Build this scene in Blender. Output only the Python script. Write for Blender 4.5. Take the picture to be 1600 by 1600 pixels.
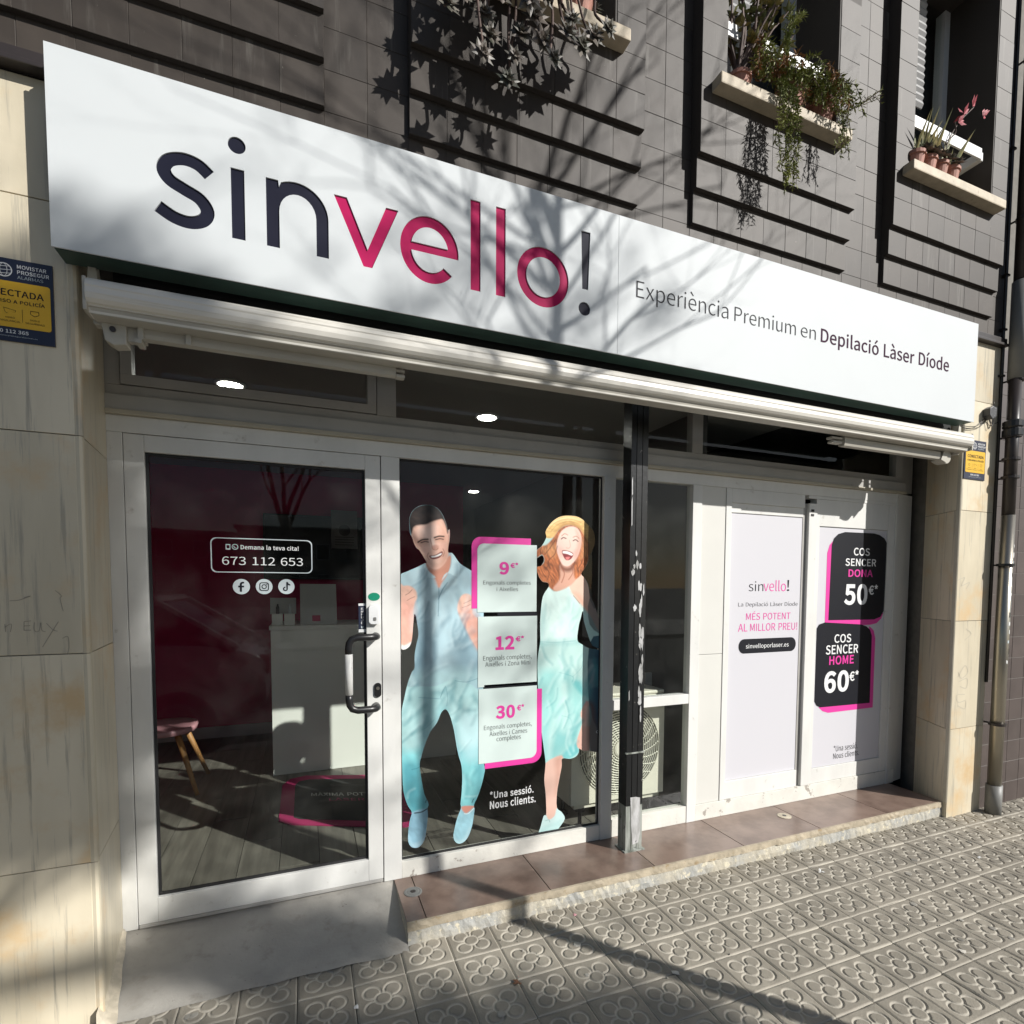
import bpy, bmesh, math, random
import numpy as np
from mathutils import Vector, Matrix, geometry

for o in list(bpy.data.objects):
    bpy.data.objects.remove(o)
scene = bpy.context.scene
COL = scene.collection

# ------------------------------------------------------------------ camera
cam_data = bpy.data.cameras.new('camera')
cam = bpy.data.objects.new('camera', cam_data)
COL.objects.link(cam)
cam_data.sensor_fit = 'HORIZONTAL'
cam_data.sensor_width = 36.0
cam_data.lens = 19.1595
cam_data.shift_x = -0.01485
cam_data.shift_y = 0.09864
cam_data.clip_start = 0.05
cam_data.clip_end = 600
rot = Matrix(((0.92569, 0.0147, -0.37801), (-0.37825, 0.05113, -0.92429), (0.00574, 0.99858, 0.05289)))
cam.matrix_world = Matrix.Translation((-0.5539, -2.121, 1.5533)) @ rot.to_4x4()
scene.camera = cam
scene.render.resolution_x = 1024
scene.render.resolution_y = 1024

# ------------------------------------------------------------------ light
SUN_DIR = Vector((-0.82, 1.0, -0.80)).normalized()
elev = math.asin(-SUN_DIR.z)
azim = math.atan2(-SUN_DIR.x, -SUN_DIR.y)
world = bpy.data.worlds.new('World')
scene.world = world
world.use_nodes = True
wn = world.node_tree.nodes
sky = wn.new('ShaderNodeTexSky')
sky.sky_type = 'NISHITA'
sky.sun_disc = False
sky.sun_elevation = elev
sky.sun_rotation = azim
sky.air_density = 1.0
sky.dust_density = 0.7
sky.ozone_density = 1.0
bg = wn['Background']
world.node_tree.links.new(sky.outputs[0], bg.inputs[0])
bg.inputs[1].default_value = 0.056
sun_data = bpy.data.lights.new('sun', 'SUN')
sun_data.energy = 5.0
sun_data.angle = math.radians(0.53)
sun_data.color = (1.0, 0.968, 0.92)
sun = bpy.data.objects.new('sun', sun_data)
COL.objects.link(sun)
sun.rotation_euler = SUN_DIR.to_track_quat('-Z', 'Y').to_euler()
sun.location = (8, -10, 12)
vs = scene.view_settings
vs.view_transform = 'Standard'
vs.look = 'None'
vs.exposure = 0.24
vs.gamma = 1.0
vs.use_curve_mapping = False
scene.cycles.max_bounces = 8
scene.cycles.transparent_max_bounces = 12

RND = random.Random(7)

# ------------------------------------------------------------------ helpers
def lin(r, g, b):
    def c(v):
        v /= 255.0
        return v / 12.92 if v <= 0.04045 else ((v + 0.055) / 1.055) ** 2.4
    return (c(r), c(g), c(b))


def setp(o, label=None, cat=None, group=None, kind=None):
    if label: o['label'] = label
    if cat: o['category'] = cat
    if group: o['group'] = group
    if kind: o['kind'] = kind
    return o


def thing(name, label, cat, loc=(0, 0, 0), group=None):
    o = bpy.data.objects.new(name, None)
    o.empty_display_size = 0.1
    COL.objects.link(o)
    o.location = loc
    return setp(o, label, cat, group)


def link(name, me, mat=None, parent=None, smooth=False):
    if mat is not None:
        me.materials.clear()
        me.materials.append(mat)
    if smooth:
        for p in me.polygons: p.use_smooth = True
    o = bpy.data.objects.new(name, me)
    COL.objects.link(o)
    if parent is not None:
        o.parent = parent
        pm = Matrix.Identity(4)
        q = parent
        chain = []
        while q is not None:
            chain.append(q)
            q = q.parent
        t = Vector((0, 0, 0))
        for q in chain: t += q.location
        o.location = -t
    return o


class MB:
    """collects geometry in world coordinates and links it as one mesh object"""
    def __init__(self):
        self.v = []
        self.f = []
        self.boxes = []

    def quad(self, a, b, c, d):
        n = len(self.v)
        self.v += [a, b, c, d]
        self.f.append((n, n + 1, n + 2, n + 3))
        return self

    def box(self, x0, x1, y0, y1, z0, z1):
        n = len(self.v)
        for z in (z0, z1):
            for (x, y) in ((x0, y0), (x1, y0), (x1, y1), (x0, y1)):
                self.v.append((x, y, z))
        for q in ((0, 3, 2, 1), (4, 5, 6, 7), (0, 1, 5, 4), (1, 2, 6, 5), (2, 3, 7, 6), (3, 0, 4, 7)):
            self.f.append(tuple(n + i for i in q))
        return self

    def prism(self, poly, y0, y1):
        """polygon in (x, z) extruded along y"""
        n = len(self.v)
        k = len(poly)
        for y in (y0, y1):
            for (x, z) in poly: self.v.append((x, y, z))
        area = sum(poly[i][0] * poly[(i + 1) % k][1] - poly[(i + 1) % k][0] * poly[i][1] for i in range(k))
        a = list(range(k))
        if area < 0: a.reverse()
        self.f.append(tuple(n + i for i in a))
        self.f.append(tuple(n + k + i for i in reversed(a)))
        for i in range(k):
            p, q = a[i], a[(i + 1) % k]
            self.f.append((n + q, n + p, n + k + p, n + k + q))
        return self

    def sweep_x(self, prof, x0, x1):
        """profile in (y, z) extruded along x"""
        n = len(self.v)
        k = len(prof)
        for x in (x0, x1):
            for (y, z) in prof: self.v.append((x, y, z))
        for i in range(k):
            j = (i + 1) % k
            self.f.append((n + i, n + j, n + k + j, n + k + i))
        self.f.append(tuple(n + i for i in reversed(range(k))))
        self.f.append(tuple(n + k + i for i in range(k)))
        return self

    def sweep_z(self, prof, z0, z1):
        """profile in (x, y) extruded along z"""
        n = len(self.v)
        k = len(prof)
        for z in (z0, z1):
            for (x, y) in prof: self.v.append((x, y, z))
        for i in range(k):
            j = (i + 1) % k
            self.f.append((n + i, n + j, n + k + j, n + k + i))
        self.f.append(tuple(n + i for i in reversed(range(k))))
        self.f.append(tuple(n + k + i for i in range(k)))
        return self

    def tube(self, pts, rad, n=8, cap=True):
        pts = [Vector(p) for p in pts]
        if not hasattr(rad, '__len__'): rad = [rad] * len(pts)
        base = len(self.v)
        up = None
        for i, p in enumerate(pts):
            if i == 0: d = pts[1] - p
            elif i == len(pts) - 1: d = p - pts[i - 1]
            else: d = pts[i + 1] - pts[i - 1]
            d.normalize()
            if up is None:
                up = Vector((0, 0, 1)) if abs(d.z) < 0.9 else Vector((1, 0, 0))
            a = d.cross(up)
            if a.length < 1e-5: a = d.cross(Vector((0, 1, 0.3)))
            a.normalize()
            b = a.cross(d).normalized()
            up = b
            for k in range(n):
                t = 2 * math.pi * k / n
                self.v.append(tuple(p + (a * math.cos(t) + b * math.sin(t)) * rad[i]))
        for i in range(len(pts) - 1):
            for k in range(n):
                q = base + i * n
                self.f.append((q + k, q + n + k, q + n + (k + 1) % n, q + (k + 1) % n))
        if cap:
            self.f.append(tuple(base + k for k in range(n)))
            e = base + (len(pts) - 1) * n
            self.f.append(tuple(e + k for k in reversed(range(n))))
        return self

    def lathe(self, prof, c, n=20, axis='z'):
        """profile (radius, height) turned about an axis through c"""
        base = len(self.v)
        for (r, h) in prof:
            for k in range(n):
                t = 2 * math.pi * k / n
                a, b = r * math.cos(t), r * math.sin(t)
                if axis == 'z': p = (c[0] + a, c[1] + b, c[2] + h)
                elif axis == 'y': p = (c[0] + a, c[1] + h, c[2] - b)
                else: p = (c[0] + h, c[1] + a, c[2] + b)
                self.v.append(p)
        for i in range(len(prof) - 1):
            for k in range(n):
                q = base + i * n
                self.f.append((q + k, q + (k + 1) % n, q + n + (k + 1) % n, q + n + k))
        self.f.append(tuple(base + k for k in reversed(range(n))))
        e = base + (len(prof) - 1) * n
        self.f.append(tuple(e + k for k in range(n)))
        return self

    def mesh(self, name, bevel=0.0, seg=2):
        me = bpy.data.meshes.new(name)
        me.from_pydata(self.v, [], self.f)
        if bevel > 0:
            bm = bmesh.new()
            bm.from_mesh(me)
            bmesh.ops.bevel(bm, geom=list(bm.edges), offset=bevel, segments=seg, affect='EDGES', profile=0.6, clamp_overlap=True)
            bm.to_mesh(me)
            bm.free()
        me.update()
        return me

    def build(self, name, mat, parent=None, smooth=False, bevel=0.0):
        return link(name, self.mesh(name, bevel), mat, parent, smooth)


def box(name, mat, parent, x0, x1, y0, y1, z0, z1, bevel=0.002):
    return MB().box(x0, x1, y0, y1, z0, z1).build(name, mat, parent, bevel=bevel)


def smooth_poly(p, n=5, closed=True):
    out = []
    k = len(p)
    rng = range(k) if closed else range(k - 1)
    for i in rng:
        p0 = p[(i - 1) % k] if closed or i > 0 else p[i]
        p1 = p[i]
        p2 = p[(i + 1) % k]
        p3 = p[(i + 2) % k] if closed or i < k - 2 else p[i + 1]
        for s in range(n):
            t = s / n
            out.append(tuple(0.5 * (2 * b + (c - a) * t + (2 * a - 5 * b + 4 * c - d) * t * t + (-a + 3 * b - 3 * c + d) * t ** 3)
                             for a, b, c, d in zip(p0, p1, p2, p3)))
    if not closed: out.append(tuple(p[-1]))
    return out


def rrect(x0, x1, z0, z1, r=(0.02,) * 4, n=6):
    """rounded rectangle, corner radii (bl, br, tr, tl)"""
    out = []
    for (cx, cz, a0, rr) in ((x0, z0, 180, r[0]), (x1, z0, 270, r[1]), (x1, z1, 0, r[2]), (x0, z1, 90, r[3])):
        sx = 1 if cx == x0 else -1
        sz = 1 if cz == z0 else -1
        if rr <= 0:
            out.append((cx, cz))
            continue
        for i in range(n + 1):
            t = math.radians(a0 + 90 * i / n)
            out.append((cx + sx * rr + rr * math.cos(t), cz + sz * rr + rr * math.sin(t)))
    return out


def circle(cx, cz, r, n=24, rz=None):
    rz = rz or r
    return [(cx + r * math.cos(2 * math.pi * i / n), cz + rz * math.sin(2 * math.pi * i / n)) for i in range(n)]


def inside(pt, poly):
    x, z = pt
    c = False
    k = len(poly)
    j = k - 1
    for i in range(k):
        xi, zi = poly[i]
        xj, zj = poly[j]
        if (zi > z) != (zj > z) and x < (xj - xi) * (z - zi) / (zj - zi) + xi: c = not c
        j = i
    return c


def fill(polys):
    """even-odd triangulation of nested outlines"""
    vs_, es = [], []
    for p in polys:
        n = len(vs_)
        k = len(p)
        vs_ += [Vector((a, b)) for a, b in p]
        es += [(n + i, n + (i + 1) % k) for i in range(k)]
    r = geometry.delaunay_2d_cdt(vs_, es, [], 0, 1e-7)
    tris = []
    for f in r[2]:
        c = sum((r[0][i] for i in f), Vector((0, 0))) / len(f)
        if sum(inside(c, p) for p in polys) % 2: tris.append(f)
    return [(v.x, v.y) for v in r[0]], tris


def flat(name, polys, y, mat, parent, thick=0.0):
    """flat print / cut-out in the plane y, facing the street (-y)"""
    v, t = fill(polys)
    me = bpy.data.meshes.new(name)
    vv = [(a, y, b) for a, b in v]
    ff = []
    for f in t:
        a, b, c = (Vector(v[f[0]]), Vector(v[f[1]]), Vector(v[f[2]]))
        cr = (b - a).cross(c - a) if False else (b.x - a.x) * (c.y - a.y) - (b.y - a.y) * (c.x - a.x)
        ff.append(tuple(f) if cr > 0 else tuple(reversed(f)))
    if thick > 0:
        for p in polys:
            k = len(p)
            n = len(vv)
            vv += [(a, y, b) for a, b in p] + [(a, y + thick, b) for a, b in p]
            for i in range(k):
                j = (i + 1) % k
                ff.append((n + i, n + j, n + k + j, n + k + i))
    me.from_pydata(vv, [], ff)
    me.update()
    return link(name, me, mat, parent)


def ring(poly, w):
    """inner offset copy of a smooth convex outline"""
    cx = sum(p[0] for p in poly) / len(poly)
    cz = sum(p[1] for p in poly) / len(poly)
    hx = max(p[0] for p in poly) - cx
    hz = max(p[1] for p in poly) - cz
    return [(cx + (x - cx) * (hx - w) / hx, cz + (z - cz) * (hz - w) / hz) for x, z in poly]


GLYPHS = {}
for row in """!226|91 155 135 155 144 452 145 525 81 525 82 452/113 -9 136 -3 153 14 159 39 153 65 136 82 113 88 90 82 73 65 67 39 73 14 90 -3
*327|108 330 164 396 218 330 249 352 204 425 281 457 269 493 189 473 182 557 144 557 137 473 57 493 46 457 121 425 77 352
,195|53 -133 87 -114 116 -89 137 -60 150 -25 155 13 152 39 145 60 134 75 119 85 101 88 77 83 59 67 53 43 59 19 76 4 99 -1 107 -1 104 -25 95 -47 80 -66 61 -82 37 -95
.195|97 -9 121 -3 137 14 144 39 137 65 121 82 97 88 74 82 57 65 51 39 57 14 74 -3
0389|195 -9 249 2 293 33 326 87 347 162 354 258 347 354 326 428 293 481 249 512 195 522 140 512 96 481 63 428 42 354 35 258 42 162 63 87 96 33 140 2/195 43 162 51 135 75 114 117 101 178 97 258 101 338 114 398 135 440 162 464 195 472 227 464 254 440 275 398 288 338 293 258 288 178 275 117 254 75 227 51
1389|62 0 343 0 343 53 240 53 240 513 191 513 145 492 85 477 85 436 176 436 176 53 62 53
2389|31 0 354 0 354 55 211 55 127 50 195 118 250 183 293 247 320 310 329 372 322 422 303 464 272 496 230 515 179 522 142 519 110 509 80 494 53 473 28 447 65 411 96 442 132 463 172 471 206 466 232 452 251 430 262 402 266 369 257 314 230 255 183 190 117 118 31 38
3389|184 -9 237 -3 282 16 318 46 341 87 349 137 344 177 329 209 305 236 275 255 241 268 241 271 271 285 297 305 316 329 328 359 332 394 325 439 304 474 272 501 231 517 182 522 127 514 80 493 39 461 74 421 105 447 141 464 180 471 210 467 234 456 252 439 263 417 267 389 262 358 247 331 221 310 180 296 125 291 125 242 187 238 232 224 262 203 279 174 284 139 279 107 265 80 243 61 214 48 180 44 147 47 119 56 94 69 72 85 53 103 20 62 43 40 70 21 102 5 140 -5
4389|238 0 298 0 298 141 367 141 367 193 298 193 298 513 228 513 14 183 14 141 238 141/238 193 81 193 197 368 239 443 242 443 238 350
5389|183 -9 234 -2 280 20 317 56 342 105 352 167 344 227 321 273 288 306 245 324 197 331 155 325 120 310 133 459 326 459 326 513 77 513 60 274 95 252 122 269 149 279 180 282 216 277 245 262 268 238 282 206 286 165 281 124 266 90 242 65 212 50 177 44 144 47 115 56 91 68 70 84 51 101 19 59 42 39 69 20 101 5 139 -5
6389|211 -9 257 -1 297 21 330 56 351 102 359 158 352 216 333 261 303 293 264 312 216 319 175 311 135 290 99 257 107 340 127 401 155 441 191 463 232 470 262 465 290 451 313 431 349 470 317 497 277 516 229 522 171 513 119 483 77 430 49 351 39 245 48 154 71 82 108 32 155 1/101 206 136 244 172 265 205 271 239 266 265 251 283 227 294 196 298 158 293 119 281 86 263 62 239 47 211 41 175 48 146 69 124 102 109 148
7389|139 0 205 0 213 112 227 210 253 299 295 386 356 475 356 513 34 513 34 459 284 459 231 376 192 293 165 205 148 109
8389|196 -9 250 -2 294 16 328 45 349 81 356 123 352 162 339 194 320 220 296 241 270 258 270 262 289 279 307 300 323 326 334 355 338 386 332 430 314 468 285 496 246 515 197 521 152 515 113 498 83 470 64 434 57 391 60 360 70 333 86 310 105 289 126 272 126 270 98 252 73 228 52 200 37 166 32 127 40 83 62 45 97 16 142 -2/231 279 196 294 164 311 138 332 121 358 115 391 119 418 130 441 147 459 170 470 197 473 227 469 251 456 269 436 280 411 284 382 278 346 260 311/197 39 162 43 132 56 109 76 94 102 89 133 92 161 102 187 117 211 136 232 160 249 202 232 239 213 269 190 288 162 296 125 291 97 278 73 257 54 230 43
9389|165 -9 221 1 272 32 313 88 341 169 351 279 342 367 318 435 281 484 234 513 178 522 132 515 92 493 60 458 38 412 31 356 37 298 56 253 86 221 125 201 172 195 215 202 255 224 291 257 282 174 262 113 235 73 201 51 162 44 130 49 101 62 76 83 41 43 73 16 114 -2/290 311 255 271 218 249 183 242 150 248 124 262 106 286 95 318 91 356 95 395 108 427 126 452 150 467 179 473 214 466 244 446 266 414 282 368
A426|3 0 68 0 118 157 305 157 354 0 423 0 249 513 176 513/134 208 159 287 210 461 213 461 265 287 289 208
B460|71 0 234 0 298 6 352 24 393 54 419 96 429 151 424 189 409 221 387 245 358 263 324 273 324 277 351 289 371 308 387 331 396 358 399 388 391 436 367 471 330 495 281 509 223 513 71 513/135 296 135 462 214 462 258 459 292 450 316 435 331 411 335 380 331 351 317 327 293 310 258 299 211 296/135 52 135 245 225 245 274 242 313 231 342 213 359 187 365 153 359 116 341 87 312 67 273 56 225 52
C447|264 -9 302 -6 337 3 368 18 396 39 422 64 386 106 351 74 312 55 267 48 213 57 168 85 135 128 114 187 107 258 115 329 136 387 170 430 215 456 269 466 310 460 344 443 374 417 409 459 389 479 365 496 336 510 304 519 268 522 195 511 132 477 83 422 52 348 41 256 52 165 82 91 130 36 192 2
D482|71 0 202 0 286 11 353 44 401 97 430 169 440 258 430 348 401 419 352 471 285 503 199 513 71 513/135 53 135 461 193 461 259 452 309 427 345 386 367 329 374 258 367 187 345 130 309 88 259 62 193 53
E412|71 0 374 0 374 55 135 55 135 242 330 242 330 298 135 298 135 459 366 459 366 513 71 513
G482|272 -9 312 -6 348 2 381 15 408 31 431 50 431 266 262 266 262 212 371 212 371 78 346 62 314 51 279 48 219 57 171 85 136 128 114 187 107 258 115 329 137 387 173 430 220 456 278 466 324 459 360 442 389 417 424 459 404 478 380 495 350 509 316 519 276 522 199 511 134 477 84 422 52 348 41 256 52 165 83 91 132 36 196 2
H510|71 0 135 0 135 242 375 242 375 0 440 0 440 513 375 513 375 298 135 298 135 513 71 513
I205|71 0 135 0 135 513 71 513
J375|166 -9 219 -1 259 21 286 56 302 100 307 151 307 513 242 513 242 157 239 116 229 85 213 64 190 52 160 48 125 54 96 72 71 106 25 72 45 43 69 21 97 4 129 -6
L380|71 0 360 0 360 55 135 55 135 513 71 513
M569|71 0 129 0 129 284 126 360 120 436 123 436 165 319 262 52 305 52 402 319 443 436 446 436 441 360 438 284 438 0 498 0 498 513 420 513 322 239 286 132 284 132 246 239 148 513 71 513
N506|71 0 132 0 132 270 129 351 124 430 127 430 182 324 369 0 436 0 436 513 374 513 374 246 377 164 383 84 380 84 324 190 137 513 71 513
O520|260 -9 332 3 393 38 439 93 469 167 479 258 469 349 439 422 393 477 332 511 260 522 188 511 127 477 81 422 51 349 41 258 51 167 81 93 127 38 188 3/260 48 208 57 166 85 134 129 114 187 107 258 114 329 134 387 166 430 208 456 260 466 311 456 353 430 385 387 405 329 412 258 405 187 385 129 353 85 311 57
P443|71 0 135 0 135 204 220 204 283 211 335 229 375 260 400 305 409 363 400 421 374 464 334 493 281 508 217 513 71 513/135 257 135 461 209 461 258 458 296 448 323 430 339 402 345 363 339 324 324 294 297 273 260 261 211 257
R445|135 270 135 461 221 461 265 458 300 448 325 431 341 405 346 370 341 334 325 305 300 285 265 274 221 270/352 0 425 0 295 225 333 239 365 260 390 289 405 325 410 370 402 426 377 466 339 493 290 509 231 513 71 513 71 0 135 0 135 218 228 218
S417|213 -9 272 -2 321 19 357 50 379 90 387 137 382 178 367 210 344 236 315 257 282 274 209 305 184 316 161 328 142 344 128 365 123 391 128 417 140 437 160 453 187 462 219 466 264 460 302 443 336 418 370 459 328 492 277 514 219 522 167 516 122 497 88 469 65 431 57 387 64 346 80 314 104 288 133 269 162 255 235 223 263 210 287 196 305 180 317 159 321 131 317 103 303 80 281 63 251 52 214 48 161 56 113 78 72 111 34 67 62 41 95 20 131 4 171 -6
T419|177 0 242 0 242 459 398 459 398 513 22 513 22 459 177 459
U505|253 -9 312 -2 363 21 402 63 428 125 437 211 437 513 375 513 375 210 368 146 351 100 325 69 292 53 253 48 215 53 182 69 156 100 139 146 133 210 133 513 69 513 69 211 78 125 103 63 143 21 193 -2
V403|165 0 239 0 403 513 337 513 254 235 204 66 202 66 152 235 69 513 1 513
X401|12 0 81 0 154 139 195 222 198 222 242 139 319 0 390 0 239 262 380 513 312 513 243 382 207 307 204 307 163 382 93 513 22 513 162 265
Z422|35 0 389 0 389 55 115 55 386 475 386 513 60 513 60 459 306 459 35 39
a394|152 -9 197 -2 240 18 278 46 280 46 286 0 338 0 338 234 333 286 319 330 293 362 256 383 207 390 148 382 98 363 57 340 82 296 115 316 154 331 196 337 228 332 251 317 265 296 272 270 275 241 188 227 123 207 77 179 50 144 41 99 47 61 62 31 85 9 116 -4/170 43 149 45 130 51 116 63 106 80 103 103 108 130 126 153 159 172 207 187 275 198 275 92 239 65 205 48
c357|214 -9 259 -3 300 13 338 39 310 82 283 63 253 49 220 44 181 51 148 70 123 101 108 141 102 190 108 239 124 279 150 310 183 329 222 336 250 332 275 320 298 303 330 345 300 367 264 384 219 390 163 381 112 356 73 315 46 259 36 190 45 121 70 65 108 25 157 -1
d434|194 -9 238 -2 277 18 310 45 312 45 317 0 370 0 370 557 305 557 305 411 309 346 276 370 242 385 202 390 151 381 106 355 70 314 46 258 37 190 44 120 65 65 98 24 141 -1/208 45 172 51 142 70 121 100 107 140 103 190 109 239 124 279 148 310 178 329 213 336 244 332 274 319 305 296 305 97 274 68 242 50
e388|218 -9 266 -4 308 10 343 29 321 72 292 56 260 46 225 42 185 48 151 65 125 93 107 130 99 175 356 175 359 211 352 272 333 321 302 358 260 382 207 390 156 381 109 355 71 314 46 258 36 190 46 121 71 66 111 25 161 0/99 221 108 262 125 295 148 319 177 334 208 339 241 334 267 319 286 296 298 262 303 221
g395|193 -175 258 -168 311 -149 351 -120 376 -84 385 -43 380 -10 364 16 337 33 300 44 253 47 178 47 151 49 132 55 120 63 113 75 111 88 115 107 123 121 136 134 163 124 192 120 236 126 275 144 305 171 324 208 331 253 327 284 317 310 300 331 378 331 378 380 246 380 222 387 192 390 148 384 109 366 78 338 57 300 50 254 57 212 75 177 99 152 99 149 80 132 64 108 57 78 62 52 74 31 92 16 92 13 61 -12 42 -41 36 -74 43 -109 64 -137 97 -158 141 -171/192 164 167 168 145 180 127 199 116 224 111 254 115 285 127 310 144 328 167 339 192 343 218 339 240 328 258 310 269 285 273 254 269 224 257 199 240 180 217 168/202 -131 164 -128 133 -119 110 -105 97 -87 92 -64 96 -42 108 -21 130 0 179 -6 245 -6 272 -7 294 -12 310 -21 319 -35 322 -54 317 -77 301 -98 276 -115 242 -127
i193|64 0 129 0 129 380 64 380/97 459 119 464 134 479 139 501 134 523 119 537 97 543 75 537 60 523 55 501 60 479 75 464
l199|132 -9 153 -7 169 -4 160 46 146 44 137 47 131 56 129 71 129 557 64 557 64 76 67 46 74 23 87 5 106 -5
m648|64 0 129 0 129 276 162 308 194 328 224 334 250 330 270 319 284 299 292 270 295 232 295 0 359 0 359 276 393 308 424 328 454 334 480 330 500 319 514 299 522 270 525 232 525 0 589 0 589 241 584 294 571 335 548 365 516 384 474 390 429 381 388 355 348 317 337 342 321 362 301 377 275 387 243 390 200 381 160 358 125 325 117 380 64 380
n427|64 0 129 0 129 276 164 308 197 328 232 334 259 330 280 319 294 299 302 270 305 232 305 0 368 0 368 241 364 294 350 335 328 365 295 384 252 390 204 381 162 358 125 325 117 380 64 380
o424|212 -9 266 -1 314 25 353 65 379 121 388 190 379 259 353 315 314 356 266 381 212 390 158 381 110 356 71 315 46 259 36 190 46 121 71 65 110 25 158 -1/212 44 175 51 145 70 122 101 107 141 102 190 107 239 122 279 145 310 175 329 212 336 249 329 280 310 303 279 318 239 323 190 318 141 303 101 280 70 249 51
p434|64 -160 129 -160 129 -32 127 35 162 11 197 -4 232 -9 282 0 327 26 364 68 388 125 397 196 391 261 372 315 341 356 299 381 246 390 202 382 162 363 125 336 117 380 64 380/221 45 194 48 162 61 129 84 129 284 164 313 198 330 230 336 268 330 297 311 316 282 327 243 331 195 325 144 310 102 287 71 257 51
r272|64 0 129 0 129 244 145 278 164 303 184 320 205 330 224 333 244 331 261 326 273 382 255 388 232 390 208 386 184 376 162 360 142 338 125 311 117 380 64 380
s328|164 -9 213 -3 251 13 279 37 296 68 302 104 295 141 277 169 251 190 220 206 186 219 161 229 139 239 121 251 109 266 104 285 107 302 115 317 129 330 149 337 175 340 207 336 235 324 261 307 292 347 259 368 219 384 174 390 129 385 92 369 66 346 49 317 43 282 50 248 67 221 92 201 122 185 154 172 179 163 203 151 222 138 236 121 241 100 238 81 229 65 214 52 193 44 166 41 124 46 87 62 53 86 22 43 63 16 111 -2
t264|183 -9 220 -5 254 5 242 53 220 46 198 43 175 46 158 55 147 70 141 90 139 116 139 328 243 328 243 380 139 380 139 487 86 487 79 380 19 377 19 328 76 328 76 118 79 75 90 40 111 14 141 -3
u425|176 -9 205 -6 232 3 256 18 279 37 301 60 303 60 308 0 361 0 361 380 298 380 298 111 263 74 231 53 195 46 168 50 148 61 134 81 126 109 123 147 123 380 59 380 59 139 63 87 77 45 100 15 133 -3
v365|146 0 221 0 356 380 293 380 221 164 186 52 182 52 147 164 76 380 9 380
w562|125 0 199 0 253 204 279 314 282 314 308 205 363 0 440 0 543 380 482 380 426 160 403 55 400 55 373 160 314 380 251 380 192 160 167 55 163 55 141 160 84 380 19 380
x349|11 0 78 0 129 89 167 157 171 157 212 89 268 0 338 0 213 192 328 380 262 380 215 297 181 233 178 233 141 297 90 380 20 380 136 198
À426|225 546 254 578 144 679 107 635/3 0 68 0 118 157 305 157 354 0 423 0 249 513 176 513/134 208 159 287 210 461 213 461 265 287 289 208
È412|71 0 374 0 374 55 135 55 135 242 330 242 330 298 135 298 135 459 366 459 366 513 71 513/240 546 269 578 158 679 122 635
É412|71 0 374 0 374 55 135 55 135 242 330 242 330 298 135 298 135 459 366 459 366 513 71 513/214 546 332 635 296 679 185 578
Í205|71 0 135 0 135 513 71 513/90 546 208 635 172 679 62 578
à394|152 -9 197 -2 240 18 278 46 280 46 286 0 338 0 338 234 333 286 319 330 293 362 256 383 207 390 148 382 98 363 57 340 82 296 115 316 154 331 196 337 228 332 251 317 265 296 272 270 275 241 188 227 123 207 77 179 50 144 41 99 47 61 62 31 85 9 116 -4/170 43 149 45 130 51 116 63 106 80 103 103 108 130 126 153 159 172 207 187 275 198 275 92 239 65 205 48/221 448 254 480 142 611 98 569
è388|218 -9 266 -4 308 10 343 29 321 72 292 56 260 46 225 42 185 48 151 65 125 93 107 130 99 175 356 175 359 211 352 272 333 321 302 358 260 382 207 390 156 381 109 355 71 314 46 258 36 190 46 121 71 66 111 25 161 0/99 221 108 262 125 295 148 319 177 334 208 339 241 334 267 319 286 296 298 262 303 221/217 448 251 480 140 611 95 569
í193|64 0 129 0 129 380 64 380/86 448 209 569 163 611 53 480
ó424|212 -9 266 -1 314 25 353 65 379 121 388 190 379 259 353 315 314 356 266 381 212 390 158 381 110 356 71 315 46 259 36 190 46 121 71 65 110 25 158 -1/212 44 175 51 145 70 122 101 107 141 102 190 107 239 122 279 145 310 175 329 212 336 249 329 280 310 303 279 318 239 323 190 318 141 303 101 280 70 249 51/200 448 324 569 279 611 167 480
€389|18 274 64 274 64 249 64 221 18 218 18 183 69 183 85 117 113 63 150 24 196 -1 249 -9 282 -6 312 3 338 18 362 38 384 64 347 97 319 67 288 49 254 43 218 49 188 67 164 96 145 135 134 183 302 183 302 221 130 221 129 251 130 274 333 274 333 312 133 312 144 362 163 403 188 432 220 451 258 457 289 452 316 435 339 411 376 447 345 478 305 500 260 508 203 500 154 475 114 434 85 380 68 312 18 308""".split('\n'):
    adv, body = row[1:].split('|')
    GLYPHS[row[0]] = (int(adv) / 524.0, [[(int(q[i]) / 524.0, int(q[i + 1]) / 524.0) for i in range(0, len(q), 2)] for q in (p.split() for p in body.split('/'))])


_gc = {}
def glyph(ch, w):
    """triangles of one letter, cap height about 1, stroke thickened by w"""
    key = (ch, w)
    if key not in _gc:
        polys = []
        for p in GLYPHS[ch][1]:
            k = len(p)
            o = []
            for i in range(k):
                a, b, c = Vector(p[i - 1]), Vector(p[i]), Vector(p[(i + 1) % k])
                d1, d2 = (b - a).normalized(), (c - b).normalized()
                n = Vector((d1.y, -d1.x)) + Vector((d2.y, -d2.x))
                if n.length < 1e-4: n = Vector((d1.y, -d1.x))
                n.normalize()
                m_ = 1 / max(.5, n.dot(Vector((d1.y, -d1.x))))
                q = b + n * w * m_ * WIND
                o.append((q.x, q.y))
            polys.append(o)
        _gc[key] = fill(polys)
    return _gc[key]


def _area(p): return sum(p[i][0] * p[(i + 1) % len(p)][1] - p[(i + 1) % len(p)][0] * p[i][1] for i in range(len(p)))
WIND = 1 if _area(GLYPHS['l'][1][0]) > 0 else -1


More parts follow.
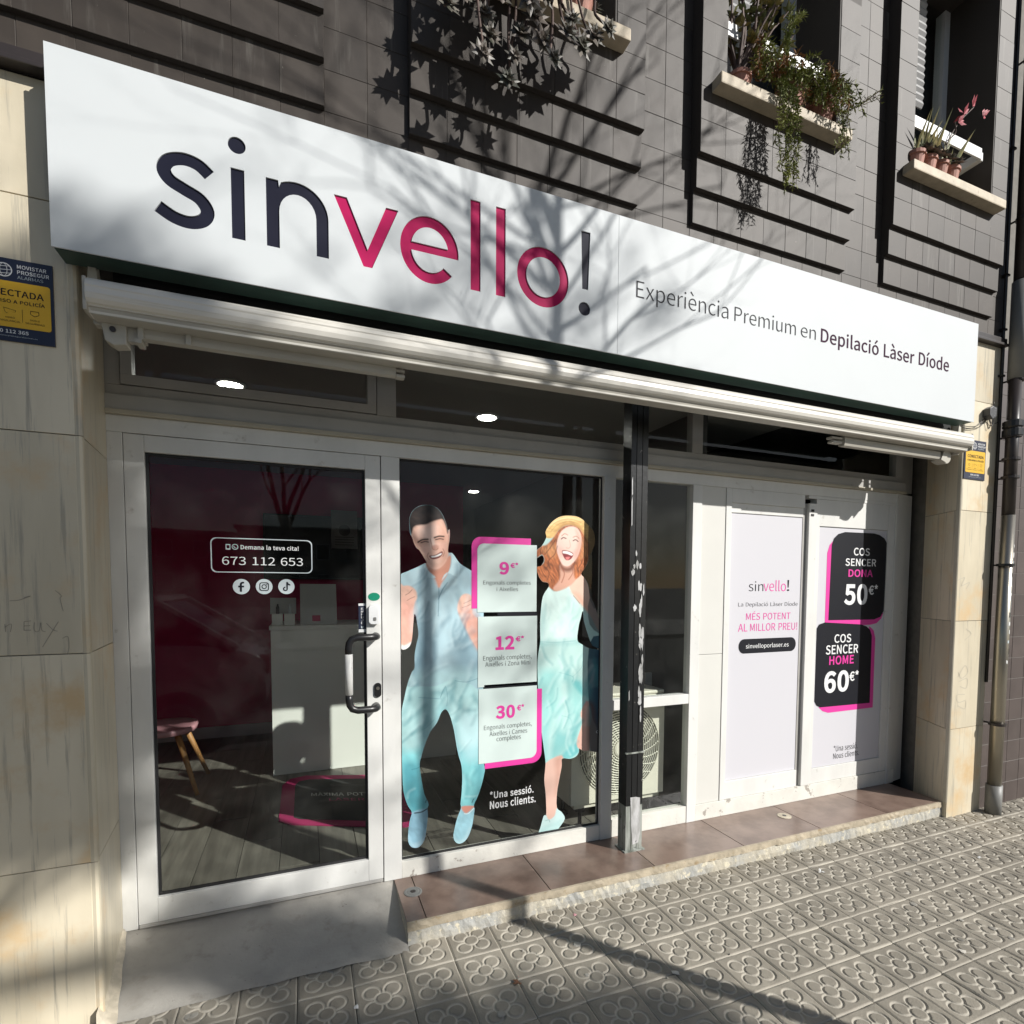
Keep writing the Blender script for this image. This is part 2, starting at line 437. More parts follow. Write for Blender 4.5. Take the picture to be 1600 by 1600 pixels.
def text_geo(s, weight=0.0, spacing=1.0):
    v, f = [], []
    x = 0.0
    for ch in s:
        if ch == ' ':
            x += .40
            continue
        gv, gf = glyph(ch, weight)
        n = len(v)
        v += [(a + x, b) for a, b in gv]
        f += [tuple(n + i for i in t) for t in gf]
        x += GLYPHS[ch][0] * spacing + weight * 1.4
    return v, f


def text(name, s, rect, y, mat, parent, weight=0.0, spacing=1.0, vertical=False):
    """lettering fitted to rect = (x0, x1, z0, z1) in the plane y"""
    x0, x1, z0, z1 = rect
    if z1 < z0: z0, z1 = z1, z0
    v, f = text_geo(s, weight, spacing)
    ax, bx = min(p[0] for p in v), max(p[0] for p in v)
    az, bz = min(p[1] for p in v), max(p[1] for p in v)
    vv = []
    for p in v:
        a = (p[0] - ax) / (bx - ax)
        b = (p[1] - az) / (bz - az)
        vv.append((x0 + (x1 - x0) * a, y, z0 + (z1 - z0) * b))
    ff = []
    for q in f:
        n = sum(((vv[q[i]][0] - vv[q[0]][0]) * (vv[q[(i + 1) % len(q)]][2] - vv[q[0]][2]) -
                 (vv[q[i]][2] - vv[q[0]][2]) * (vv[q[(i + 1) % len(q)]][0] - vv[q[0]][0])) for i in range(1, len(q) - 1))
        ff.append(q if n > 0 else tuple(reversed(q)))
    me = bpy.data.meshes.new(name)
    me.from_pydata(vv, [], ff)
    me.update()
    return link(name, me, mat, parent)


# ------------------------------------------------------------------ materials
def mat(name, col, rough=0.5, metal=0.0, var=0.0, vscale=8.0, stretch=(1, 1, 1), col2=None, bump=0.0, bscale=60.0,
        obj_var=0.0, spec=0.5, coat=0.0, detail=4.0, streak=None, stain=None):
    m = bpy.data.materials.new(name)
    m.use_nodes = True
    nt = m.node_tree
    N, L = nt.nodes, nt.links
    b = N['Principled BSDF']
    b.inputs['Roughness'].default_value = rough
    b.inputs['Metallic'].default_value = metal
    b.inputs['Specular IOR Level'].default_value = spec
    if coat:
        b.inputs['Coat Weight'].default_value = coat
        b.inputs['Coat Roughness'].default_value = 0.08
    tc = N.new('ShaderNodeTexCoord')
    src = None
    def rgb(c):
        n = N.new('ShaderNodeRGB')
        n.outputs[0].default_value = (*c, 1)
        return n.outputs[0]
    def mapped(st):
        mp = N.new('ShaderNodeMapping')
        mp.inputs['Scale'].default_value = st
        L.new(tc.outputs['Object'], mp.inputs[0])
        return mp
    def noise(sc, st=(1, 1, 1), det=4.0, rgh=0.6, off=None):
        n = N.new('ShaderNodeTexNoise')
        n.inputs['Scale'].default_value = sc
        n.inputs['Detail'].default_value = det
        n.inputs['Roughness'].default_value = rgh
        mp = mapped(st)
        if obj_var:
            oi = N.new('ShaderNodeObjectInfo')
            ml = N.new('ShaderNodeMath'); ml.operation = 'MULTIPLY'; ml.inputs[1].default_value = 37.0
            L.new(oi.outputs['Random'], ml.inputs[0])
            cb = N.new('ShaderNodeCombineXYZ')
            for i in range(3): L.new(ml.outputs[0], cb.inputs[i])
            ad = N.new('ShaderNodeVectorMath'); ad.operation = 'ADD'
            L.new(mp.outputs[0], ad.inputs[0]); L.new(cb.outputs[0], ad.inputs[1])
            L.new(ad.outputs[0], n.inputs['Vector'])
        else:
            L.new(mp.outputs[0], n.inputs['Vector'])
        return n.outputs['Fac']
    def ramp(f, a, c):
        r = N.new('ShaderNodeMapRange')
        r.inputs['From Min'].default_value = a
        r.inputs['From Max'].default_value = c
        r.interpolation_type = 'SMOOTHSTEP'
        L.new(f, r.inputs['Value'])
        return r.outputs[0]
    def mix(f, a, c):
        x = N.new('ShaderNodeMix'); x.data_type = 'RGBA'
        L.new(f, x.inputs['Factor']) if not isinstance(f, float) else setattr(x.inputs['Factor'], 'default_value', f)
        L.new(a, x.inputs['A']); L.new(c, x.inputs['B'])
        return x.outputs['Result']
    src = rgb(col)
    if var > 0:
        c2 = col2 or tuple(max(0.0, c * (1 - var)) for c in col)
        src = mix(ramp(noise(vscale, stretch, detail), 0.33, 0.68), src, rgb(c2))
    if streak:
        sc, st, a, c, cc = streak
        src = mix(ramp(noise(sc, st, 5.0, 0.7), a, c), src, rgb(cc))
    if stain:
        sc, a, c, cc = stain
        src = mix(ramp(noise(sc, (1, 1, 1), 8.0, 0.65), a, c), src, rgb(cc))
    if obj_var:
        oi = N.new('ShaderNodeObjectInfo')
        hv = N.new('ShaderNodeHueSaturation')
        mr = N.new('ShaderNodeMapRange')
        mr.inputs['To Min'].default_value = 1 - obj_var
        mr.inputs['To Max'].default_value = 1 + obj_var
        L.new(oi.outputs['Random'], mr.inputs['Value'])
        L.new(mr.outputs[0], hv.inputs['Value'])
        L.new(src, hv.inputs['Color'])
        src = hv.outputs[0]
    L.new(src, b.inputs['Base Color'])
    if bump > 0:
        bp = N.new('ShaderNodeBump')
        bp.inputs['Strength'].default_value = bump
        bp.inputs['Distance'].default_value = 0.01
        L.new(noise(bscale, (1, 1, 1), 6.0, 0.6), bp.inputs['Height'])
        L.new(bp.outputs[0], b.inputs['Normal'])
    return m


def emit(name, col, strength):
    m = bpy.data.materials.new(name)
    m.use_nodes = True
    b = m.node_tree.nodes['Principled BSDF']
    b.inputs['Base Color'].default_value = (*col, 1)
    b.inputs['Emission Color'].default_value = (*col, 1)
    b.inputs['Emission Strength'].default_value = strength
    return m


def glass_mat(name, tint=(0.93, 0.95, 0.94), ior=1.36):
    m = bpy.data.materials.new(name)
    m.use_nodes = True
    nt = m.node_tree
    N, L = nt.nodes, nt.links
    N.remove(N['Principled BSDF'])
    out = N['Material Output']
    tr = N.new('ShaderNodeBsdfTransparent'); tr.inputs[0].default_value = (*tint, 1)
    gl = N.new('ShaderNodeBsdfGlossy'); gl.inputs['Roughness'].default_value = 0.012
    gl.inputs[0].default_value = (0.95, 0.97, 0.97, 1)
    tc = N.new('ShaderNodeTexCoord')
    nz = N.new('ShaderNodeTexNoise'); nz.inputs['Scale'].default_value = 1.3; nz.inputs['Detail'].default_value = 1
    L.new(tc.outputs['Object'], nz.inputs['Vector'])
    bp = N.new('ShaderNodeBump'); bp.inputs['Strength'].default_value = 0.02; bp.inputs['Distance'].default_value = 0.05
    L.new(nz.outputs['Fac'], bp.inputs['Height'])
    L.new(bp.outputs[0], gl.inputs['Normal'])
    fr = N.new('ShaderNodeFresnel'); fr.inputs['IOR'].default_value = ior
    ge = N.new('ShaderNodeNewGeometry')
    inv = N.new('ShaderNodeMath'); inv.operation = 'SUBTRACT'; inv.inputs[0].default_value = 1.0
    L.new(ge.outputs['Backfacing'], inv.inputs[1])
    mu = N.new('ShaderNodeMath'); mu.operation = 'MULTIPLY'
    L.new(fr.outputs[0], mu.inputs[0]); L.new(inv.outputs[0], mu.inputs[1])
    df = N.new('ShaderNodeBsdfDiffuse'); df.inputs[0].default_value = (0.6, 0.6, 0.56, 1)
    dn = N.new('ShaderNodeTexNoise'); dn.inputs['Scale'].default_value = 6; dn.inputs['Detail'].default_value = 8
    L.new(tc.outputs['Object'], dn.inputs['Vector'])
    dr = N.new('ShaderNodeMapRange'); dr.inputs['From Min'].default_value = 0.45; dr.inputs['From Max'].default_value = 0.8
    dr.inputs['To Min'].default_value = 0.0; dr.inputs['To Max'].default_value = 0.014
    L.new(dn.outputs['Fac'], dr.inputs['Value'])
    m0 = N.new('ShaderNodeMixShader')
    L.new(dr.outputs[0], m0.inputs[0]); L.new(tr.outputs[0], m0.inputs[1]); L.new(df.outputs[0], m0.inputs[2])
    m1 = N.new('ShaderNodeMixShader')
    L.new(mu.outputs[0], m1.inputs[0]); L.new(m0.outputs[0], m1.inputs[1]); L.new(gl.outputs[0], m1.inputs[2])
    L.new(m1.outputs[0], out.inputs[0])
    return m


def vcol_mat(name, rough=0.45):
    m = bpy.data.materials.new(name)
    m.use_nodes = True
    N, L = m.node_tree.nodes, m.node_tree.links
    b = N['Principled BSDF']
    b.inputs['Roughness'].default_value = rough
    at = N.new('ShaderNodeVertexColor')
    at.layer_name = 'print'
    L.new(at.outputs['Color'], b.inputs['Base Color'])
    return m


M = {}
M['alu'] = mat('white_aluminium', (0.71, 0.71, 0.68), 0.38, var=0.1, vscale=5, stretch=(1, 1, 0.3), stain=(14, 0.62, 0.8, (0.42, 0.40, 0.36)), bump=0.04, bscale=90)
M['alu_gray'] = mat('aged_aluminium', (0.42, 0.41, 0.385), 0.42, var=0.12, vscale=4, stain=(9, 0.6, 0.78, (0.25, 0.24, 0.22)), bump=0.04)
M['alu_old'] = mat('white_base_rail', (0.72, 0.71, 0.65), 0.5, var=0.12, vscale=6, stain=(16, 0.6, 0.66, (0.36, 0.33, 0.29)), bump=0.12)
M['white_panel'] = mat('white_panel', (0.645, 0.64, 0.60), 0.4, var=0.04, vscale=2)
M['beige_trim'] = mat('beige_trim', (0.46, 0.42, 0.33), 0.45, var=0.1, vscale=8)
M['gasket'] = mat('black_gasket', (0.015, 0.015, 0.016), 0.6)
M['sign_white'] = mat('sign_white', (0.58, 0.61, 0.62), 0.66, var=0.03, vscale=1.2, spec=0.5)
M['sign_side'] = mat('sign_casing', (0.42, 0.42, 0.41), 0.5, var=0.1)
M['green'] = mat('dark_green_soffit', (0.035, 0.075, 0.062), 0.45, var=0.2, vscale=5)
M['navy'] = mat('navy_acrylic', (0.011, 0.012, 0.026), 0.55, var=0.1, spec=0.15)
M['magenta'] = mat('magenta_acrylic', (0.42, 0.004, 0.085), 0.55, var=0.12, vscale=6, spec=0.15)
M['grey_print'] = mat('grey_print', (0.045, 0.045, 0.05), 0.6, spec=0.08)
M['purple_print'] = mat('dark_purple_print', (0.04, 0.008, 0.03), 0.6, spec=0.08)
M['black'] = mat('black', (0.01, 0.01, 0.011), 0.5)
M['white_print'] = mat('white_print', (0.75, 0.76, 0.76), 0.5)
M['pale_print'] = mat('pale_print', (0.50, 0.56, 0.58), 0.5)
M['pink'] = mat('pink_print', (0.72, 0.045, 0.33), 0.45)
M['mint'] = mat('mint_print', (0.60, 0.70, 0.67), 0.45, var=0.04, vscale=3)
M['ink'] = mat('ink_print', (0.010, 0.011, 0.016), 0.45, spec=0.25)
M['lilac'] = mat('pale_lilac_print', (0.59, 0.585, 0.62), 0.4)
M['navy_print'] = mat('navy_print', (0.012, 0.018, 0.045), 0.45)
M['yellow'] = mat('yellow_print', (0.75, 0.44, 0.02), 0.45, var=0.05)
M['marble'] = mat('beige_marble', (0.68, 0.61, 0.465), 0.36, var=0.25, vscale=2.2, stretch=(1.6, 1.6, 0.35), col2=(0.55, 0.49, 0.365),
                  streak=(15, (2.6, 2.6, 0.11), 0.53, 0.68, (0.40, 0.365, 0.29)), stain=(2.6, 0.50, 0.72, (0.60, 0.44, 0.25)), obj_var=0.07, bump=0.05, bscale=25)
M['tile'] = mat('brown_glazed_tile', (0.050, 0.040, 0.032), 0.56, spec=0.36, var=0.2, vscale=5, obj_var=0.16, bump=0.05, bscale=7,
                stain=(40, 0.68, 0.74, (0.20, 0.18, 0.15)), streak=(5, (3, 3, 0.25), 0.56, 0.75, (0.105, 0.095, 0.082)))
M['tile_dark'] = mat('dark_brown_tile', (0.085, 0.066, 0.060), 0.45, var=0.2, vscale=5, obj_var=0.10, bump=0.05, bscale=9)
M['core'] = mat('dark_tile_body', (0.043, 0.035, 0.029), 0.7)
M['grout'] = mat('tile_grout', (0.19, 0.178, 0.158), 0.85, var=0.2, vscale=20)
M['sill'] = mat('sill_stone', (0.52, 0.44, 0.32), 0.6, var=0.2, vscale=14, stain=(25, 0.58, 0.75, (0.33, 0.26, 0.17)), bump=0.15, bscale=50)
M['pave'] = mat('cement_tile', (0.295, 0.268, 0.218), 0.8, var=0.2, vscale=9, obj_var=0.13, bump=0.25, bscale=160, stain=(22, 0.60, 0.78, (0.215, 0.20, 0.168)))
M['gum'] = mat('trodden_gum', (0.16, 0.15, 0.13), 0.8, var=0.6, vscale=3, col2=(0.42, 0.40, 0.35))
_nt = M['pave'].node_tree
_vc = _nt.nodes.new('ShaderNodeVertexColor'); _vc.layer_name = 'dust'
_mx = _nt.nodes.new('ShaderNodeMix'); _mx.data_type = 'RGBA'
_bs = _nt.nodes['Principled BSDF']
_old = _bs.inputs['Base Color'].links[0].from_socket
_sc = _nt.nodes.new('ShaderNodeMath'); _sc.operation = 'MULTIPLY'; _sc.inputs[1].default_value = 0.62
_nt.links.new(_vc.outputs['Color'], _sc.inputs[0])
_nt.links.new(_sc.outputs[0], _mx.inputs['Factor'])
_nt.links.new(_old, _mx.inputs['A'])
_mx.inputs['B'].default_value = (0.56, 0.525, 0.445, 1)
_nt.links.new(_mx.outputs['Result'], _bs.inputs['Base Color'])
M['pave_base'] = mat('cement_joint', (0.16, 0.145, 0.12), 0.9, var=0.2, vscale=30)
M['ramp'] = mat('ramp_concrete', (0.42, 0.40, 0.36), 0.7, var=0.2, vscale=3, stain=(11, 0.52, 0.72, (0.30, 0.28, 0.245)), streak=(30, (1, 1, 1), 0.66, 0.72, (0.22, 0.205, 0.18)), bump=0.2, bscale=70)
M['ramp_edge'] = mat('ramp_plaster', (0.56, 0.50, 0.39), 0.8, var=0.25, vscale=25, bump=0.3, bscale=60)
M['terra'] = mat('terracotta_tile', (0.235, 0.168, 0.134), 0.30, var=0.35, vscale=6, col2=(0.145, 0.098, 0.077), obj_var=0.06, bump=0.06, bscale=30,
                 stain=(5, 0.6, 0.8, (0.40, 0.30, 0.235)))
M['nosing'] = mat('cream_nosing', (0.49, 0.42, 0.31), 0.6, var=0.3, vscale=12, stain=(22, 0.58, 0.68, (0.33, 0.25, 0.15)), bump=0.3, bscale=40)
M['riser'] = mat('peeling_riser', (0.48, 0.44, 0.35), 0.75, var=0.8, vscale=5, col2=(0.36, 0.365, 0.35), stain=(26, 0.54, 0.62, (0.62, 0.57, 0.44)), bump=0.5, bscale=45)
M['post'] = mat('black_painted_steel', (0.010, 0.011, 0.012), 0.30, var=0.2, stain=(17, 0.64, 0.70, (0.30, 0.28, 0.25)), bump=0.1, bscale=30)
M['bare'] = mat('glint_and_worn_metal', (0.52, 0.52, 0.52), 0.35, var=0.5, vscale=14, stretch=(2, 2, 0.6), col2=(0.30, 0.30, 0.29), stain=(30, 0.62, 0.68, (0.04, 0.04, 0.04)))  # pale tone for worn metal and for the reflection painted on the post
M['post_low'] = mat('worn_lit_post_foot', (0.34, 0.36, 0.33), 0.4, var=0.55, vscale=9, stretch=(3, 3, 0.5), col2=(0.10, 0.11, 0.09), stain=(12, 0.6, 0.7, (0.03, 0.03, 0.03)), bump=0.1)  # worn foot, also made pale to paint in the sunlight on it
M['steel'] = mat('stainless_pipe', (0.42, 0.39, 0.33), 0.30, metal=0.9, var=0.2, vscale=4, stretch=(1, 1, 0.2), bump=0.05)
M['pipe_dark'] = mat('dark_brown_pipe', (0.035, 0.028, 0.026), 0.35, var=0.2)
M['dark_pvc'] = mat('dark_pvc', (0.045, 0.047, 0.05), 0.45)
M['grey_pvc'] = mat('grey_pvc', (0.20, 0.20, 0.19), 0.5, var=0.15)
M['awning'] = mat('awning_bar_paint', (0.68, 0.655, 0.59), 0.4, var=0.10, vscale=4, stretch=(0.25, 2, 2), streak=(16, (0.08, 1, 3), 0.55, 0.7, (0.48, 0.45, 0.38)), bump=0.03)
M['awning_arm'] = mat('awning_arm_paint', (0.50, 0.475, 0.41), 0.45, var=0.2, vscale=9, stretch=(0.2, 1, 1))
M['fabric'] = mat('dark_awning_fabric', (0.012, 0.014, 0.013), 0.9)
M['glass'] = glass_mat('window_glass')
M['rubber'] = mat('black_rubber', (0.012, 0.012, 0.013), 0.35)
M['floor'] = mat('grey_wood_floor', (0.20, 0.185, 0.155), 0.42, var=0.35, vscale=3, stretch=(8, 0.6, 1), obj_var=0.10)
M['maroon'] = mat('maroon_wall', (0.44, 0.006, 0.085), 0.6, var=0.08)
M['grey_wall'] = mat('dark_grey_wall', (0.10, 0.098, 0.095), 0.8)
M['ceiling'] = mat('shop_ceiling', (0.26, 0.25, 0.24), 0.8)
M['counter'] = mat('white_counter', (0.80, 0.80, 0.74), 0.5)
M['skirting'] = mat('white_skirting', (0.45, 0.45, 0.43), 0.5)
M['pinkseat'] = mat('pink_plastic', (0.55, 0.28, 0.31), 0.4)
M['wood'] = mat('beech_leg', (0.48, 0.24, 0.085), 0.5, var=0.2, vscale=10, stretch=(4, 4, 0.5))
M['mat'] = mat('dark_mat', (0.035, 0.034, 0.034), 0.9)
M['mat_edge'] = mat('magenta_mat_edge', (0.42, 0.02, 0.12), 0.8)
M['ac'] = mat('ac_cream', (0.74, 0.70, 0.59), 0.45, var=0.05)
M['ac_fan'] = mat('ac_fan_grey', (0.20, 0.19, 0.165), 0.6, var=0.3, vscale=7)
M['ac_wire'] = mat('ac_wire', (0.80, 0.77, 0.66), 0.4)
M['ac_dark'] = mat('ac_dark', (0.05, 0.05, 0.048), 0.6)
M['light'] = emit('lit_downlight', (1.0, 0.97, 0.9), 30.0)
M['screen'] = mat('dark_screen', (0.006, 0.006, 0.007), 0.15)
M['pot'] = mat('clay_pot', (0.42, 0.20, 0.15), 0.7, var=0.2, vscale=20)
M['soil'] = mat('soil', (0.04, 0.03, 0.02), 0.9)
M['bark'] = mat('plane_bark', (0.21, 0.185, 0.145), 0.85, var=0.4, vscale=6, bump=0.4, bscale=20)
M['leaf'] = mat('leaf_green', (0.055, 0.085, 0.028), 0.6, var=0.4, vscale=3)
M['fern'] = mat('fern_green', (0.21, 0.225, 0.045), 0.6, var=0.55, vscale=9, col2=(0.10, 0.125, 0.030))
M['fern_dry'] = mat('fern_dry', (0.24, 0.11, 0.035), 0.7, var=0.3, vscale=9)
M['succulent'] = mat('succulent_leaf', (0.17, 0.14, 0.12), 0.5, var=0.6, vscale=14, col2=(0.055, 0.06, 0.04))
M['stem'] = mat('woody_stem', (0.12, 0.075, 0.06), 0.7, var=0.4, vscale=20)
M['aloe'] = mat('aloe_leaf', (0.11, 0.135, 0.05), 0.5, var=0.5, vscale=12, col2=(0.26, 0.20, 0.06))
M['redflower'] = mat('red_bract', (0.35, 0.03, 0.05), 0.6)
M['croton'] = mat('orange_brown_leaf', (0.20, 0.07, 0.02), 0.55, var=0.5, vscale=15, col2=(0.10, 0.06, 0.02))
M['pvc'] = mat('white_pvc', (0.62, 0.62, 0.61), 0.35)
M['shutter'] = mat('grey_shutter', (0.34, 0.34, 0.34), 0.5)
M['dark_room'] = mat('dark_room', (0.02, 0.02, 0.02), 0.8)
M['asphalt'] = mat('asphalt', (0.05, 0.05, 0.052), 0.9, var=0.25, vscale=20, bump=0.2, bscale=200)
M['kerb'] = mat('granite_kerb', (0.30, 0.29, 0.27), 0.8, var=0.2, vscale=20)
M['car_paint'] = mat('white_car_paint', (0.70, 0.70, 0.69), 0.25, coat=0.8)
M['car_glass'] = mat('car_glass', (0.01, 0.012, 0.013), 0.05)
M['tyre'] = mat('tyre_rubber', (0.02, 0.02, 0.02), 0.8)
M['rim'] = mat('alloy_rim', (0.35, 0.35, 0.36), 0.3, metal=0.9)
M['lamp_red'] = mat('red_lens', (0.35, 0.01, 0.01), 0.2)
M['lamp_clear'] = mat('clear_lens', (0.6, 0.6, 0.6), 0.15)
M['facade'] = mat('opposite_render', (0.42, 0.36, 0.29), 0.85, var=0.1, vscale=1)
M['facade2'] = mat('opposite_brick', (0.28, 0.17, 0.12), 0.85, var=0.15, vscale=2)
M['winglass'] = mat('far_window', (0.03, 0.035, 0.04), 0.1)
M['green_led'] = mat('green_plastic', (0.01, 0.24, 0.14), 0.3)
M['print'] = vcol_mat('figure_print')
M['paper'] = mat('paper', (0.7, 0.7, 0.68), 0.7)
M['graffiti'] = mat('faint_pencil', (0.36, 0.325, 0.26), 0.7)
M['graffiti2'] = mat('faint_spray', (0.52, 0.475, 0.375), 0.7)
M['debris'] = mat('pale_debris', (0.6, 0.57, 0.5), 0.8)
M['dryleaf'] = mat('dry_leaf', (0.16, 0.075, 0.04), 0.8)

# ------------------------------------------------------------------ setting: ground, road, pavement
setp(MB().box(-160, 160, -200, 120, -0.60, -0.165).build('ground', M['asphalt']), 'dark ground under the street and houses', 'ground', kind='structure')
setp(MB().box(-150, 150, -11.0, -2.62, -0.20, -0.125).build('road', M['asphalt']), 'asphalt road beyond the kerb', 'road', kind='structure')
setp(MB().box(-40, 40, -2.62, -2.42, -0.19, 0.0).build('kerb', M['kerb'], bevel=0.012), 'granite kerb along the pavement edge', 'kerb', kind='structure')
far_pave = setp(MB().box(-150, 150, -17, -11.0, -0.20, -0.02).build('far_pavement', M['kerb']), 'far pavement across the road', 'pavement', kind='structure')
pavement = setp(MB().box(-40, 40, -2.42, 0.64, -0.165, -0.012).build('pavement', M['pave_base']), 'cement bed of the tiled pavement', 'pavement', kind='structure')


def tile_height(x, z):
    """grooved four-petal pavement tile, side 0.2 m, centre at the origin"""
    def groove(d, hw):
        t = np.clip(1 - (d / hw) ** 2, 0, 1)
        return t ** 0.75
    r = np.hypot(x, z)
    g = groove(r - 0.0300, 0.0063)
    pet = np.zeros_like(x)
    for a in (45, 135, 225, 315):
        cx, cz = 0.0545 * math.cos(math.radians(a)), 0.0545 * math.sin(math.radians(a))
        pet = np.maximum(pet, groove(np.hypot(x - cx, z - cz) - 0.0315, 0.0063))
    pet = np.where(r < 0.0300, 0, pet)
    h = -0.0046 * np.maximum(g, pet)
    e = 0.1 - np.maximum(np.abs(x), np.abs(z))
    ed = np.clip(1 - e / 0.0078, 0, 1)
    h = h - 0.0052 * ed ** 1.2
    return h


def tile_mesh(name, n, seed):
    rs = np.random.RandomState(seed)
    c = np.linspace(-0.0985, 0.0985, n + 1)
    X, Y = np.meshgrid(c, c)
    H = tile_height(X, Y)
    k = rs.normal(0, 1, (6, 6))
    big = np.zeros_like(X)
    for a in range(4):
        ph = rs.uniform(0, 6.28, 2)
        big += 0.00035 * np.sin(X * rs.uniform(20, 60) + ph[0]) * np.cos(Y * rs.uniform(20, 60) + ph[1])
    H = H + big + rs.normal(0, 0.00016, X.shape)
    v = np.stack([X, Y, H], -1).reshape(-1, 3)
    i = np.arange(n * (n + 1)).reshape(n, n + 1)[:, :-1].reshape(-1)
    f = np.stack([i, i + 1, i + n + 2, i + n + 1], -1)
    # skirt
    b = len(v)
    rim = [(-0.0985, -0.0985), (0.0985, -0.0985), (0.0985, 0.0985), (-0.0985, 0.0985)]
    vv = v.tolist() + [(x, y, -0.02) for x, y in rim]
    co = [0, n, (n + 1) * (n + 1) - 1, n * (n + 1)]
    ff = f.tolist() + [[co[q], b + q, b + (q + 1) % 4, co[(q + 1) % 4]] for q in range(4)]
    me = bpy.data.meshes.new(name)
    me.from_pydata(vv, [], ff)
    for p in me.polygons: p.use_smooth = len(p.vertices) == 4
    me.materials.append(M['pave'])
    dep = np.clip(-tile_height(X, Y) / 0.0040, 0, 1).reshape(-1)
    dep = np.concatenate([dep, np.ones(4)]) * (0.75 + 0.25 * np.concatenate([rs.rand(len(v)), np.ones(4)]))
    ca = me.color_attributes.new('dust', 'FLOAT_COLOR', 'POINT')
    ca.data.foreach_set('color', np.repeat(dep[:, None], 4, 1).astype(np.float32).ravel())
    me.update()
    return me


tile_meshes = [tile_mesh('paving_tile', 100, s) for s in range(4)]
TS = 0.2
rest_v, rest_f = [], []
low = tile_mesh('low', 26, 3)
lowv = np.array([v.co[:] for v in low.vertices])
lowf = np.array([list(p.vertices) for p in low.polygons])
count = 0
invcam = cam.matrix_world.inverted()
foc = cam_data.lens / 36.0
for j in range(-12, 3):
    for i in range(-14, 34):
        cx, cy = (i + 0.5) * TS, (j - 0.5) * TS + TS
        if cy > 0.35 and cx < 3.55: continue
        if cy > 0.16 and cx < 3.45: continue
        q = invcam @ Vector((cx, cy, 0))
        vis = False
        if q.z < -0.3:
            u = 0.5 - cam_data.shift_x + foc * q.x / -q.z
            w = 0.5 + cam_data.shift_y - foc * q.y / -q.z
            vis = -0.06 < u < 1.06 and w < 1.07
        if vis and count < 298:
            t = bpy.data.objects.new('paving_tile', tile_meshes[RND.randrange(4)])
            COL.objects.link(t)
            t.parent = pavement
            t.location = (cx + RND.uniform(-.0006, .0006), cy + RND.uniform(-.0006, .0006), RND.uniform(-0.0018, 0.0018))
            t.rotation_euler = (RND.uniform(-.009, .009), RND.uniform(-.009, .009), RND.randrange(4) * math.pi / 2 + RND.uniform(-.006, .006))
            count += 1
        elif -2.4 < cy:
            n0 = sum(len(a) for a in rest_v)
            rest_v.append(lowv + np.array([cx, cy, RND.uniform(-.001, .001)]))
            rest_f.append(lowf + n0)
me = bpy.data.meshes.new('paving_tiles_around')
me.from_pydata(np.concatenate(rest_v).tolist(), [], np.concatenate(rest_f).tolist())
for p in me.polygons: p.use_smooth = True
o = link('paving_tiles_around', me, M['pave'], pavement)
o['kind'] = 'stuff'

gr_ = random.Random(77)
gum = MB()
for k in range(150):
    x, y = gr_.uniform(-1.1, 4.4), gr_.uniform(-1.15, .12)
    big = gr_.random() < .3
    r_ = gr_.uniform(.008, .016) if big else gr_.uniform(.0015, .004)
    n = len(gum.v)
    zt = .0026 if big else .0026 + r_
    for i in range(8):
        a = 2 * math.pi * i / 8
        q = r_ * gr_.uniform(.7, 1.15)
        gum.v.append((x + q * math.cos(a), y + q * math.sin(a), zt))
    for i in range(8):
        a = 2 * math.pi * i / 8
        gum.v.append((x + r_ * 1.2 * math.cos(a), y + r_ * 1.2 * math.sin(a), .0005))
    gum.f.append(tuple(range(n, n + 8)))
    for i in range(8): gum.f.append((n + 8 + i, n + 8 + (i + 1) % 8, n + (i + 1) % 8, n + i))
o = gum.build('gum_and_grit', M['gum'], pavement)
o['kind'] = 'stuff'

# ------------------------------------------------------------------ entrance ramp and step
ramp = MB()
NX, NY = 40, 14
rx0, rx1 = -1.262, -0.165
for b in range(NY + 1):
    for a in range(NX + 1):
        x = rx0 + (rx1 - rx0) * a / NX
        edge = 0.128 + 0.006 * math.sin(x * 7) + 0.003 * math.sin(x * 31 + 1)
        y = edge + (0.56 - edge) * b / NY
        s = b / NY
        z = 0.002 + 0.10 * (s ** 1.15) + 0.0015 * math.sin(x * 14 + y * 11)
        ramp.v.append((x, y, z))
for b in range(NY):
    for a in range(NX):
        q = b * (NX + 1) + a
        ramp.f.append((q, q + 1, q + NX + 2, q + NX + 1))
setp(ramp.build('entrance_ramp', M['ramp'], smooth=True), 'sloping grey concrete ramp up to the glass door', 'ramp')
# rough plaster fillet where the ramp meets the left pillar
fil = MB()
fil.v += [(-1.239, .098, -.006), (-1.225, .098, -.006), (-1.205, .100, -.006)]
for k in range(15):
    s = k / 14
    y = 0.106 + 0.42 * s
    z = -0.004 + 0.107 * s ** 1.1
    w = 0.038 * (1 - s) + 0.012 + 0.002 * math.sin(k * 1.3)
    xa = -1.235 - 0.032 * s
    fil.v += [(xa - 0.004, y, z + 0.05 * (1 - s) + 0.02), (xa + w * 0.35, y, z + 0.016), (xa + w, y, z + 0.001)]
for k in range(15):
    for e in range(2):
        q = k * 3 + e
        fil.f.append((q, q + 1, q + 4, q + 3))
setp(fil.build('plaster_fillet', M['ramp_edge'], smooth=True), 'rough cream plaster fillet between ramp and left pillar foot', 'plaster')

step = thing('entrance_step', 'low brown tiled step with peeling cream riser under the shop windows', 'step', (1.6, 0.35, 0))
SX0, SX1 = -0.168, 3.43
MB().box(SX0 + 0.002, SX1, 0.172, 0.62, -0.01, 0.088).build('step_core', M['riser'], step)
xs = [SX0] + [-0.083 + 0.594 * k for k in range(0, 6)] + [SX1 - 0.004]
for a, b in zip(xs[:-1], xs[1:]):
    box('step_tile', M['terra'], step, a + 0.002, b - 0.002, 0.164, 0.60, 0.0885, 0.1, bevel=0.0015)
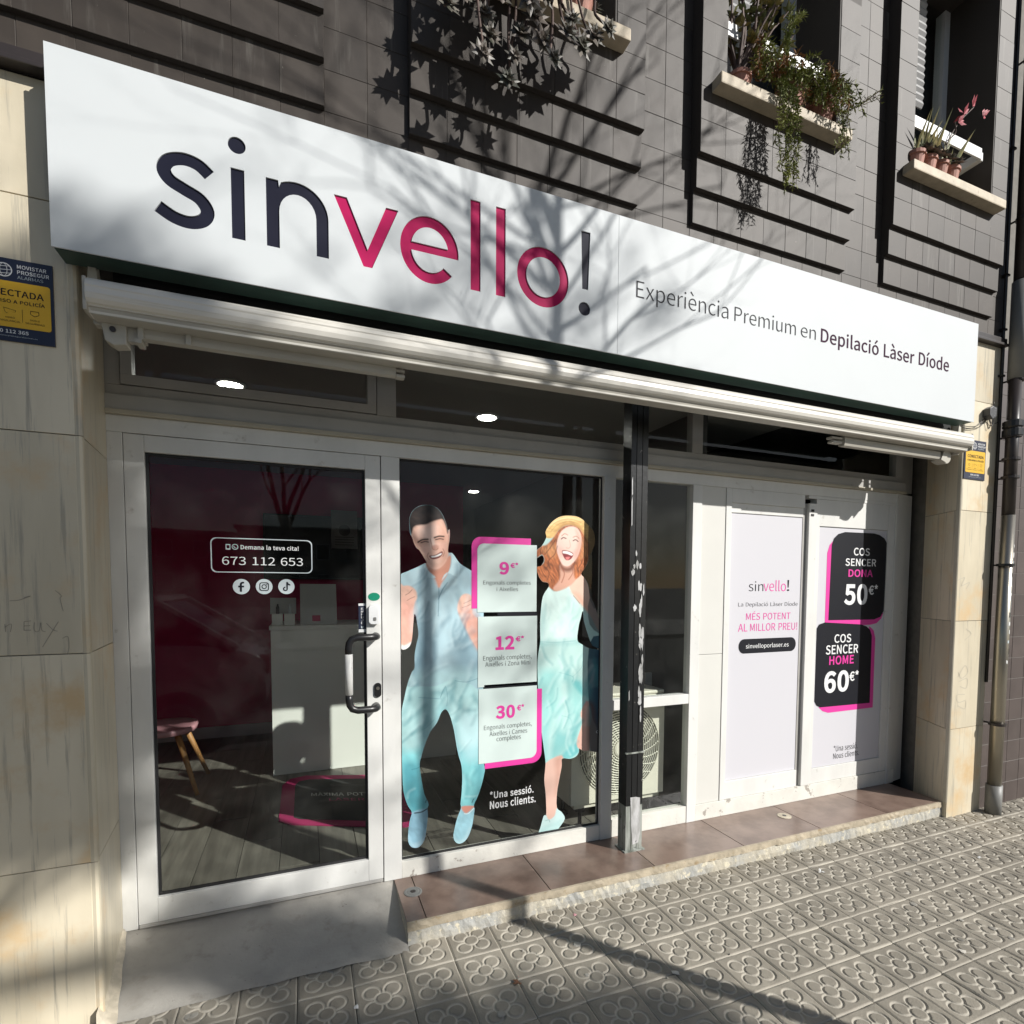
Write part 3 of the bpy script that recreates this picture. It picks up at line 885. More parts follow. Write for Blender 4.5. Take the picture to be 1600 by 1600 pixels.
# nosing and riser with a worn, uneven edge
def rough_bar(name, m, x0, x1, yf, yb, z0, z1, amp, seed):
    r = random.Random(seed)
    g = MB()
    n = int((x1 - x0) / 0.02)
    jag = 0
    for k in range(n + 1):
        x = x0 + (x1 - x0) * k / n
        jag = jag * 0.6 + r.uniform(-amp, amp)
        g.v += [(x, yf + abs(jag) * 0.4, z1), (x, yf + jag * 0.35, (z0 + z1) / 2 + r.uniform(-amp, amp) * .3), (x, yf + abs(jag) * 0.5, z0 + max(-0.002, jag * 0.5)), (x, yb, z0), (x, yb, z1)]
    for k in range(n):
        for e in range(5):
            q = k * 5
            g.f.append((q + e, q + (e + 1) % 5, q + 5 + (e + 1) % 5, q + 5 + e))
    g.f.append((0, 1, 2, 3, 4))
    e = n * 5
    g.f.append((e + 4, e + 3, e + 2, e + 1, e))
    return g.build(name, m, step)
rough_bar('nosing', M['nosing'], SX0, SX1, 0.152, 0.166, 0.066, 0.1015, 0.005, 3)
rough_bar('riser', M['riser'], SX0 + 0.004, SX1 - 0.01, 0.158, 0.175, -0.008, 0.067, 0.009, 5)
def drain(x, y, m, lab):
    t = thing('floor_cap', lab, 'drain cap', (x, y, 0.1), 'round caps in the step')
    MB().lathe([(0.042, 0.0), (0.042, 0.003), (0.036, 0.0045), (0.030, 0.003), (0.024, 0.0045), (0.0, 0.0045)], (x, y, 0.1), 24).build('rim', m, t, smooth=False)
    MB().lathe([(0.012, 0.003), (0.012, 0.0062), (0.004, 0.0062)], (x, y, 0.1), 14).build('socket', M['pipe_dark'], t)
drain(-0.10, 0.39, M['grey_pvc'], 'round grey metal cap at the left end of the step')
drain(2.23, 0.38, M['ramp_edge'], 'round pale cap with dark slot in the step below the white doors')

# ------------------------------------------------------------------ building: upper facade
YW = 0.14          # wall plane
bld = thing('apartment_building', 'apartment building clad in glazed brown square tiles with stepped window bays', 'building', (1.2, 0.6, 0))
T = 0.15
def clad(mesh_cache={}):
    pass
def tile_box_mesh(w, h, d, name):
    me = MB().box(-w / 2, w / 2, -d, 0, -h / 2, h / 2).mesh(name, bevel=0.0012, seg=1)
    me.materials.append(M['tile'])
    return me
CM = {}
def cladding(parent, x0, x1, z0, z1, y):
    w, h = round(x1 - x0, 4), round(z1 - z0, 4)
    if w < 0.01 or h < 0.01: return
    k = (w, h)
    if k not in CM: CM[k] = tile_box_mesh(w - 0.0006, h - 0.0006, 0.0025, 'cladding_tile')
    o = bpy.data.objects.new('cladding_tile', CM[k])
    COL.objects.link(o)
    o.parent = parent
    t = Vector((0, 0, 0))
    q = parent
    while q: t += q.location; q = q.parent
    o.location = Vector(((x0 + x1) / 2 + RND.uniform(-.0006, .0006), y + RND.uniform(-.0006, .0003), (z0 + z1) / 2)) - t
    o.rotation_euler = (RND.uniform(-.004, .004), 0, RND.uniform(-.006, .006))

Z0 = 3.31           # lowest step of the bays
BL = [-0.147 - 1.362, -0.147, 1.215, 2.577]
BW = 1.05
TOP = 6.4
bays = []
# backing wall between and behind bays (openings left free)
wall = MB()
wall.box(-3.4, 3.80, YW, YW + 0.14, 3.135, Z0 + 0.3)
prev = -3.4
OP = []
for k, bx in enumerate(BL):
    ox0, ox1 = bx + 0.150, bx + 0.892
    OP.append((ox0, ox1))
    wall.box(prev, ox0, YW, YW + 0.32, Z0 + 0.3, TOP)
    wall.box(ox0, ox1, YW, YW + 0.14, Z0 + 0.3, 3.94)
    wall.box(ox0, ox1, YW, YW + 0.32, 5.35, TOP)
    prev = ox1
wall.box(prev, 3.80, YW, YW + 0.32, Z0 + 0.3, TOP)
wall.build('upper_wall', M['core'], bld)
# lintel over the shop front
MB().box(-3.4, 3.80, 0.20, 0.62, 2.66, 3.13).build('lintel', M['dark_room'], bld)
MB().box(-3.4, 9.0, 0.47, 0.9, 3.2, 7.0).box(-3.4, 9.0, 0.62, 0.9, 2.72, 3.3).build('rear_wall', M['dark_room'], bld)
steps = [(Z0, 0.0235), (Z0 + 0.15, 0.047), (Z0 + 0.30, 0.070)]
vis_top = [3.62, 4.21, 4.66, 5.26]
for k, bx in enumerate(BL):
    if k == 0: bx0 = bx
    core = MB()
    ox0, ox1 = OP[k]
    for s, (z, d) in enumerate(steps):
        ztop = Z0 + 0.15 * (s + 1) if s < 2 else TOP
        if s < 2:
            core.box(bx, bx + BW, YW - d + 0.0025, YW + 0.001, z, ztop)
        else:
            core.box(bx, ox0, YW - d + 0.0025, YW + 0.001, z, ztop)
            core.box(ox1, bx + BW, YW - d + 0.0025, YW + 0.001, z, ztop)
            core.box(ox0, ox1, YW - d + 0.0025, YW + 0.001, z, 3.94)
            core.box(ox0, ox1, YW - d + 0.0025, YW + 0.001, 5.35, ztop)
    bay = core.build('window_bay', M['core'], bld)
    bays.append(bay)
    for s in range(3):
        z, d = steps[s]
        rows = 1 if s < 2 else int(round((vis_top[k] - z) / T))
        for r_ in range(rows):
            za, zb = z + r_ * T, z + (r_ + 1) * T
            for c in range(7):
                xa, xb = bx + c * T, bx + (c + 1) * T
                if s == 2 and zb > 3.95:
                    # keep the window opening free
                    if xa >= ox0 - 0.02 and xb <= ox1 + 0.02: continue
                cladding(bay, xa, xb, za, zb, YW - d + 0.0025)
# flat wall strips between bays and below them
strips = [(-2.60, -1.509, 3.16, 3.62), (-0.459, -0.147, 3.16, 4.06), (0.903, 1.215, 3.16, 4.36), (2.265, 2.577, 3.16, 5.11), (3.627, 3.80, 3.16, 5.41)]
for (xa, xb, za, zb) in strips:
    n = max(1, int(round((xb - xa) / 0.156)))
    w = (xb - xa) / n
    for c in range(n):
        for r_ in range(int(round((zb - za) / T))):
            cladding(bld, xa + c * w, xa + (c + 1) * w, za + r_ * T, za + (r_ + 1) * T, YW + 0.001)
for k, bx in enumerate(BL):
    for c in range(7):
        cladding(bld, bx + c * T, bx + (c + 1) * T, 3.16, 3.31, YW + 0.001)
# dark trim along the top of the marble base
MB().box(-2.6, 3.79, 0.095, YW + 0.02, 3.142, 3.158).box(-2.6, 3.79, 0.108, YW + 0.02, 3.158, 3.195).build('base_trim', M['pipe_dark'], bld, bevel=0.003)

# windows in the bays
for k in (1, 2, 3):
    ox0, ox1 = OP[k]
    bx = BL[k]
    sx0, sx1 = bx + 0.062, bx + 0.062 + 0.87
    s = MB().box(sx0, sx1, 0.006, 0.40, 3.893, 3.945).mesh('window_sill', bevel=0.006)
    link('window_sill', s, M['sill'], bld)
    win = MB()
    yw = 0.36
    win.box(ox0, ox0 + 0.05, yw, yw + 0.06, 3.95, 5.35).box(ox1 - 0.05, ox1, yw, yw + 0.06, 3.95, 5.35).box(ox0, ox1, yw + .002, yw + 0.058, 3.945, 4.00)
    win.box((ox0 + ox1) / 2 - 0.03, (ox0 + ox1) / 2 + 0.03, yw + .003, yw + 0.057, 4.0, 5.35)
    wo = win.build('window', M['pvc'], bld)
    MB().box(ox0 + .05, ox1 - .05, yw + 0.02, yw + 0.026, 4.0, 5.35).build('pane', M['glass'], wo)
    MB().box(ox0, ox1, yw + 0.10, yw + 0.11, 3.9, 5.4).build('dark_interior', M['dark_room'], wo)  # near-black sheet paints in the darkness of the unlit room
    zs = 4.62
    while zs < 5.33:
        MB().sweep_x([(yw - 0.035, zs), (yw - 0.047, zs + 0.02), (yw - 0.040, zs + 0.041), (yw - 0.028, zs + 0.041), (yw - 0.028, zs)], ox0 + 0.01, ox0 + 0.44).build('shutter_slat', M['shutter'], wo)
        zs += 0.043
    # guard bar fixed to the left reveal, stopping short on the right
    rail_z = 4.19
    g = MB().box(ox0 + 0.001, ox1 - 0.11, 0.072, 0.082, rail_z, rail_z + 0.065)
    gr = link('guard_rail', g.mesh('guard_rail', bevel=0.002), M['pvc'], bld)
    MB().box(ox1 - 0.112, ox1 - 0.075, 0.084, 0.34, rail_z + 0.006, rail_z + 0.058).build('bracket', M['pvc'], gr, bevel=0.004)

# marble pillars of the ground floor
pl = MB().sweep_z([(-2.60, YW + 0.02), (-1.262, YW + 0.02), (-1.290, 0.60), (-2.60, 0.60)], 0.0, 3.14).build('pillar', M['grout'], bld)
jl = [-0.02, 0.586, 1.311, 2.036, 2.770, 3.142]
for a, b in zip(jl[:-1], jl[1:]):
    for (xa, xb) in ((-2.36, -1.80), (-1.80, -1.248)):
        link('marble_slab', MB().box(xa + .001, xb - .001, YW, YW + 0.022, a + .0015, b - .0015).mesh('m', bevel=0.001, seg=1), M['marble'], pl)
    MB().sweep_z([(-1.249, YW + 0.001), (-1.238, YW - 0.001), (-1.230, YW + 0.004), (-1.228, YW + 0.016), (-1.236, YW + 0.022)], a + .001, b - .001).build('edge_strip', M['marble'], pl)
    MB().sweep_z([(-1.234, YW + 0.0235), (-1.268, 0.528), (-1.292, 0.528), (-1.258, YW + 0.0235)], a + .0015, b - .0015).build('marble_slab', M['marble'], pl)
pr_ = MB().sweep_z([(3.434, 0.155), (3.775, 0.155), (3.775, 0.60), (3.66, 0.60)], 0.0, 3.14).build('pillar', M['grout'], bld)
jr = [-0.02, 0.600, 1.325, 2.053, 2.765, 3.142]
for a, b in zip(jr[:-1], jr[1:]):
    MB().box(3.418, 3.780, 0.131, 0.1545, a + .0015, b - .0015).build('marble_slab', M['marble'], pr_, bevel=0.001)
    MB().sweep_z([(3.4165, 0.134), (3.4165, 0.156), (3.632, 0.535), (3.660, 0.535), (3.433, 0.1555), (3.4175, 0.134)][:5], a + .0015, b - .0015).build('marble_slab', M['marble'], pr_)
MB().sweep_z([(3.410, 0.132), (3.4160, 0.128), (3.4160, 0.150), (3.410, 0.152)], 0.10, 3.142).build('edge_strip', M['beige_trim'], pr_)
# scratched scribbles on the marble
def scribble(name, strokes, y, w, m, parent):
    g = MB()
    for st in strokes:
        st = smooth_poly(st, 4, closed=False)
        for (a, b) in zip(st[:-1], st[1:]):
            d = Vector((b[0] - a[0], b[1] - a[1]))
            if d.length < 1e-6: continue
            n = Vector((-d.y, d.x)).normalized() * w / 2
            g.quad((a[0] - n.x, y, a[1] - n.y), (b[0] - n.x, y, b[1] - n.y), (b[0] + n.x, y, b[1] + n.y), (a[0] + n.x, y, a[1] + n.y))
    o = g.build(name, m, parent)
    o['kind'] = 'stuff'
    return o
scribble('pencil_scrawl', [[(-1.4007, 1.4220), (-1.4017, 1.3933)], [(-1.4007, 1.4220), (-1.3822, 1.4242)], [(-1.4012, 1.4079), (-1.3847, 1.4086)], [(-1.4017, 1.3933), (-1.3832, 1.3938)],
    [(-1.3741, 1.4188), (-1.3760, 1.3978), (-1.3710, 1.3882), (-1.3625, 1.3922), (-1.3575, 1.4174)], [(-1.3575, 1.4174), (-1.3554, 1.3920), (-1.3460, 1.3875)], [(-1.3430, 1.4155), (-1.3268, 1.3939), (-1.3143, 1.3883)], [(-1.3112, 1.4201), (-1.3337, 1.3782), (-1.3560, 1.3365)],
    [(-1.4349, 1.4900), (-1.4105, 1.4924), (-1.3815, 1.5053), (-1.3981, 1.5002)], [(-1.3163, 1.5237), (-1.3000, 1.5051), (-1.3045, 1.4971), (-1.2973, 1.4545)], [(-1.4495, 1.4153), (-1.4484, 1.3893)], [(-1.4499, 1.4049), (-1.4334, 1.4149), (-1.4363, 1.3890)], [(-1.3023, 1.3639), (-1.2872, 1.3687), (-1.2862, 1.3311), (-1.2911, 1.3098)]],
    .1388, 0.0022, M['graffiti'], pl)
scribble('faint_tag', [[(3.4120, 1.5914), (3.4948, 1.6131), (3.4649, 1.5601), (3.5486, 1.5818), (3.5176, 1.5391)], [(3.5384, 1.2721), (3.5930, 1.2383), (3.5270, 1.1973)], [(3.4773, 0.9525), (3.5404, 1.0244), (3.5785, 0.9790), (3.5125, 0.9396), (3.4749, 0.9848)],
    [(3.4884, 0.9195), (3.5732, 0.9359), (3.5696, 0.8709), (3.4994, 0.8864)], [(3.5556, 0.8283), (3.4696, 0.8291), (3.4905, 0.7789), (3.5677, 0.7838), (3.5632, 0.7296), (3.4836, 0.7578)]], .1298, 0.006, M['graffiti2'], pr_)

# ------------------------------------------------------------------ neighbouring tiled wall on the right
nb = thing('neighbour_wall', 'dark brown tiled wall right of the steel downpipe', 'wall', (5.0, 0.2, 0))
MB().box(3.785, 9.0, 0.146, 0.60, -0.02, 7.0).build('wall_core', M['grout'], nb)
for r_ in range(22):
    for c in range(9):
        xa = 3.79 + c * 0.155
        if xa < 3.9 and r_ > 20: continue
        if c > 6 and r_ > 14: continue
        za = 0.0 + r_ * 0.15
        k = ('nb', c == 0)
        if k not in CM:
            CM[k] = MB().box(-0.0762, 0.0762, -0.003, 0, -0.0738, 0.0738).mesh('wall_tile', bevel=0.002, seg=1)
            CM[k].materials.append(M['tile_dark'])
        o = bpy.data.objects.new('wall_tile', CM[k])
        COL.objects.link(o); o.parent = nb
        o.location = Vector((xa + .0775, 0.147, za + .075)) - nb.location
        o.rotation_euler = (RND.uniform(-.004, .004), 0, RND.uniform(-.006, .006))

# ------------------------------------------------------------------ shop front (fixed frame)
F = 0.53           # front face of the frames
GY = 0.557         # glass
front = thing('shopfront', 'white aluminium shop front with fixed panes, transom lights and opaque white panels', 'shopfront', (1.1, 0.55, 0.1))
A, AG = M['alu'], M['alu_gray']
def fr(name, x0, x1, z0, z1, m=None, y0=F, y1=F + 0.055, bev=0.002):
    return box(name, m or A, front, x0, x1, y0, y1, z0, z1, bevel=bev)
fr('jamb', -1.272, -1.2165, 0.104, 2.148)
fr('mullion', -0.2135, -0.1285, 0.1005, 2.148)
fr('mullion', 0.984, 1.0555, 0.1005, 2.148, y0=F - 0.006)
fr('mullion', 1.588, 1.655, 0.1005, 2.148, y0=F - 0.004)
fr('head_rail', -1.272, 3.44, 2.1485, 2.2145, A)
fr('cornice', -1.272, 3.46, 2.2150, 2.2330, M['beige_trim'], y0=F - 0.022)
fr('cornice', -1.272, 3.46, 2.2335, 2.2935, AG, y0=F - 0.012)
fr('transom_rail', -1.272, 3.44, 2.294, 2.3345, AG, y0=F + 0.004)
fr('transom_rail', -1.272, 3.44, 2.615, 2.658, AG, y0=F + 0.004)
for (a, b) in ((-1.272, -1.2185), (-0.2285, -0.1415), (1.578, 1.655), (3.372, 3.445)):
    fr('transom_mullion', a, b, 2.335, 2.6145, AG, y0=F + 0.003)
# opening sash in the left transom light
sash = MB()
sash.box(-1.215, -0.232, F - .004, F + .05, 2.338, 2.376).box(-1.215, -1.177, F - .0045, F + .0495, 2.3765, 2.612).box(-0.270, -0.232, F - .0045, F + .0495, 2.3765, 2.612)
sash_o = sash.build('transom_sash', AG, front)
for (a, b, z0) in ((-1.177, -0.27, 2.376), (-0.1415, 1.578, 2.3345), (1.655, 3.372, 2.3345)):
    box('transom_pane', M['glass'], front, a, b, GY, GY + 0.006, z0, 2.615, bevel=0)
# big fixed window with its base rail
fr('base_rail', -0.1285, 0.984, 0.1005, 0.1835, M['alu_old'])
MB().box(-0.1285, 0.984, GY - 0.006, GY - 0.001, 0.184, 0.195).box(-0.1285, -0.1215, GY - 0.006, GY - 0.001, 0.195, 2.148).box(0.9765, 0.984, GY - .006, GY - .001, .195, 2.148).box(-.1215, .9765, GY - .0055, GY - .001, 2.139, 2.148).build('gasket', M['gasket'], front)
box('window_pane', M['glass'], front, -0.1285, 0.984, GY, GY + 0.006, 0.184, 2.148, bevel=0)
# narrow window with a mid rail
fr('base_rail', 1.0555, 1.588, 0.1005, 0.2025, M['alu_old'])
fr('mid_rail', 1.0555, 1.588, 0.838, 0.896, y0=F - .002)
box('window_pane', M['glass'], front, 1.0555, 1.588, GY, GY + 0.006, 0.2025, 0.838, bevel=0)
box('window_pane', M['glass'], front, 1.0555, 1.588, GY, GY + 0.006, 0.896, 2.148, bevel=0)
# opaque white panels
fr('panel', 1.6565, 1.842, 0.2005, 1.128, M['white_panel'], y0=F + .006)
fr('panel', 1.6565, 1.842, 1.1305, 2.148, M['white_panel'], y0=F + .006)
fr('plinth', 1.6555, 3.47, 0.1005, 0.1990, M['alu_old'], y0=F - .003)
fr('door_stile', 1.8435, 1.886, 0.2005, 2.148, y0=F + .001)
fr('door_rail', 1.8865, 2.498, 0.2005, 0.312, y0=F + .003)
fr('door_rail', 1.8865, 2.498, 2.003, 2.062, y0=F + .012)
fr('door_header', 1.8865, 2.498, 2.0625, 2.148, y0=F + .002)
fr('door_panel', 1.8865, 2.498, 0.3125, 2.0025, M['white_panel'], y0=F + .020)
fr('slide_track', 2.4985, 2.5295, 0.2005, 2.095, M['alu_gray'], y0=F + .016)
fr('door_stile', 2.530, 2.604, 0.2005, 2.095, y0=F - .006)
fr('track_stop', 2.545, 2.570, 2.040, 2.056, M['gasket'], y0=F - .009, y1=F - .0055, bev=0)
fr('track_stop', 2.545, 2.570, 2.012, 2.026, M['gasket'], y0=F - .009, y1=F - .0055, bev=0)
fr('door_stile', 2.6045, 2.639, 0.2005, 2.128, y0=F + .003)
fr('door_rail', 2.6395, 3.316, 0.2005, 0.302, y0=F + .004)
fr('door_rail', 2.6395, 3.316, 1.952, 2.128, y0=F + .004)
fr('door_stile', 3.3165, 3.384, 0.2005, 2.128, y0=F + .003)
fr('door_panel', 2.6395, 3.316, 0.3025, 1.9515, M['white_panel'], y0=F + .014)
fr('door_header', 2.5300, 3.384, 2.1285, 2.148, y0=F + .001)
MB().sweep_z([(3.385, 0.522), (3.60, 0.560), (3.60, 0.60), (3.385, 0.60)], 0.1005, 2.2145).build('jamb', A, front)
MB().sweep_z([(3.447, 0.545), (3.60, 0.565), (3.60, 0.60), (3.447, 0.60)], 2.2335, 2.658).build('jamb', AG, front)

# ------------------------------------------------------------------ glass entrance door
door = thing('glass_door', 'white framed glass entrance door with black and silver pull handle', 'door', (-0.72, 0.55, 0.11))
def dp(name, x0, x1, z0, z1, m=None, y0=F + .002, y1=F + .05, bev=0.002):
    return box(name, m or A, door, x0, x1, y0, y1, z0, z1, bevel=bev)
dp('stile', -1.2145, -1.1455, 0.119, 2.146)
dp('stile', -0.2855, -0.2175, 0.119, 2.146)
dp('top_rail', -1.145, -0.286, 2.079, 2.146)
dp('bottom_rail', -1.145, -0.286, 0.119, 0.2235)
dp('door_sweep', -1.212, -0.219, 0.106, 0.1185, M['alu_gray'], y0=F - .004, y1=F + .03, bev=0.001)
MB().box(-1.145, -.286, GY - .008, GY - .001, .224, .236).box(-1.145, -1.134, GY - .008, GY - .001, .236, 2.079).box(-.297, -.286, GY - .008, GY - .001, .236, 2.079).box(-1.134, -.297, GY - .0075, GY - .001, 2.067, 2.079).build('gasket', M['gasket'], door)
box('glass', M['glass'], door, -1.145, -0.286, GY, GY + .006, 0.224, 2.079, bevel=0)
hx, hy = -0.372, 0.455
h = MB()
h.tube([(-0.245, F - .001, 1.306), (-0.245, hy + .03, 1.306), (-0.256, hy + .008, 1.306), (-0.28, hy, 1.306), (-0.335, hy, 1.306), (-0.358, hy, 1.298), (-0.369, hy, 1.28), (hx, hy, 1.255), (hx, hy, 1.232)], 0.0165, 14)
h.tube([(-0.245, F - .001, 0.972), (-0.245, hy + .03, 0.972), (-0.256, hy + .008, 0.972), (-0.28, hy, 0.972), (-0.335, hy, 0.972), (-0.358, hy, 0.980), (-0.369, hy, 0.998), (hx, hy, 1.023), (hx, hy, 1.046)], 0.0165, 14)
ho = h.build('pull_handle', M['rubber'], door, smooth=True)
MB().tube([(hx, hy, 1.046), (hx, hy, 1.232)], 0.0172, 16).build('grip', M['alu'], ho, smooth=True)
MB().prism(rrect(-0.253, -0.221, 1.012, 1.080, (0.015,) * 4), F - .006, F + .001).build('lock_plate', M['rubber'], door)
MB().lathe([(0.008, 0), (0.008, 0.004), (0.002, 0.004)], (-0.237, F - .010, 1.055), 14, 'y').build('key_cylinder', M['steel'], door)
lb = MB().prism(rrect(-0.276, -0.232, 1.362, 1.452, (0.016, 0.004, 0.004, 0.016)), F - .020, F + .001).build('lock_box', M['white_print'], door)
MB().prism(rrect(-0.256, -0.243, 1.378, 1.394, (0.003,) * 4), F - .0225, F - .0202).build('button', M['grey_pvc'], lb)
flat('green_sticker', [circle(-0.250, 1.490, 0.027, 24, 0.019)], F + .0005, M['green_led'], door)
push = thing('push_sticker', 'small navy EMPUJE sticker with white bands beside the door handle', 'sticker', (-0.3, 0.556, 1.32))
flat('sticker_back', [[(-0.3195, 1.322), (-0.2875, 1.322), (-0.2875, 1.458), (-0.3195, 1.458)]], GY - .010, M['white_print'], push)
flat('sticker_field', [[(-0.3195, 1.337), (-0.2875, 1.337), (-0.2875, 1.447), (-0.3195, 1.447)]], GY - .011, M['navy_print'], push)
for i, ch in enumerate('EMPUJE'):
    text('lettering', ch, (-0.3085, -0.2985, 1.428 - i * 0.0135, 1.438 - i * 0.0135), GY - .012, M['white_print'], push, 0.02)
flat('emblem', [[(-0.309, 1.341), (-0.298, 1.341), (-0.298, 1.352), (-0.309, 1.352)]], GY - .012, M['pale_print'], push)

# ------------------------------------------------------------------ shop sign
SY = 0.03
sign = thing('shop_sign', 'long white box sign with cut-out sinvello! lettering in navy and magenta', 'sign', (1.03, 0.085, 2.58))
SXA, SXB, SZA, SZB = -1.256, 3.331, 2.579, 3.176
b0, xh, sw = 2.720, 2.950, 0.041
letters = []
spine = smooth_poly([(-0.826, 2.905), (-0.858, 2.930), (-0.900, 2.937), (-0.940, 2.922), (-0.956, 2.892), (-0.940, 2.862), (-0.900, 2.842), (-0.856, 2.822), (-0.834, 2.788), (-0.847, 2.756), (-0.885, 2.740), (-0.930, 2.746), (-0.975, 2.770)], 6, closed=False)
L_, R_ = [], []
for i, p in enumerate(spine):
    a = Vector(spine[max(0, i - 1)]); c = Vector(spine[min(len(spine) - 1, i + 1)])
    d = (c - a).normalized()
    n = Vector((-d.y, d.x)) * sw / 2
    L_.append((p[0] + n.x, p[1] + n.y)); R_.append((p[0] - n.x, p[1] - n.y))
letters.append(('navy', [L_ + R_[::-1]]))
letters.append(('navy', [[(-0.763, b0), (-0.722, b0), (-0.722, xh), (-0.763, xh)]]))
letters.append(('navy', [circle(-0.743, 3.026, 0.027, 28)]))
def arc(cx, cz, rx, rz, a0, a1, n=14):
    return [(cx + rx * math.cos(math.radians(a0 + (a1 - a0) * i / n)), cz + rz * math.sin(math.radians(a0 + (a1 - a0) * i / n))) for i in range(n + 1)]
letters.append(('navy', [[(-0.656, b0), (-0.615, b0), (-0.615, 2.845)] + arc(-0.555, 2.845, 0.060, 0.069, 180, 0)[1:-1] + [(-0.495, 2.845), (-0.495, b0), (-0.454, b0), (-0.454, 2.850)]
                + arc(-0.559, 2.850, 0.105, 0.106, 0, 118)[1:] + [(-0.615, 2.928), (-0.617, 2.948), (-0.656, 2.948)]]))
letters.append(('magenta', [[(-0.435, xh), (-0.390, xh), (-0.319, 2.782), (-0.251, xh), (-0.206, xh), (-0.303, b0), (-0.334, b0)]]))
ce, re_ = (-0.087, 2.834), 0.1130
eo = arc(ce[0], ce[1], re_, 0.124, 2, 320, 48)
ei = arc(ce[0], ce[1], re_ - sw, 0.124 - sw, 318, 190, 26)
letters.append(('magenta', [[(ce[0] + re_, 2.821)] + eo + ei + [(ce[0] - re_ + sw + .001, 2.821)], [(ce[0] - re_ + sw + .003, 2.852)] + arc(ce[0], ce[1], re_ - sw, 0.124 - sw, 168, 14, 22) + [(ce[0] + re_ - sw - .002, 2.852)]]))
letters.append(('magenta', [[(0.075, b0), (0.116, b0), (0.116, 3.066), (0.075, 3.066)]]))
letters.append(('magenta', [[(0.181, b0), (0.222, b0), (0.222, 3.066), (0.181, 3.066)]]))
letters.append(('magenta', [circle(0.390, 2.834, 0.1175, 44, 0.121), circle(0.390, 2.834, 0.0765, 36, 0.080)]))
letters.append(('navy', [[(0.573, 2.825), (0.602, 2.825), (0.610, 3.066), (0.566, 3.066)]]))
letters.append(('navy', [circle(0.585, 2.743, 0.0285, 26)]))
holes = [p for _, ps in letters for p in ps]
xseam = 0.752
def sign_panel(xa, xb, hs):
    flat('face_panel', [[(xa, SZA), (xb, SZA), (xb, SZB), (xa, SZB)]] + hs, SY, M['sign_white'], sign, thick=0.0055)
sign_panel(SXA, xseam - .0008, holes)
sign_panel(xseam + .0008, SXB, [])
for col, ps in letters:
    flat('letter', ps, SY + 0.0050, M[col], sign)
MB().box(SXA + .004, SXB - .004, SY + .013, 0.128, SZB - .016, SZB - .002).box(SXA + .004, SXA + .012, SY + .0135, .128, SZA + .016, SZB - .0165).box(SXB - .012, SXB - .004, SY + .0135, .128, SZA + .016, SZB - .0165).box(SXA + .0125, SXB - .0125, .118, .127, SZA + .017, SZB - .017).build('casing', M['sign_side'], sign)
MB().box(SXA + .004, SXB - .004, SY + .0125, 0.130, SZA + .001, SZA + .015).build('soffit', M['green'], sign)
for wd, xa, xb, za, zb in (('Experiència', .846, 1.372, 2.822, 2.930), ('Premium', 1.410, 1.815, 2.843, 2.915), ('en', 1.850, 1.957, 2.845, 2.895)):
    text('tagline', wd, (xa, xb, za, zb), SY - .0012, M['grey_print'], sign, -0.014)
for wd, xa, xb, za, zb in (('Depilació', 1.994, 2.442, 2.822, 2.925), ('Làser', 2.485, 2.745, 2.842, 2.928), ('Díode', 2.785, 3.062, 2.845, 2.932)):
    text('tagline', wd, (xa, xb, za, zb), SY - .0012, M['purple_print'], sign, 0.014)

# ------------------------------------------------------------------ folding arm awning
aw = thing('awning', 'retracted folding arm awning with cream front bar below the sign', 'awning', (1.1, 0.1, 2.45))
MB().sweep_x([(0.052, 2.5135), (0.040, 2.5015), (0.034, 2.4865), (0.036, 2.4815), (0.033, 2.4635), (0.037, 2.4475), (0.046, 2.4375), (0.056, 2.4335), (0.056, 2.4305), (0.062, 2.4300), (0.064, 2.4115), (0.112, 2.4095), (0.118, 2.4315), (0.116, 2.5015), (0.10, 2.5135)][::-1], -1.178, 3.352).build('front_bar', M['awning'], aw)
MB().sweep_x([(0.060, 2.4290), (0.066, 2.4095), (0.118, 2.4055), (0.118, 2.4090), (0.066, 2.4110), (0.064, 2.4290)][::-1], -1.172, 3.345).build('drip_edge', M['awning_arm'], aw)
MB().tube([(-1.14, 0.235, 2.585), (3.36, 0.235, 2.585)], 0.058, 16).build('fabric_roll', M['fabric'], aw, smooth=True)
MB().box(-1.16, 3.37, 0.118, 0.135, 2.500, 2.525).build('valance_rail', M['fabric'], aw)
for (xe, s) in ((-1.176, 1), (3.352, -1)):
    g = MB()
    g.prism([(xe - .012 * s, 2.412), (xe - .001 * s, 2.412), (xe - .001 * s, 2.516), (xe - .012 * s, 2.516)], .045, .118)
    g.build('end_cap', M['awning_arm'], aw, bevel=0.003)
    pts = [(xe - .016 * s, 2.60), (xe + .004 * s, 2.60), (xe + .010 * s, 2.52), (xe - .004 * s, 2.50), (xe + .018 * s, 2.415), (xe + .05 * s, 2.408), (xe + .05 * s, 2.395), (xe - .006 * s, 2.40), (xe - .022 * s, 2.49)]
    MB().prism(pts, .122, .16).build('bracket', M['awning_arm'], aw, bevel=.002)
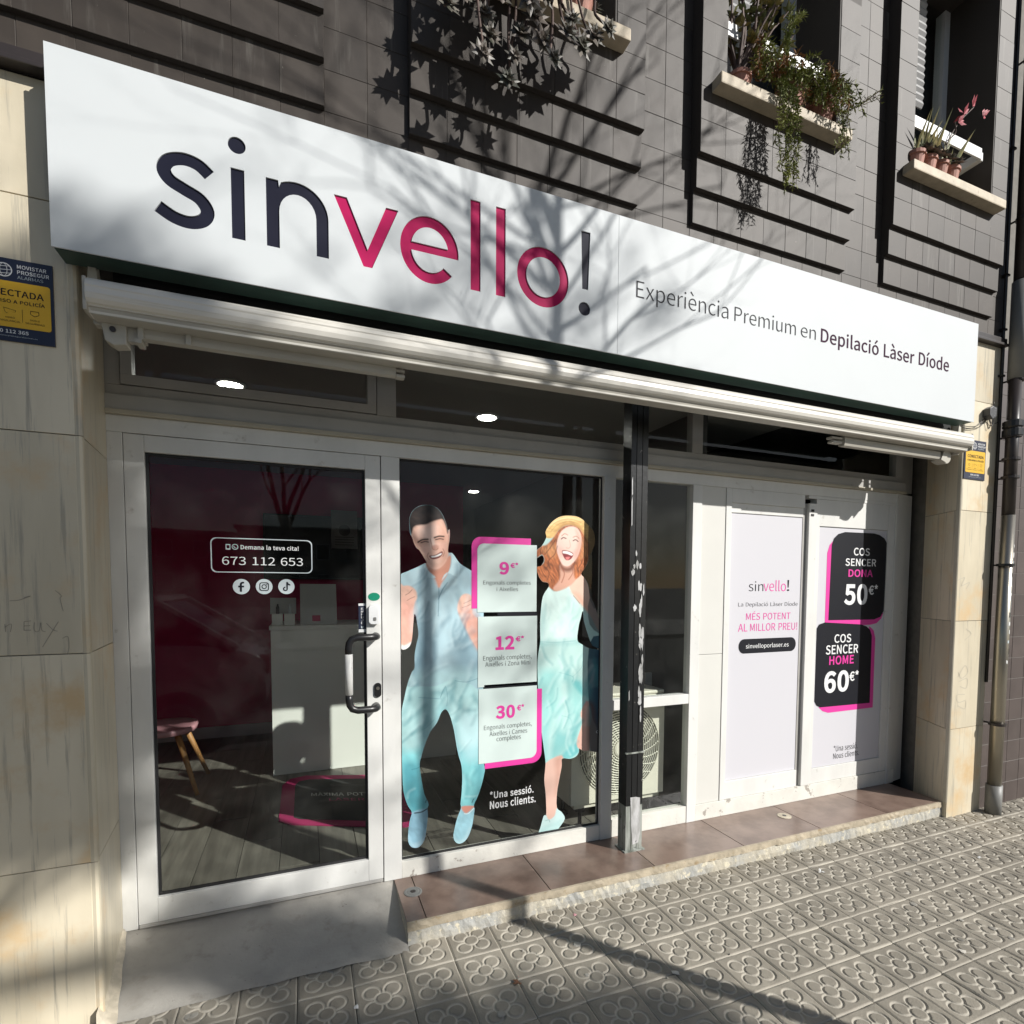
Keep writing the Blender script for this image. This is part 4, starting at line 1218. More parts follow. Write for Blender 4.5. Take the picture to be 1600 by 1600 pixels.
# left arm
ar = MB().sweep_x([(0.118, 2.388), (0.122, 2.376), (0.140, 2.372), (0.158, 2.376), (0.162, 2.39), (0.162, 2.415), (0.155, 2.425), (0.124, 2.425), (0.118, 2.415)][::-1], -1.055, -0.205).build('arm', M['awning_arm'], aw)
MB().prism([(-1.152, 2.352), (-1.128, 2.338), (-1.092, 2.345), (-1.090, 2.44), (-1.150, 2.445), (-1.160, 2.40)], 0.115, 0.17).build('shoulder', M['awning_arm'], ar, bevel=.004)
MB().prism([(-1.092, 2.362), (-1.060, 2.362), (-1.060, 2.432), (-1.092, 2.432)], .128, .158).build('shoulder', M['awning_arm'], ar, bevel=.002)
g = MB().box(-1.066, -1.048, .109, .168, 2.355, 2.368).box(-1.0665, -1.0485, .109, .168, 2.428, 2.442).box(-1.058, -1.042, .1085, .169, 2.3685, 2.4275)
g.build('fork', M['awning_arm'], ar)
MB().lathe([(0.009, 0), (0.009, .006), (.003, .006)], (-1.128, .109, 2.388), 12, 'y').build('bolt', M['pipe_dark'], ar)
MB().prism([(-.935, 2.436), (-.898, 2.436), (-.898, 2.447), (-.935, 2.447)], .10, .16).prism([(-.919, 2.372), (-.904, 2.372), (-.904, 2.4355), (-.919, 2.4355)], .106, .1165).build('clip', M['awning_arm'], ar)
for dz in (2.379, 2.399, 2.4165):
    MB().box(-0.204, -0.165 - RND.random() * .01, .124, .158, dz - .006, dz + .005).build('elbow', M['awning_arm'], ar, bevel=.002)
# right arm
ar = MB().sweep_x([(0.118, 2.368), (0.122, 2.356), (0.140, 2.352), (0.158, 2.356), (0.162, 2.37), (0.162, 2.40), (0.155, 2.410), (0.124, 2.410), (0.118, 2.398)][::-1], 2.315, 3.17).build('arm', M['awning_arm'], aw)
MB().prism(circle(3.225, 2.376, .045, 16), .115, .17).build('shoulder', M['awning_arm'], ar, bevel=.004)
MB().prism([(3.165, 2.35), (3.215, 2.335), (3.24, 2.43), (3.20, 2.43)], .110, .175).build('fork', M['awning_arm'], ar, bevel=.003)
MB().box(2.225, 2.30, .122, .158, 2.364, 2.376).box(2.215, 2.30, .121, .159, 2.386, 2.398).build('elbow', M['awning_arm'], ar, bevel=.002)

# ------------------------------------------------------------------ black steel post
post = thing('steel_post', 'black painted steel post with worn paint and painted-in bright flecks standing on the step', 'post', (1.095, 0.39, 0.1))
def post_seg(name, z0, z1, m):
    g = MB()
    g.sweep_z([(1.042, .352), (1.072, .350), (1.0725, .356), (1.0755, .356), (1.076, .350), (1.108, .350), (1.1085, .356), (1.1115, .356), (1.112, .350), (1.146, .352), (1.146, .43), (1.042, .43)], z0, z1)
    g.build(name, m, post)
post_seg('column', 0.352, 2.66, M['post'])
post_seg('foot', 0.1005, 0.3515, M['post_low'])
MB().box(1.036, 1.152, .347, .36, 0.64, 0.648).build('weld_seam', M['post_low'], post)
MB().box(1.03, 1.158, .338, .442, 0.1003, 0.106).build('base_plate', M['post_low'], post)

rc_ = random.Random(14)
for k_ in range(34):
    wide = k_ < 12
    z_ = rc_.uniform(1.40, 1.74) if wide else rc_.uniform(.82, 1.40)
    x_ = rc_.uniform(1.060, 1.132) if wide else rc_.uniform(1.108, 1.128)
    rx_, rz_ = rc_.uniform(.005, .013), rc_.uniform(.014, .05) * (1.0 if wide else 1.3)
    rx_ = min(rx_, x_ - 1.043, 1.145 - x_)
    flat('glint_fleck', [[(x_ + rx_ * rc_.uniform(.45, 1) * math.cos(2 * math.pi * q_ / 11), z_ + rz_ * rc_.uniform(.5, 1) * math.sin(2 * math.pi * q_ / 11)) for q_ in range(11)]], .3475 - k_ * .00002, M['bare'], post)  # pale flecks paint in the bright reflection on the post
flat('lit_foot_patch', [[(1.0667, 0.4013), (1.0994, 0.4002), (1.1283, 0.3924), (1.1321, 0.1984), (1.1208, 0.1429), (1.0839, 0.1351), (1.0737, 0.2440)]], .3475, M['bare'], post)  # pale patch paints in sunlight at the foot of the post
for k_, (u_, w_) in enumerate(((2.02, .10), (1.86, .16), (.93, .06))):
    flat('scuff', [[(1.046, u_), (1.052, u_ + .01), (1.050, u_ + w_), (1.045, u_ + w_ * .8)]], .3475, M['bare'], post)

# ------------------------------------------------------------------ alarm plates
def alarm(label, x0, y, z0, W=0.223, H=0.254):
    t = thing('alarm_plate', label, 'alarm sign', (x0 + W / 2, y, z0), 'alarm company plates on the pillars')
    def R4(a, b, c, d): return (x0 + a * W, x0 + b * W, z0 + H * (1 - d), z0 + H * (1 - c))
    MB().box(x0, x0 + W, y - .006, y - .0005, z0, z0 + H).build('plate', M['navy_print'], t, bevel=.001)
    a = R4(.05, .965, .275, .83)
    flat('yellow_field', [rrect(*a, (.008,) * 4)], y - .0072, M['yellow'], t)
    yy = y - .0072
    text('lettering', 'MOVISTAR', R4(.60, .93, .062, .108), yy, M['white_print'], t, .024)
    text('lettering', 'PROSEGUR', R4(.60, .96, .128, .174), yy, M['white_print'], t, .024)
    text('lettering', 'ALARMAS', R4(.60, .89, .194, .232), yy, M['pale_print'], t, -.01)
    cx, cz, r = x0 + .45 * W, z0 + H * (1 - .145), .0215
    flat('globe', [circle(cx, cz, r), circle(cx, cz, r * .86)], yy, M['white_print'], t)
    for k in (-.5, 0, .5):
        hw = r * math.sqrt(1 - k * k) * .9
        flat('globe_line', [[(cx - hw, cz + r * k - .0007 - .002), (cx + hw, cz + r * k - .0007 + .002), (cx + hw, cz + r * k + .0009 + .002), (cx - hw, cz + r * k + .0009 - .002)]], yy, M['white_print'], t)
    flat('globe_line', [circle(cx, cz, r * .45, 24, r * .9), circle(cx, cz, r * .38, 24, r * .86)], yy - .0004, M['white_print'], t)
    y2 = y - .0080
    text('lettering', 'CONECTADA', R4(.13, .89, .375, .455), y2, M['ink'], t, .02)
    text('lettering', 'CON AVISO A POLICÍA', R4(.13, .90, .485, .540), y2, M['ink'], t, .024)
    for c in (.22, .50, .78):
        q = R4(c - .07, c + .07, .60, .67)
        if c == .78: sh = [(q[0] + .005, q[3]), (q[1] - .005, q[3]), (q[1] - .004, q[2] + .007), ((q[0] + q[1]) / 2, q[2]), (q[0] + .004, q[2] + .007)]
        elif c == .5: sh = [(q[0], q[3]), (q[1], q[3] - .006), (q[1] - .002, q[2] + .006), (q[0] + .012, q[2] + .007), (q[0] + .010, q[2]), (q[0] + .004, q[2] + .003)]
        else: sh = circle((q[0] + q[1]) / 2, (q[2] + q[3]) / 2, .008, 16)
        flat('icon', [sh, ring(sh, .0014)], y2, M['ink'], t)
        text('lettering', ('AVISO', 'VIDEO', 'DOBLE')[int((c - .2) / .27)], R4(c - .055, c + .055, .705, .725), y2, M['ink'], t)
        text('lettering', ('POLICIA', 'VIGILANCIA', 'SEGURIDAD')[int((c - .2) / .27)], R4(c - .11, c + .11, .745, .768), y2, M['ink'], t)
    for c in (.36, .64):
        q = R4(c - .002, c + .002, .60, .76)
        flat('divider', [[(q[0], q[2]), (q[1], q[2]), (q[1], q[3]), (q[0], q[3])]], y2, M['ink'], t)
    text('lettering', '900 112 365', R4(.30, .70, .862, .905), yy, M['white_print'], t, .03)
    text('lettering', 'www.movistarproseguralarmas.es', R4(.22, .80, .930, .950), yy, M['pale_print'], t, .0)
alarm('navy and yellow alarm plate on the shaded left pillar, cut by the picture edge', -1.512, 0.14, 2.312)
alarm('small sunlit navy and yellow alarm plate on the right pillar below the awning end', 3.424, 0.131, 2.257)

# ------------------------------------------------------------------ downpipe, cable box
dpz = thing('downpipe', 'vertical rain downpipe, stainless steel below and dark brown above, right of the pillar', 'downpipe', (3.80, 0.06, 0))
px, py = 3.805, 0.062
MB().tube([(px, py, 0.0), (px, py, 0.20)], 0.047, 20).build('shoe', M['grey_pvc'], dpz, smooth=True)
MB().tube([(px, py, 0.20), (px, py, 2.03)], 0.040, 20).build('steel_pipe', M['steel'], dpz, smooth=True)
MB().tube([(px, py, 2.03), (px, py, 2.92)], 0.036, 20).build('brown_pipe', M['pipe_dark'], dpz, smooth=True)
MB().tube([(px + .02, py, 2.92), (px + .02, py, 3.55)], 0.052, 20).build('sleeve', M['grey_pvc'], dpz, smooth=True)
MB().tube([(px + .02, py, 3.55), (px + .02, py, 6.5)], 0.045, 20).build('brown_pipe', M['pipe_dark'], dpz, smooth=True)
for z in (0.62, 1.70, 2.28, 2.40, 2.55, 2.92, 3.95, 4.95):
    g = MB().lathe([(0.042, -.008), (0.05, -.008), (0.05, .008), (0.042, .008)], (px + (.02 if z > 2.9 else 0), py, z), 20)
    g.box(px - .004, px + .004, py, 0.146, z - .005, z + .005)
    g.build('clamp', M['pipe_dark'] if z > 2.1 or z == .62 else M['rubber'], dpz)
MB().lathe([(0.04, -.06), (0.055, -.05), (0.055, -.01), (0.048, 0), (.055, .01), (.055, .045), (.04, .055)], (px, py, 2.60), 18).build('joint', M['rubber'], dpz)
st = random.Random(4)
for k in range(13):
    z = 1.05 + k * .062 + st.uniform(-.02, .02)
    a0 = math.radians(-100 + st.uniform(-12, 30))
    g = MB()
    w, hh = st.uniform(.15, .5), st.uniform(.018, .045)
    for i in range(5):
        t = a0 + w * i / 4
        for zz in (z, z + hh):
            g.v.append((px + .0408 * math.cos(t), py + .0408 * math.sin(t), zz + st.uniform(-.004, .004)))
    for i in range(4): g.f.append((2 * i, 2 * i + 2, 2 * i + 3, 2 * i + 1))
    g.build('sticker_scrap', (M['paper'], M['ink'], M['pale_print'], M['paper'])[k % 4], dpz)
jb = thing('junction_box', 'small dark grey cable junction box on the right pillar', 'junction box', (3.63, 0.12, 2.70))
MB().prism([(3.598, 2.672), (3.628, 2.648), (3.668, 2.668), (3.672, 2.722), (3.632, 2.735), (3.598, 2.716)], .085, .130).build('box', M['dark_pvc'], jb, bevel=.004)
def cable(pts, r=.0022): MB().tube(smooth_poly(pts, 5, False), r, 6).build('cable', M['pipe_dark'], jb, smooth=True)
cable([(3.605, .118, 2.665), (3.57, .122, 2.63), (3.52, .12, 2.60), (3.42, .115, 2.585), (3.34, .12, 2.59)])
cable([(3.62, .118, 2.655), (3.585, .124, 2.615), (3.53, .12, 2.59), (3.42, .118, 2.575), (3.34, .125, 2.585)])
cable([(3.645, .118, 2.66), (3.68, .12, 2.62), (3.70, .12, 2.64), (3.70, .12, 2.70), (3.70, .12, 2.78)])
cable([(3.65, .118, 2.66), (3.69, .12, 2.635), (3.755, .12, 2.66), (3.768, .12, 2.76), (3.765, .12, 2.9), (3.76, .12, 3.05)])
cable([(3.635, .118, 2.655), (3.65, .12, 2.60), (3.668, .12, 2.61), (3.672, .12, 2.655)])
cn = thing('cable_run', 'black conduit climbing the wall beside the dark downpipe', 'conduit', (3.772, .12, 2.9))
MB().tube([(3.772, .122, 0.9), (3.772, .122, 3.12), (3.76, .118, 3.2), (3.76, .12, 6.4)], .010, 8).build('conduit', M['rubber'], cn, smooth=True)
for z in (2.95, 3.25, 3.6, 4.4): MB().box(3.745, 3.785, .108, .14, z, z + .012).build('clip', M['rubber'], cn)

# ------------------------------------------------------------------ printed figures on the window
def seg_dist(P, poly):
    """signed distance (negative inside) of points P (n,2) to a closed polygon"""
    Q = np.array(poly)
    A_, B_ = Q, np.roll(Q, -1, 0)
    d2 = np.full(len(P), 1e9)
    ins = np.zeros(len(P), bool)
    near = np.zeros_like(P)
    for a, b in zip(A_, B_):
        ab = b - a
        t = np.clip(((P - a) @ ab) / max(1e-12, ab @ ab), 0, 1)
        pr = a + t[:, None] * ab
        dd = ((P - pr) ** 2).sum(1)
        m = dd < d2
        d2[m] = dd[m]
        near[m] = pr[m]
        if a[1] != b[1]:
            c = ((a[1] > P[:, 1]) != (b[1] > P[:, 1])) & (P[:, 0] < (b[0] - a[0]) * (P[:, 1] - a[1]) / (b[1] - a[1]) + a[0])
            ins ^= c
    d = np.sqrt(d2)
    return np.where(ins, -d, d), near


def stroke_dist(P, pts):
    d2 = np.full(len(P), 1e9)
    Q = np.array(smooth_poly(pts, 4, False)) if len(pts) > 2 else np.array(pts)
    for a, b in zip(Q[:-1], Q[1:]):
        ab = b - a
        t = np.clip(((P - a) @ ab) / max(1e-12, ab @ ab), 0, 1)
        d2 = np.minimum(d2, ((P - (a + t[:, None] * ab)) ** 2).sum(1))
    return np.sqrt(d2)


def vnoise(P, sx, sz, seed):
    rs = np.random.RandomState(seed)
    G = rs.rand(257, 257)
    X, Z = P[:, 0] * sx + 50, P[:, 1] * sz + 50
    xi, zi = np.floor(X).astype(int), np.floor(Z).astype(int)
    fx, fz = X - xi, Z - zi
    fx, fz = fx * fx * (3 - 2 * fx), fz * fz * (3 - 2 * fz)
    g = lambda a, b: G[a % 257, b % 257]
    return (g(xi, zi) * (1 - fx) + g(xi + 1, zi) * fx) * (1 - fz) + (g(xi, zi + 1) * (1 - fx) + g(xi + 1, zi + 1) * fx) * fz


def folds(poly, n, seed, dark, light, ang, spread=.5, L=(.05, .16)):
    r = random.Random(seed)
    pp = smooth_poly(poly, 2)
    xs_, zs_ = [p[0] for p in pp], [p[1] for p in pp]
    out = []
    tries = 0
    while len(out) < n and tries < 4000:
        tries += 1
        x, z = r.uniform(min(xs_), max(xs_)), r.uniform(min(zs_), max(zs_))
        a = math.radians(ang + r.gauss(0, 1) * spread * 60)
        l = r.uniform(*L)
        d = (math.cos(a), math.sin(a))
        bend = r.uniform(-.25, .25) * l
        pts = [(x - d[0] * l / 2, z - d[1] * l / 2), (x - d[1] * bend, z + d[0] * bend), (x + d[0] * l / 2, z + d[1] * l / 2)]
        if not all(inside(q, pp) for q in pts): continue
        w = r.uniform(.008, .022)
        out.append((pts, dark, w, r.uniform(.10, .32)))
        off = w * 1.3
        out.append(([(q[0] - d[1] * off, q[1] + d[0] * off) for q in pts], light, w * .9, r.uniform(.08, .24)))
    return out


def figure(name, outlines, shapes, strokes, y, parent, step_=0.0026, grain=0.05, seed=1, sm=3):
    outs = [smooth_poly(p, sm) for p in outlines]
    allp = np.array([q for p in outs for q in p])
    x0, z0 = allp.min(0) - step_ * 2
    x1, z1 = allp.max(0) + step_ * 2
    nx, nz = int((x1 - x0) / step_) + 1, int((z1 - z0) / step_) + 1
    gx, gz = np.meshgrid(x0 + np.arange(nx) * step_, z0 + np.arange(nz) * step_)
    P = np.stack([gx.ravel(), gz.ravel()], 1)
    best = np.full(len(P), 1e9)
    near = P.copy()
    for p in outs:
        d, nr = seg_dist(P, p)
        m = d < best
        best[m] = d[m]
        near[m] = nr[m]
    ins = best < 0
    idx = np.arange(nx * nz).reshape(nz, nx)
    quads = np.stack([idx[:-1, :-1], idx[:-1, 1:], idx[1:, 1:], idx[1:, :-1]], -1).reshape(-1, 4)
    keep = ins[quads].any(1)
    quads = quads[keep]
    out_v = ~ins
    P2 = P.copy()
    P2[out_v] = near[out_v]
    used = np.unique(quads)
    remap = -np.ones(len(P), int)
    remap[used] = np.arange(len(used))
    V = P2[used]
    col = np.zeros((len(V), 3)) + np.array(lin(150, 185, 195))
    for si, sh in enumerate(shapes):
        poly, c, soft, k = sh[:4]
        pp = smooth_poly(poly, 3) if len(poly) > 3 else poly
        d, _ = seg_dist(V, pp)
        w = np.clip(0.5 - d / max(soft, 1e-5), 0, 1) * k
        cc_ = np.array(lin(*c))[None, :] * np.ones((len(V), 1))
        if len(sh) > 4:
            sx, sz, amp = sh[4]
            W_ = V + 0.03 * (np.stack([vnoise(V, 14, 14, 40 + si), vnoise(V, 14, 14, 80 + si)], 1) - .5)
            W_ = np.stack([W_[:, 0] + .35 * W_[:, 1], W_[:, 1]], 1)
            t = .6 * vnoise(W_, sx, sz, si) + .4 * vnoise(W_, sx * 2.3, sz * 2.3, si + 7)
            cc_ = cc_ * (1 + amp * 2 * (t - .5))[:, None]
        col = col * (1 - w[:, None]) + cc_ * w[:, None]
    for (pts, c, wd, k) in strokes:
        d = stroke_dist(V, pts)
        w = np.clip(1.2 - d / wd, 0, 1) * k
        col = col * (1 - w[:, None]) + np.array(lin(*c)) * w[:, None]
    rs = np.random.RandomState(seed)
    # cloth like low frequency variation of the print
    f1 = sum(np.sin(V[:, 0] * rs.uniform(20, 90) + V[:, 1] * rs.uniform(-60, 60) + rs.uniform(0, 6)) for _ in range(5)) / 5
    col = np.clip(col * (1 + grain * f1[:, None] + rs.normal(0, grain * 0.25, (len(V), 1))), 0, 1)
    me = bpy.data.meshes.new(name)
    me.from_pydata([(a, y, b) for a, b in V], [], remap[quads].tolist())
    ca = me.color_attributes.new('print', 'FLOAT_COLOR', 'POINT')
    ca.data.foreach_set('color', np.concatenate([col, np.ones((len(V), 1))], 1).astype(np.float32).ravel())
    me.update()
    return link(name, me, M['print'], parent)

DY = GY - 0.0022
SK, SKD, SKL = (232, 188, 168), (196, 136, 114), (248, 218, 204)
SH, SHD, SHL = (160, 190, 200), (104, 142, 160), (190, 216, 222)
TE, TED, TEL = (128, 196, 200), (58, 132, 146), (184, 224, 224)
man = thing('man_decal', 'full-height window decal of a cheering man in pale blue shirt and turquoise trousers', 'window decal', (0.12, DY, 0.2))
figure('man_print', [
    [(-0.0770, 1.8022), (-0.0800, 1.8560), (-0.0766, 1.8763), (-0.0663, 1.9004), (-0.0459, 1.9217), (-0.0187, 1.9348), (0.0157, 1.9389), (0.0433, 1.9337), (0.0677, 1.9180), (0.0852, 1.8950), (0.0957, 1.8714), (0.1049, 1.8477), (0.1119, 1.8169), (0.1190, 1.8242), (0.1218, 1.8035), (0.1189, 1.7632), (0.1139, 1.7408), (0.1131, 1.7095), (0.1288, 1.7078), (0.1431, 1.6964), (0.1705, 1.6585), (0.2069, 1.6345), (0.2436, 1.6159), (0.2958, 1.6038), (0.2963, 1.2646), (0.2967, 1.0250), (0.2970, 0.8046), (0.2972, 0.6493), (0.3034, 0.6040), (0.3065, 0.5805), (0.2898, 0.5082), (0.2670, 0.4444), (0.2503, 0.4134), (0.2473, 0.3922), (0.2504, 0.3806), (0.2458, 0.3433), (0.2368, 0.2926), (0.2141, 0.2368), (0.1841, 0.2123), (0.1544, 0.2177), (0.1374, 0.2502), (0.1449, 0.3005), (0.1582, 0.3499), (0.1768, 0.3956), (0.1753, 0.4216), (0.1806, 0.4716), (0.1843, 0.5446), (0.1807, 0.6183), (0.1659, 0.6712), (0.1549, 0.7233), (0.1404, 0.8117), (0.1202, 0.8855), (0.0986, 0.9196), (0.0755, 0.9037), (0.0540, 0.8557), (0.0184, 0.8093), (-0.0101, 0.7412), (-0.0243, 0.6932), (-0.0342, 0.6518), (-0.0248, 0.5724), (-0.0111, 0.4990), (0.0099, 0.4457), (0.0034, 0.4222), (0.0061, 0.3887), (-0.0012, 0.3177), (-0.0121, 0.2618), (-0.0404, 0.2308), (-0.0754, 0.2371), (-0.0925, 0.2689), (-0.0923, 0.3188), (-0.0850, 0.3746), (-0.0744, 0.4156), (-0.0949, 0.4543), (-0.1151, 0.5287), (-0.1199, 0.6349), (-0.1217, 0.7750), (-0.1222, 0.9142), (-0.1088, 0.9887), (-0.0914, 1.0637), (-0.0706, 1.1179), (-0.0568, 1.1380), (-0.0564, 1.2004), (-0.0458, 1.2622), (-0.0367, 1.3041), (-0.0453, 1.3664), (-0.0554, 1.4079), (-0.0625, 1.3530), (-0.0697, 1.2768), (-0.0835, 1.2436), (-0.1107, 1.2309), (-0.1268, 1.2487), (-0.1276, 1.3273), (-0.1267, 1.4633), (-0.1275, 1.5378), (-0.1259, 1.5919), (-0.0882, 1.6126), (-0.0337, 1.6373), (-0.0027, 1.6536), (0.0076, 1.6518), (-0.0095, 1.6822), (-0.0265, 1.7091), (-0.0360, 1.7211), (-0.0435, 1.7243), (-0.0570, 1.7489), (-0.0657, 1.7757)]],
    [
    # trousers
    ([(-0.1325, 0.9903), (-0.0913, 1.0774), (-0.0227, 1.0451), (0.1190, 1.0572), (0.2966, 1.0533), (0.3126, 0.6019), (0.2671, 0.3920), (0.1694, 0.4068), (0.1770, 0.6185), (0.0986, 0.9194), (-0.0243, 0.6930), (0.0099, 0.4311), (-0.0814, 0.4094), (-0.1351, 0.5868)], TE, .03, 1, (13, 6, .34), (18, 6, .2)),
    ([(-0.1256, 1.0174), (-0.0571, 1.0753), (0.2966, 1.0533), (0.2971, 0.7520), (0.1476, 0.7239), (0.0985, 0.9158), (0.0468, 0.8490), (-0.0240, 0.7425), (-0.1273, 0.7538)], TEL, .05, .9, (13, 6, .34), (22, 7, .32)),
    ([(-0.1210, 0.6691), (-0.0314, 0.6583), (-0.0145, 0.5279), (0.0099, 0.4383), (-0.0744, 0.4119), (-0.1152, 0.5137)], TED, .05, .75, (20, 12, .3)),
    ([(0.1918, 0.6314), (0.3050, 0.6102), (0.2670, 0.4516), (0.2443, 0.3954), (0.1768, 0.4131), (0.1843, 0.5444)], TE, .03, .8, (20, 12, .3)),
    ([(0.2517, 0.6094), (0.3050, 0.6028), (0.2670, 0.4442), (0.2481, 0.4023), (0.2254, 0.4057), (0.2594, 0.5047)], TED, .04, .45),
    ([(-0.0297, 1.0316), (0.0474, 1.0193), (0.0683, 0.8756), (0.0113, 0.8169), (-0.0312, 0.7150), (-0.0373, 0.8850)], TED, .07, .30),
    ([(0.0759, 1.0386), (0.1118, 1.0363), (0.1188, 0.9142), (0.0985, 0.9015), (0.0792, 0.9174)], TED, .05, .3),
    ([(0.1295, 0.8413), (0.1624, 0.8238), (0.1733, 0.6701), (0.1586, 0.6936)], TED, .03, .35),
    ([(0.1698, 0.8666), (0.2817, 0.8713), (0.2820, 0.6575), (0.1918, 0.6606)], SHL, .06, .45),
    # shirt
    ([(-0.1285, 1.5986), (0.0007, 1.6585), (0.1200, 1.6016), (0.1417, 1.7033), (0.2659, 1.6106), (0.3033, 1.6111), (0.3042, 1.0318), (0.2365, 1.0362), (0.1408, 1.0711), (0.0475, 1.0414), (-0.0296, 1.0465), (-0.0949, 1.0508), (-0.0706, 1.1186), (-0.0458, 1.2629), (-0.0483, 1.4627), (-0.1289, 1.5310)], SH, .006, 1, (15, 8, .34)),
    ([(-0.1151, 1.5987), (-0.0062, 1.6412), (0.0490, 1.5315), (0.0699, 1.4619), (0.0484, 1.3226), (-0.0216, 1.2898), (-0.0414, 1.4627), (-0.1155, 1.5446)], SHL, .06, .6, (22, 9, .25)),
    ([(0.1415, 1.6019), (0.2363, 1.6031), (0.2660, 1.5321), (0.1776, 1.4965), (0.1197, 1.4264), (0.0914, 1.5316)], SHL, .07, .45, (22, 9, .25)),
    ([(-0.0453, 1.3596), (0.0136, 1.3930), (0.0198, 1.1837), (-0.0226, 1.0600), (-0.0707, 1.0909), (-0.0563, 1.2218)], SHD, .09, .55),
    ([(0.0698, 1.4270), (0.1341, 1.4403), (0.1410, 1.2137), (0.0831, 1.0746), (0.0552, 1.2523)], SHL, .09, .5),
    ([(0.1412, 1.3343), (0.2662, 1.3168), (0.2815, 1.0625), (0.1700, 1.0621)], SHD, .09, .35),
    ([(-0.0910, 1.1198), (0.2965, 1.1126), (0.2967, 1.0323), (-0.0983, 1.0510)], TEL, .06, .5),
    ([(-0.0516, 1.4696), (-0.0270, 1.5998), (-0.0167, 1.5999), (-0.0347, 1.4420), (-0.0454, 1.3527)], SHD, .03, .6),
    # neck
    ([(0.0021, 1.6585), (0.0493, 1.6250), (0.1166, 1.6922), (0.1273, 1.6716), (0.1165, 1.6155), (0.0808, 1.5594), (0.0645, 1.5315), (0.0492, 1.5731), (0.0110, 1.6209)], SKD, .008, 1),
    ([(0.0422, 1.6007), (0.0987, 1.6083), (0.0773, 1.5664), (0.0645, 1.5385)], (206, 146, 124), .03, .8),
    # collar
    ([(-0.0027, 1.6536), (0.0075, 1.6209), (0.0492, 1.5835), (0.0004, 1.5830), (-0.0120, 1.5760), (-0.0146, 1.6068)], SHL, .006, 1),
    ([(0.1288, 1.7078), (0.1431, 1.6929), (0.1705, 1.6514), (0.1632, 1.5881), (0.1058, 1.6084), (0.0808, 1.5699), (0.1165, 1.6155), (0.1309, 1.6577)], SHL, .006, 1),
    ([(-0.0030, 1.5829), (-0.0120, 1.5760), (-0.0146, 1.6068), (-0.0049, 1.6275)], SHD, .012, .8),
    ([(0.1488, 1.6510), (0.1705, 1.6514), (0.1646, 1.5881), (0.1487, 1.5950)], SHD, .02, .5),
    # fists and forearms
    ([(-0.1289, 1.5310), (-0.1088, 1.5413), (-0.0751, 1.5414), (-0.0480, 1.5176), (-0.0427, 1.4833), (-0.0551, 1.4559), (-0.0622, 1.4080), (-0.0557, 1.3529), (-0.0698, 1.2706), (-0.0904, 1.2370), (-0.1308, 1.2454)], SK, .008, 1, (40, 25, .18)),
    ([(-0.1294, 1.4565), (-0.0619, 1.4560), (-0.0626, 1.3255), (-0.0835, 1.2436), (-0.1308, 1.2454)], (224, 166, 150), .05, .8, (40, 25, .2)),
    ([(-0.1294, 1.2624), (-0.1072, 1.2500), (-0.0711, 1.2673), (-0.0836, 1.2353), (-0.1107, 1.2275), (-0.1295, 1.2385)], (226, 226, 222), .01, 1),
    ([(0.1594, 1.4401), (0.1776, 1.4894), (0.2068, 1.5035), (0.2363, 1.4892), (0.2511, 1.4535), (0.2363, 1.4036), (0.2811, 1.3525), (0.2964, 1.2000), (0.2663, 1.2157), (0.2216, 1.2893), (0.1702, 1.3904)], SK, .008, 1, (40, 25, .18)),
    ([(0.1775, 1.4186), (0.2363, 1.4250), (0.2811, 1.3525), (0.2964, 1.2145), (0.2663, 1.2230), (0.2216, 1.3037)], (214, 150, 132), .04, .75),
    # shoes
    ([(-0.0744, 0.4140), (0.0034, 0.4227), (0.0061, 0.3884), (-0.0012, 0.3175), (-0.0121, 0.2616), (-0.0404, 0.2291), (-0.0754, 0.2355), (-0.0939, 0.2689), (-0.0936, 0.3188), (-0.0850, 0.3744)], (134, 176, 194), .006, 1, (40, 20, .2)),
    ([(0.1753, 0.4045), (0.1954, 0.3659), (0.2367, 0.3780), (0.2519, 0.3906), (0.2458, 0.3431), (0.2368, 0.2924), (0.2141, 0.2366), (0.1841, 0.2084), (0.1544, 0.2137), (0.1337, 0.2506), (0.1434, 0.3005), (0.1582, 0.3497)], (152, 198, 210), .006, 1, (40, 20, .2)),
    ([(-0.0937, 0.3046), (-0.0753, 0.2584), (-0.0333, 0.2581), (-0.0034, 0.3034), (-0.0121, 0.2544), (-0.0404, 0.2291), (-0.0754, 0.2355)], (176, 206, 218), .02, .7),
    ([(0.1352, 0.2651), (0.1544, 0.2322), (0.1916, 0.2331), (0.2254, 0.2868), (0.2141, 0.2366), (0.1841, 0.2084), (0.1544, 0.2137)], (192, 224, 230), .02, .7),
    ([(0.1798, 0.4053), (0.2481, 0.3986), (0.2367, 0.3855), (0.2029, 0.3662)], (206, 142, 126), .006, 1),
    # head
    ([(-0.0696, 1.7958), (-0.0599, 1.8367), (0.0015, 1.8531), (0.0852, 1.8778), (0.1048, 1.8374), (0.1133, 1.8032), (0.1160, 1.7408), (0.1102, 1.6851), (0.0931, 1.6500), (0.0704, 1.6308), (0.0493, 1.6243), (0.0298, 1.6281), (0.0111, 1.6470), (-0.0095, 1.6788), (-0.0266, 1.7057), (-0.0435, 1.7256), (-0.0590, 1.7489), (-0.0670, 1.7756)], SK, .006, 1, (40, 30, .14)),
    ([(0.1133, 1.8101), (0.1204, 1.8228), (0.1232, 1.8022), (0.1196, 1.7632), (0.1132, 1.7477)], SKD, .006, .8),
    ([(0.0501, 1.8623), (0.1006, 1.8372), (0.1147, 1.7824), (0.1102, 1.6851), (0.0846, 1.6429), (0.0634, 1.6356), (0.0847, 1.6983), (0.0814, 1.7812)], (196, 140, 118), .05, .55),
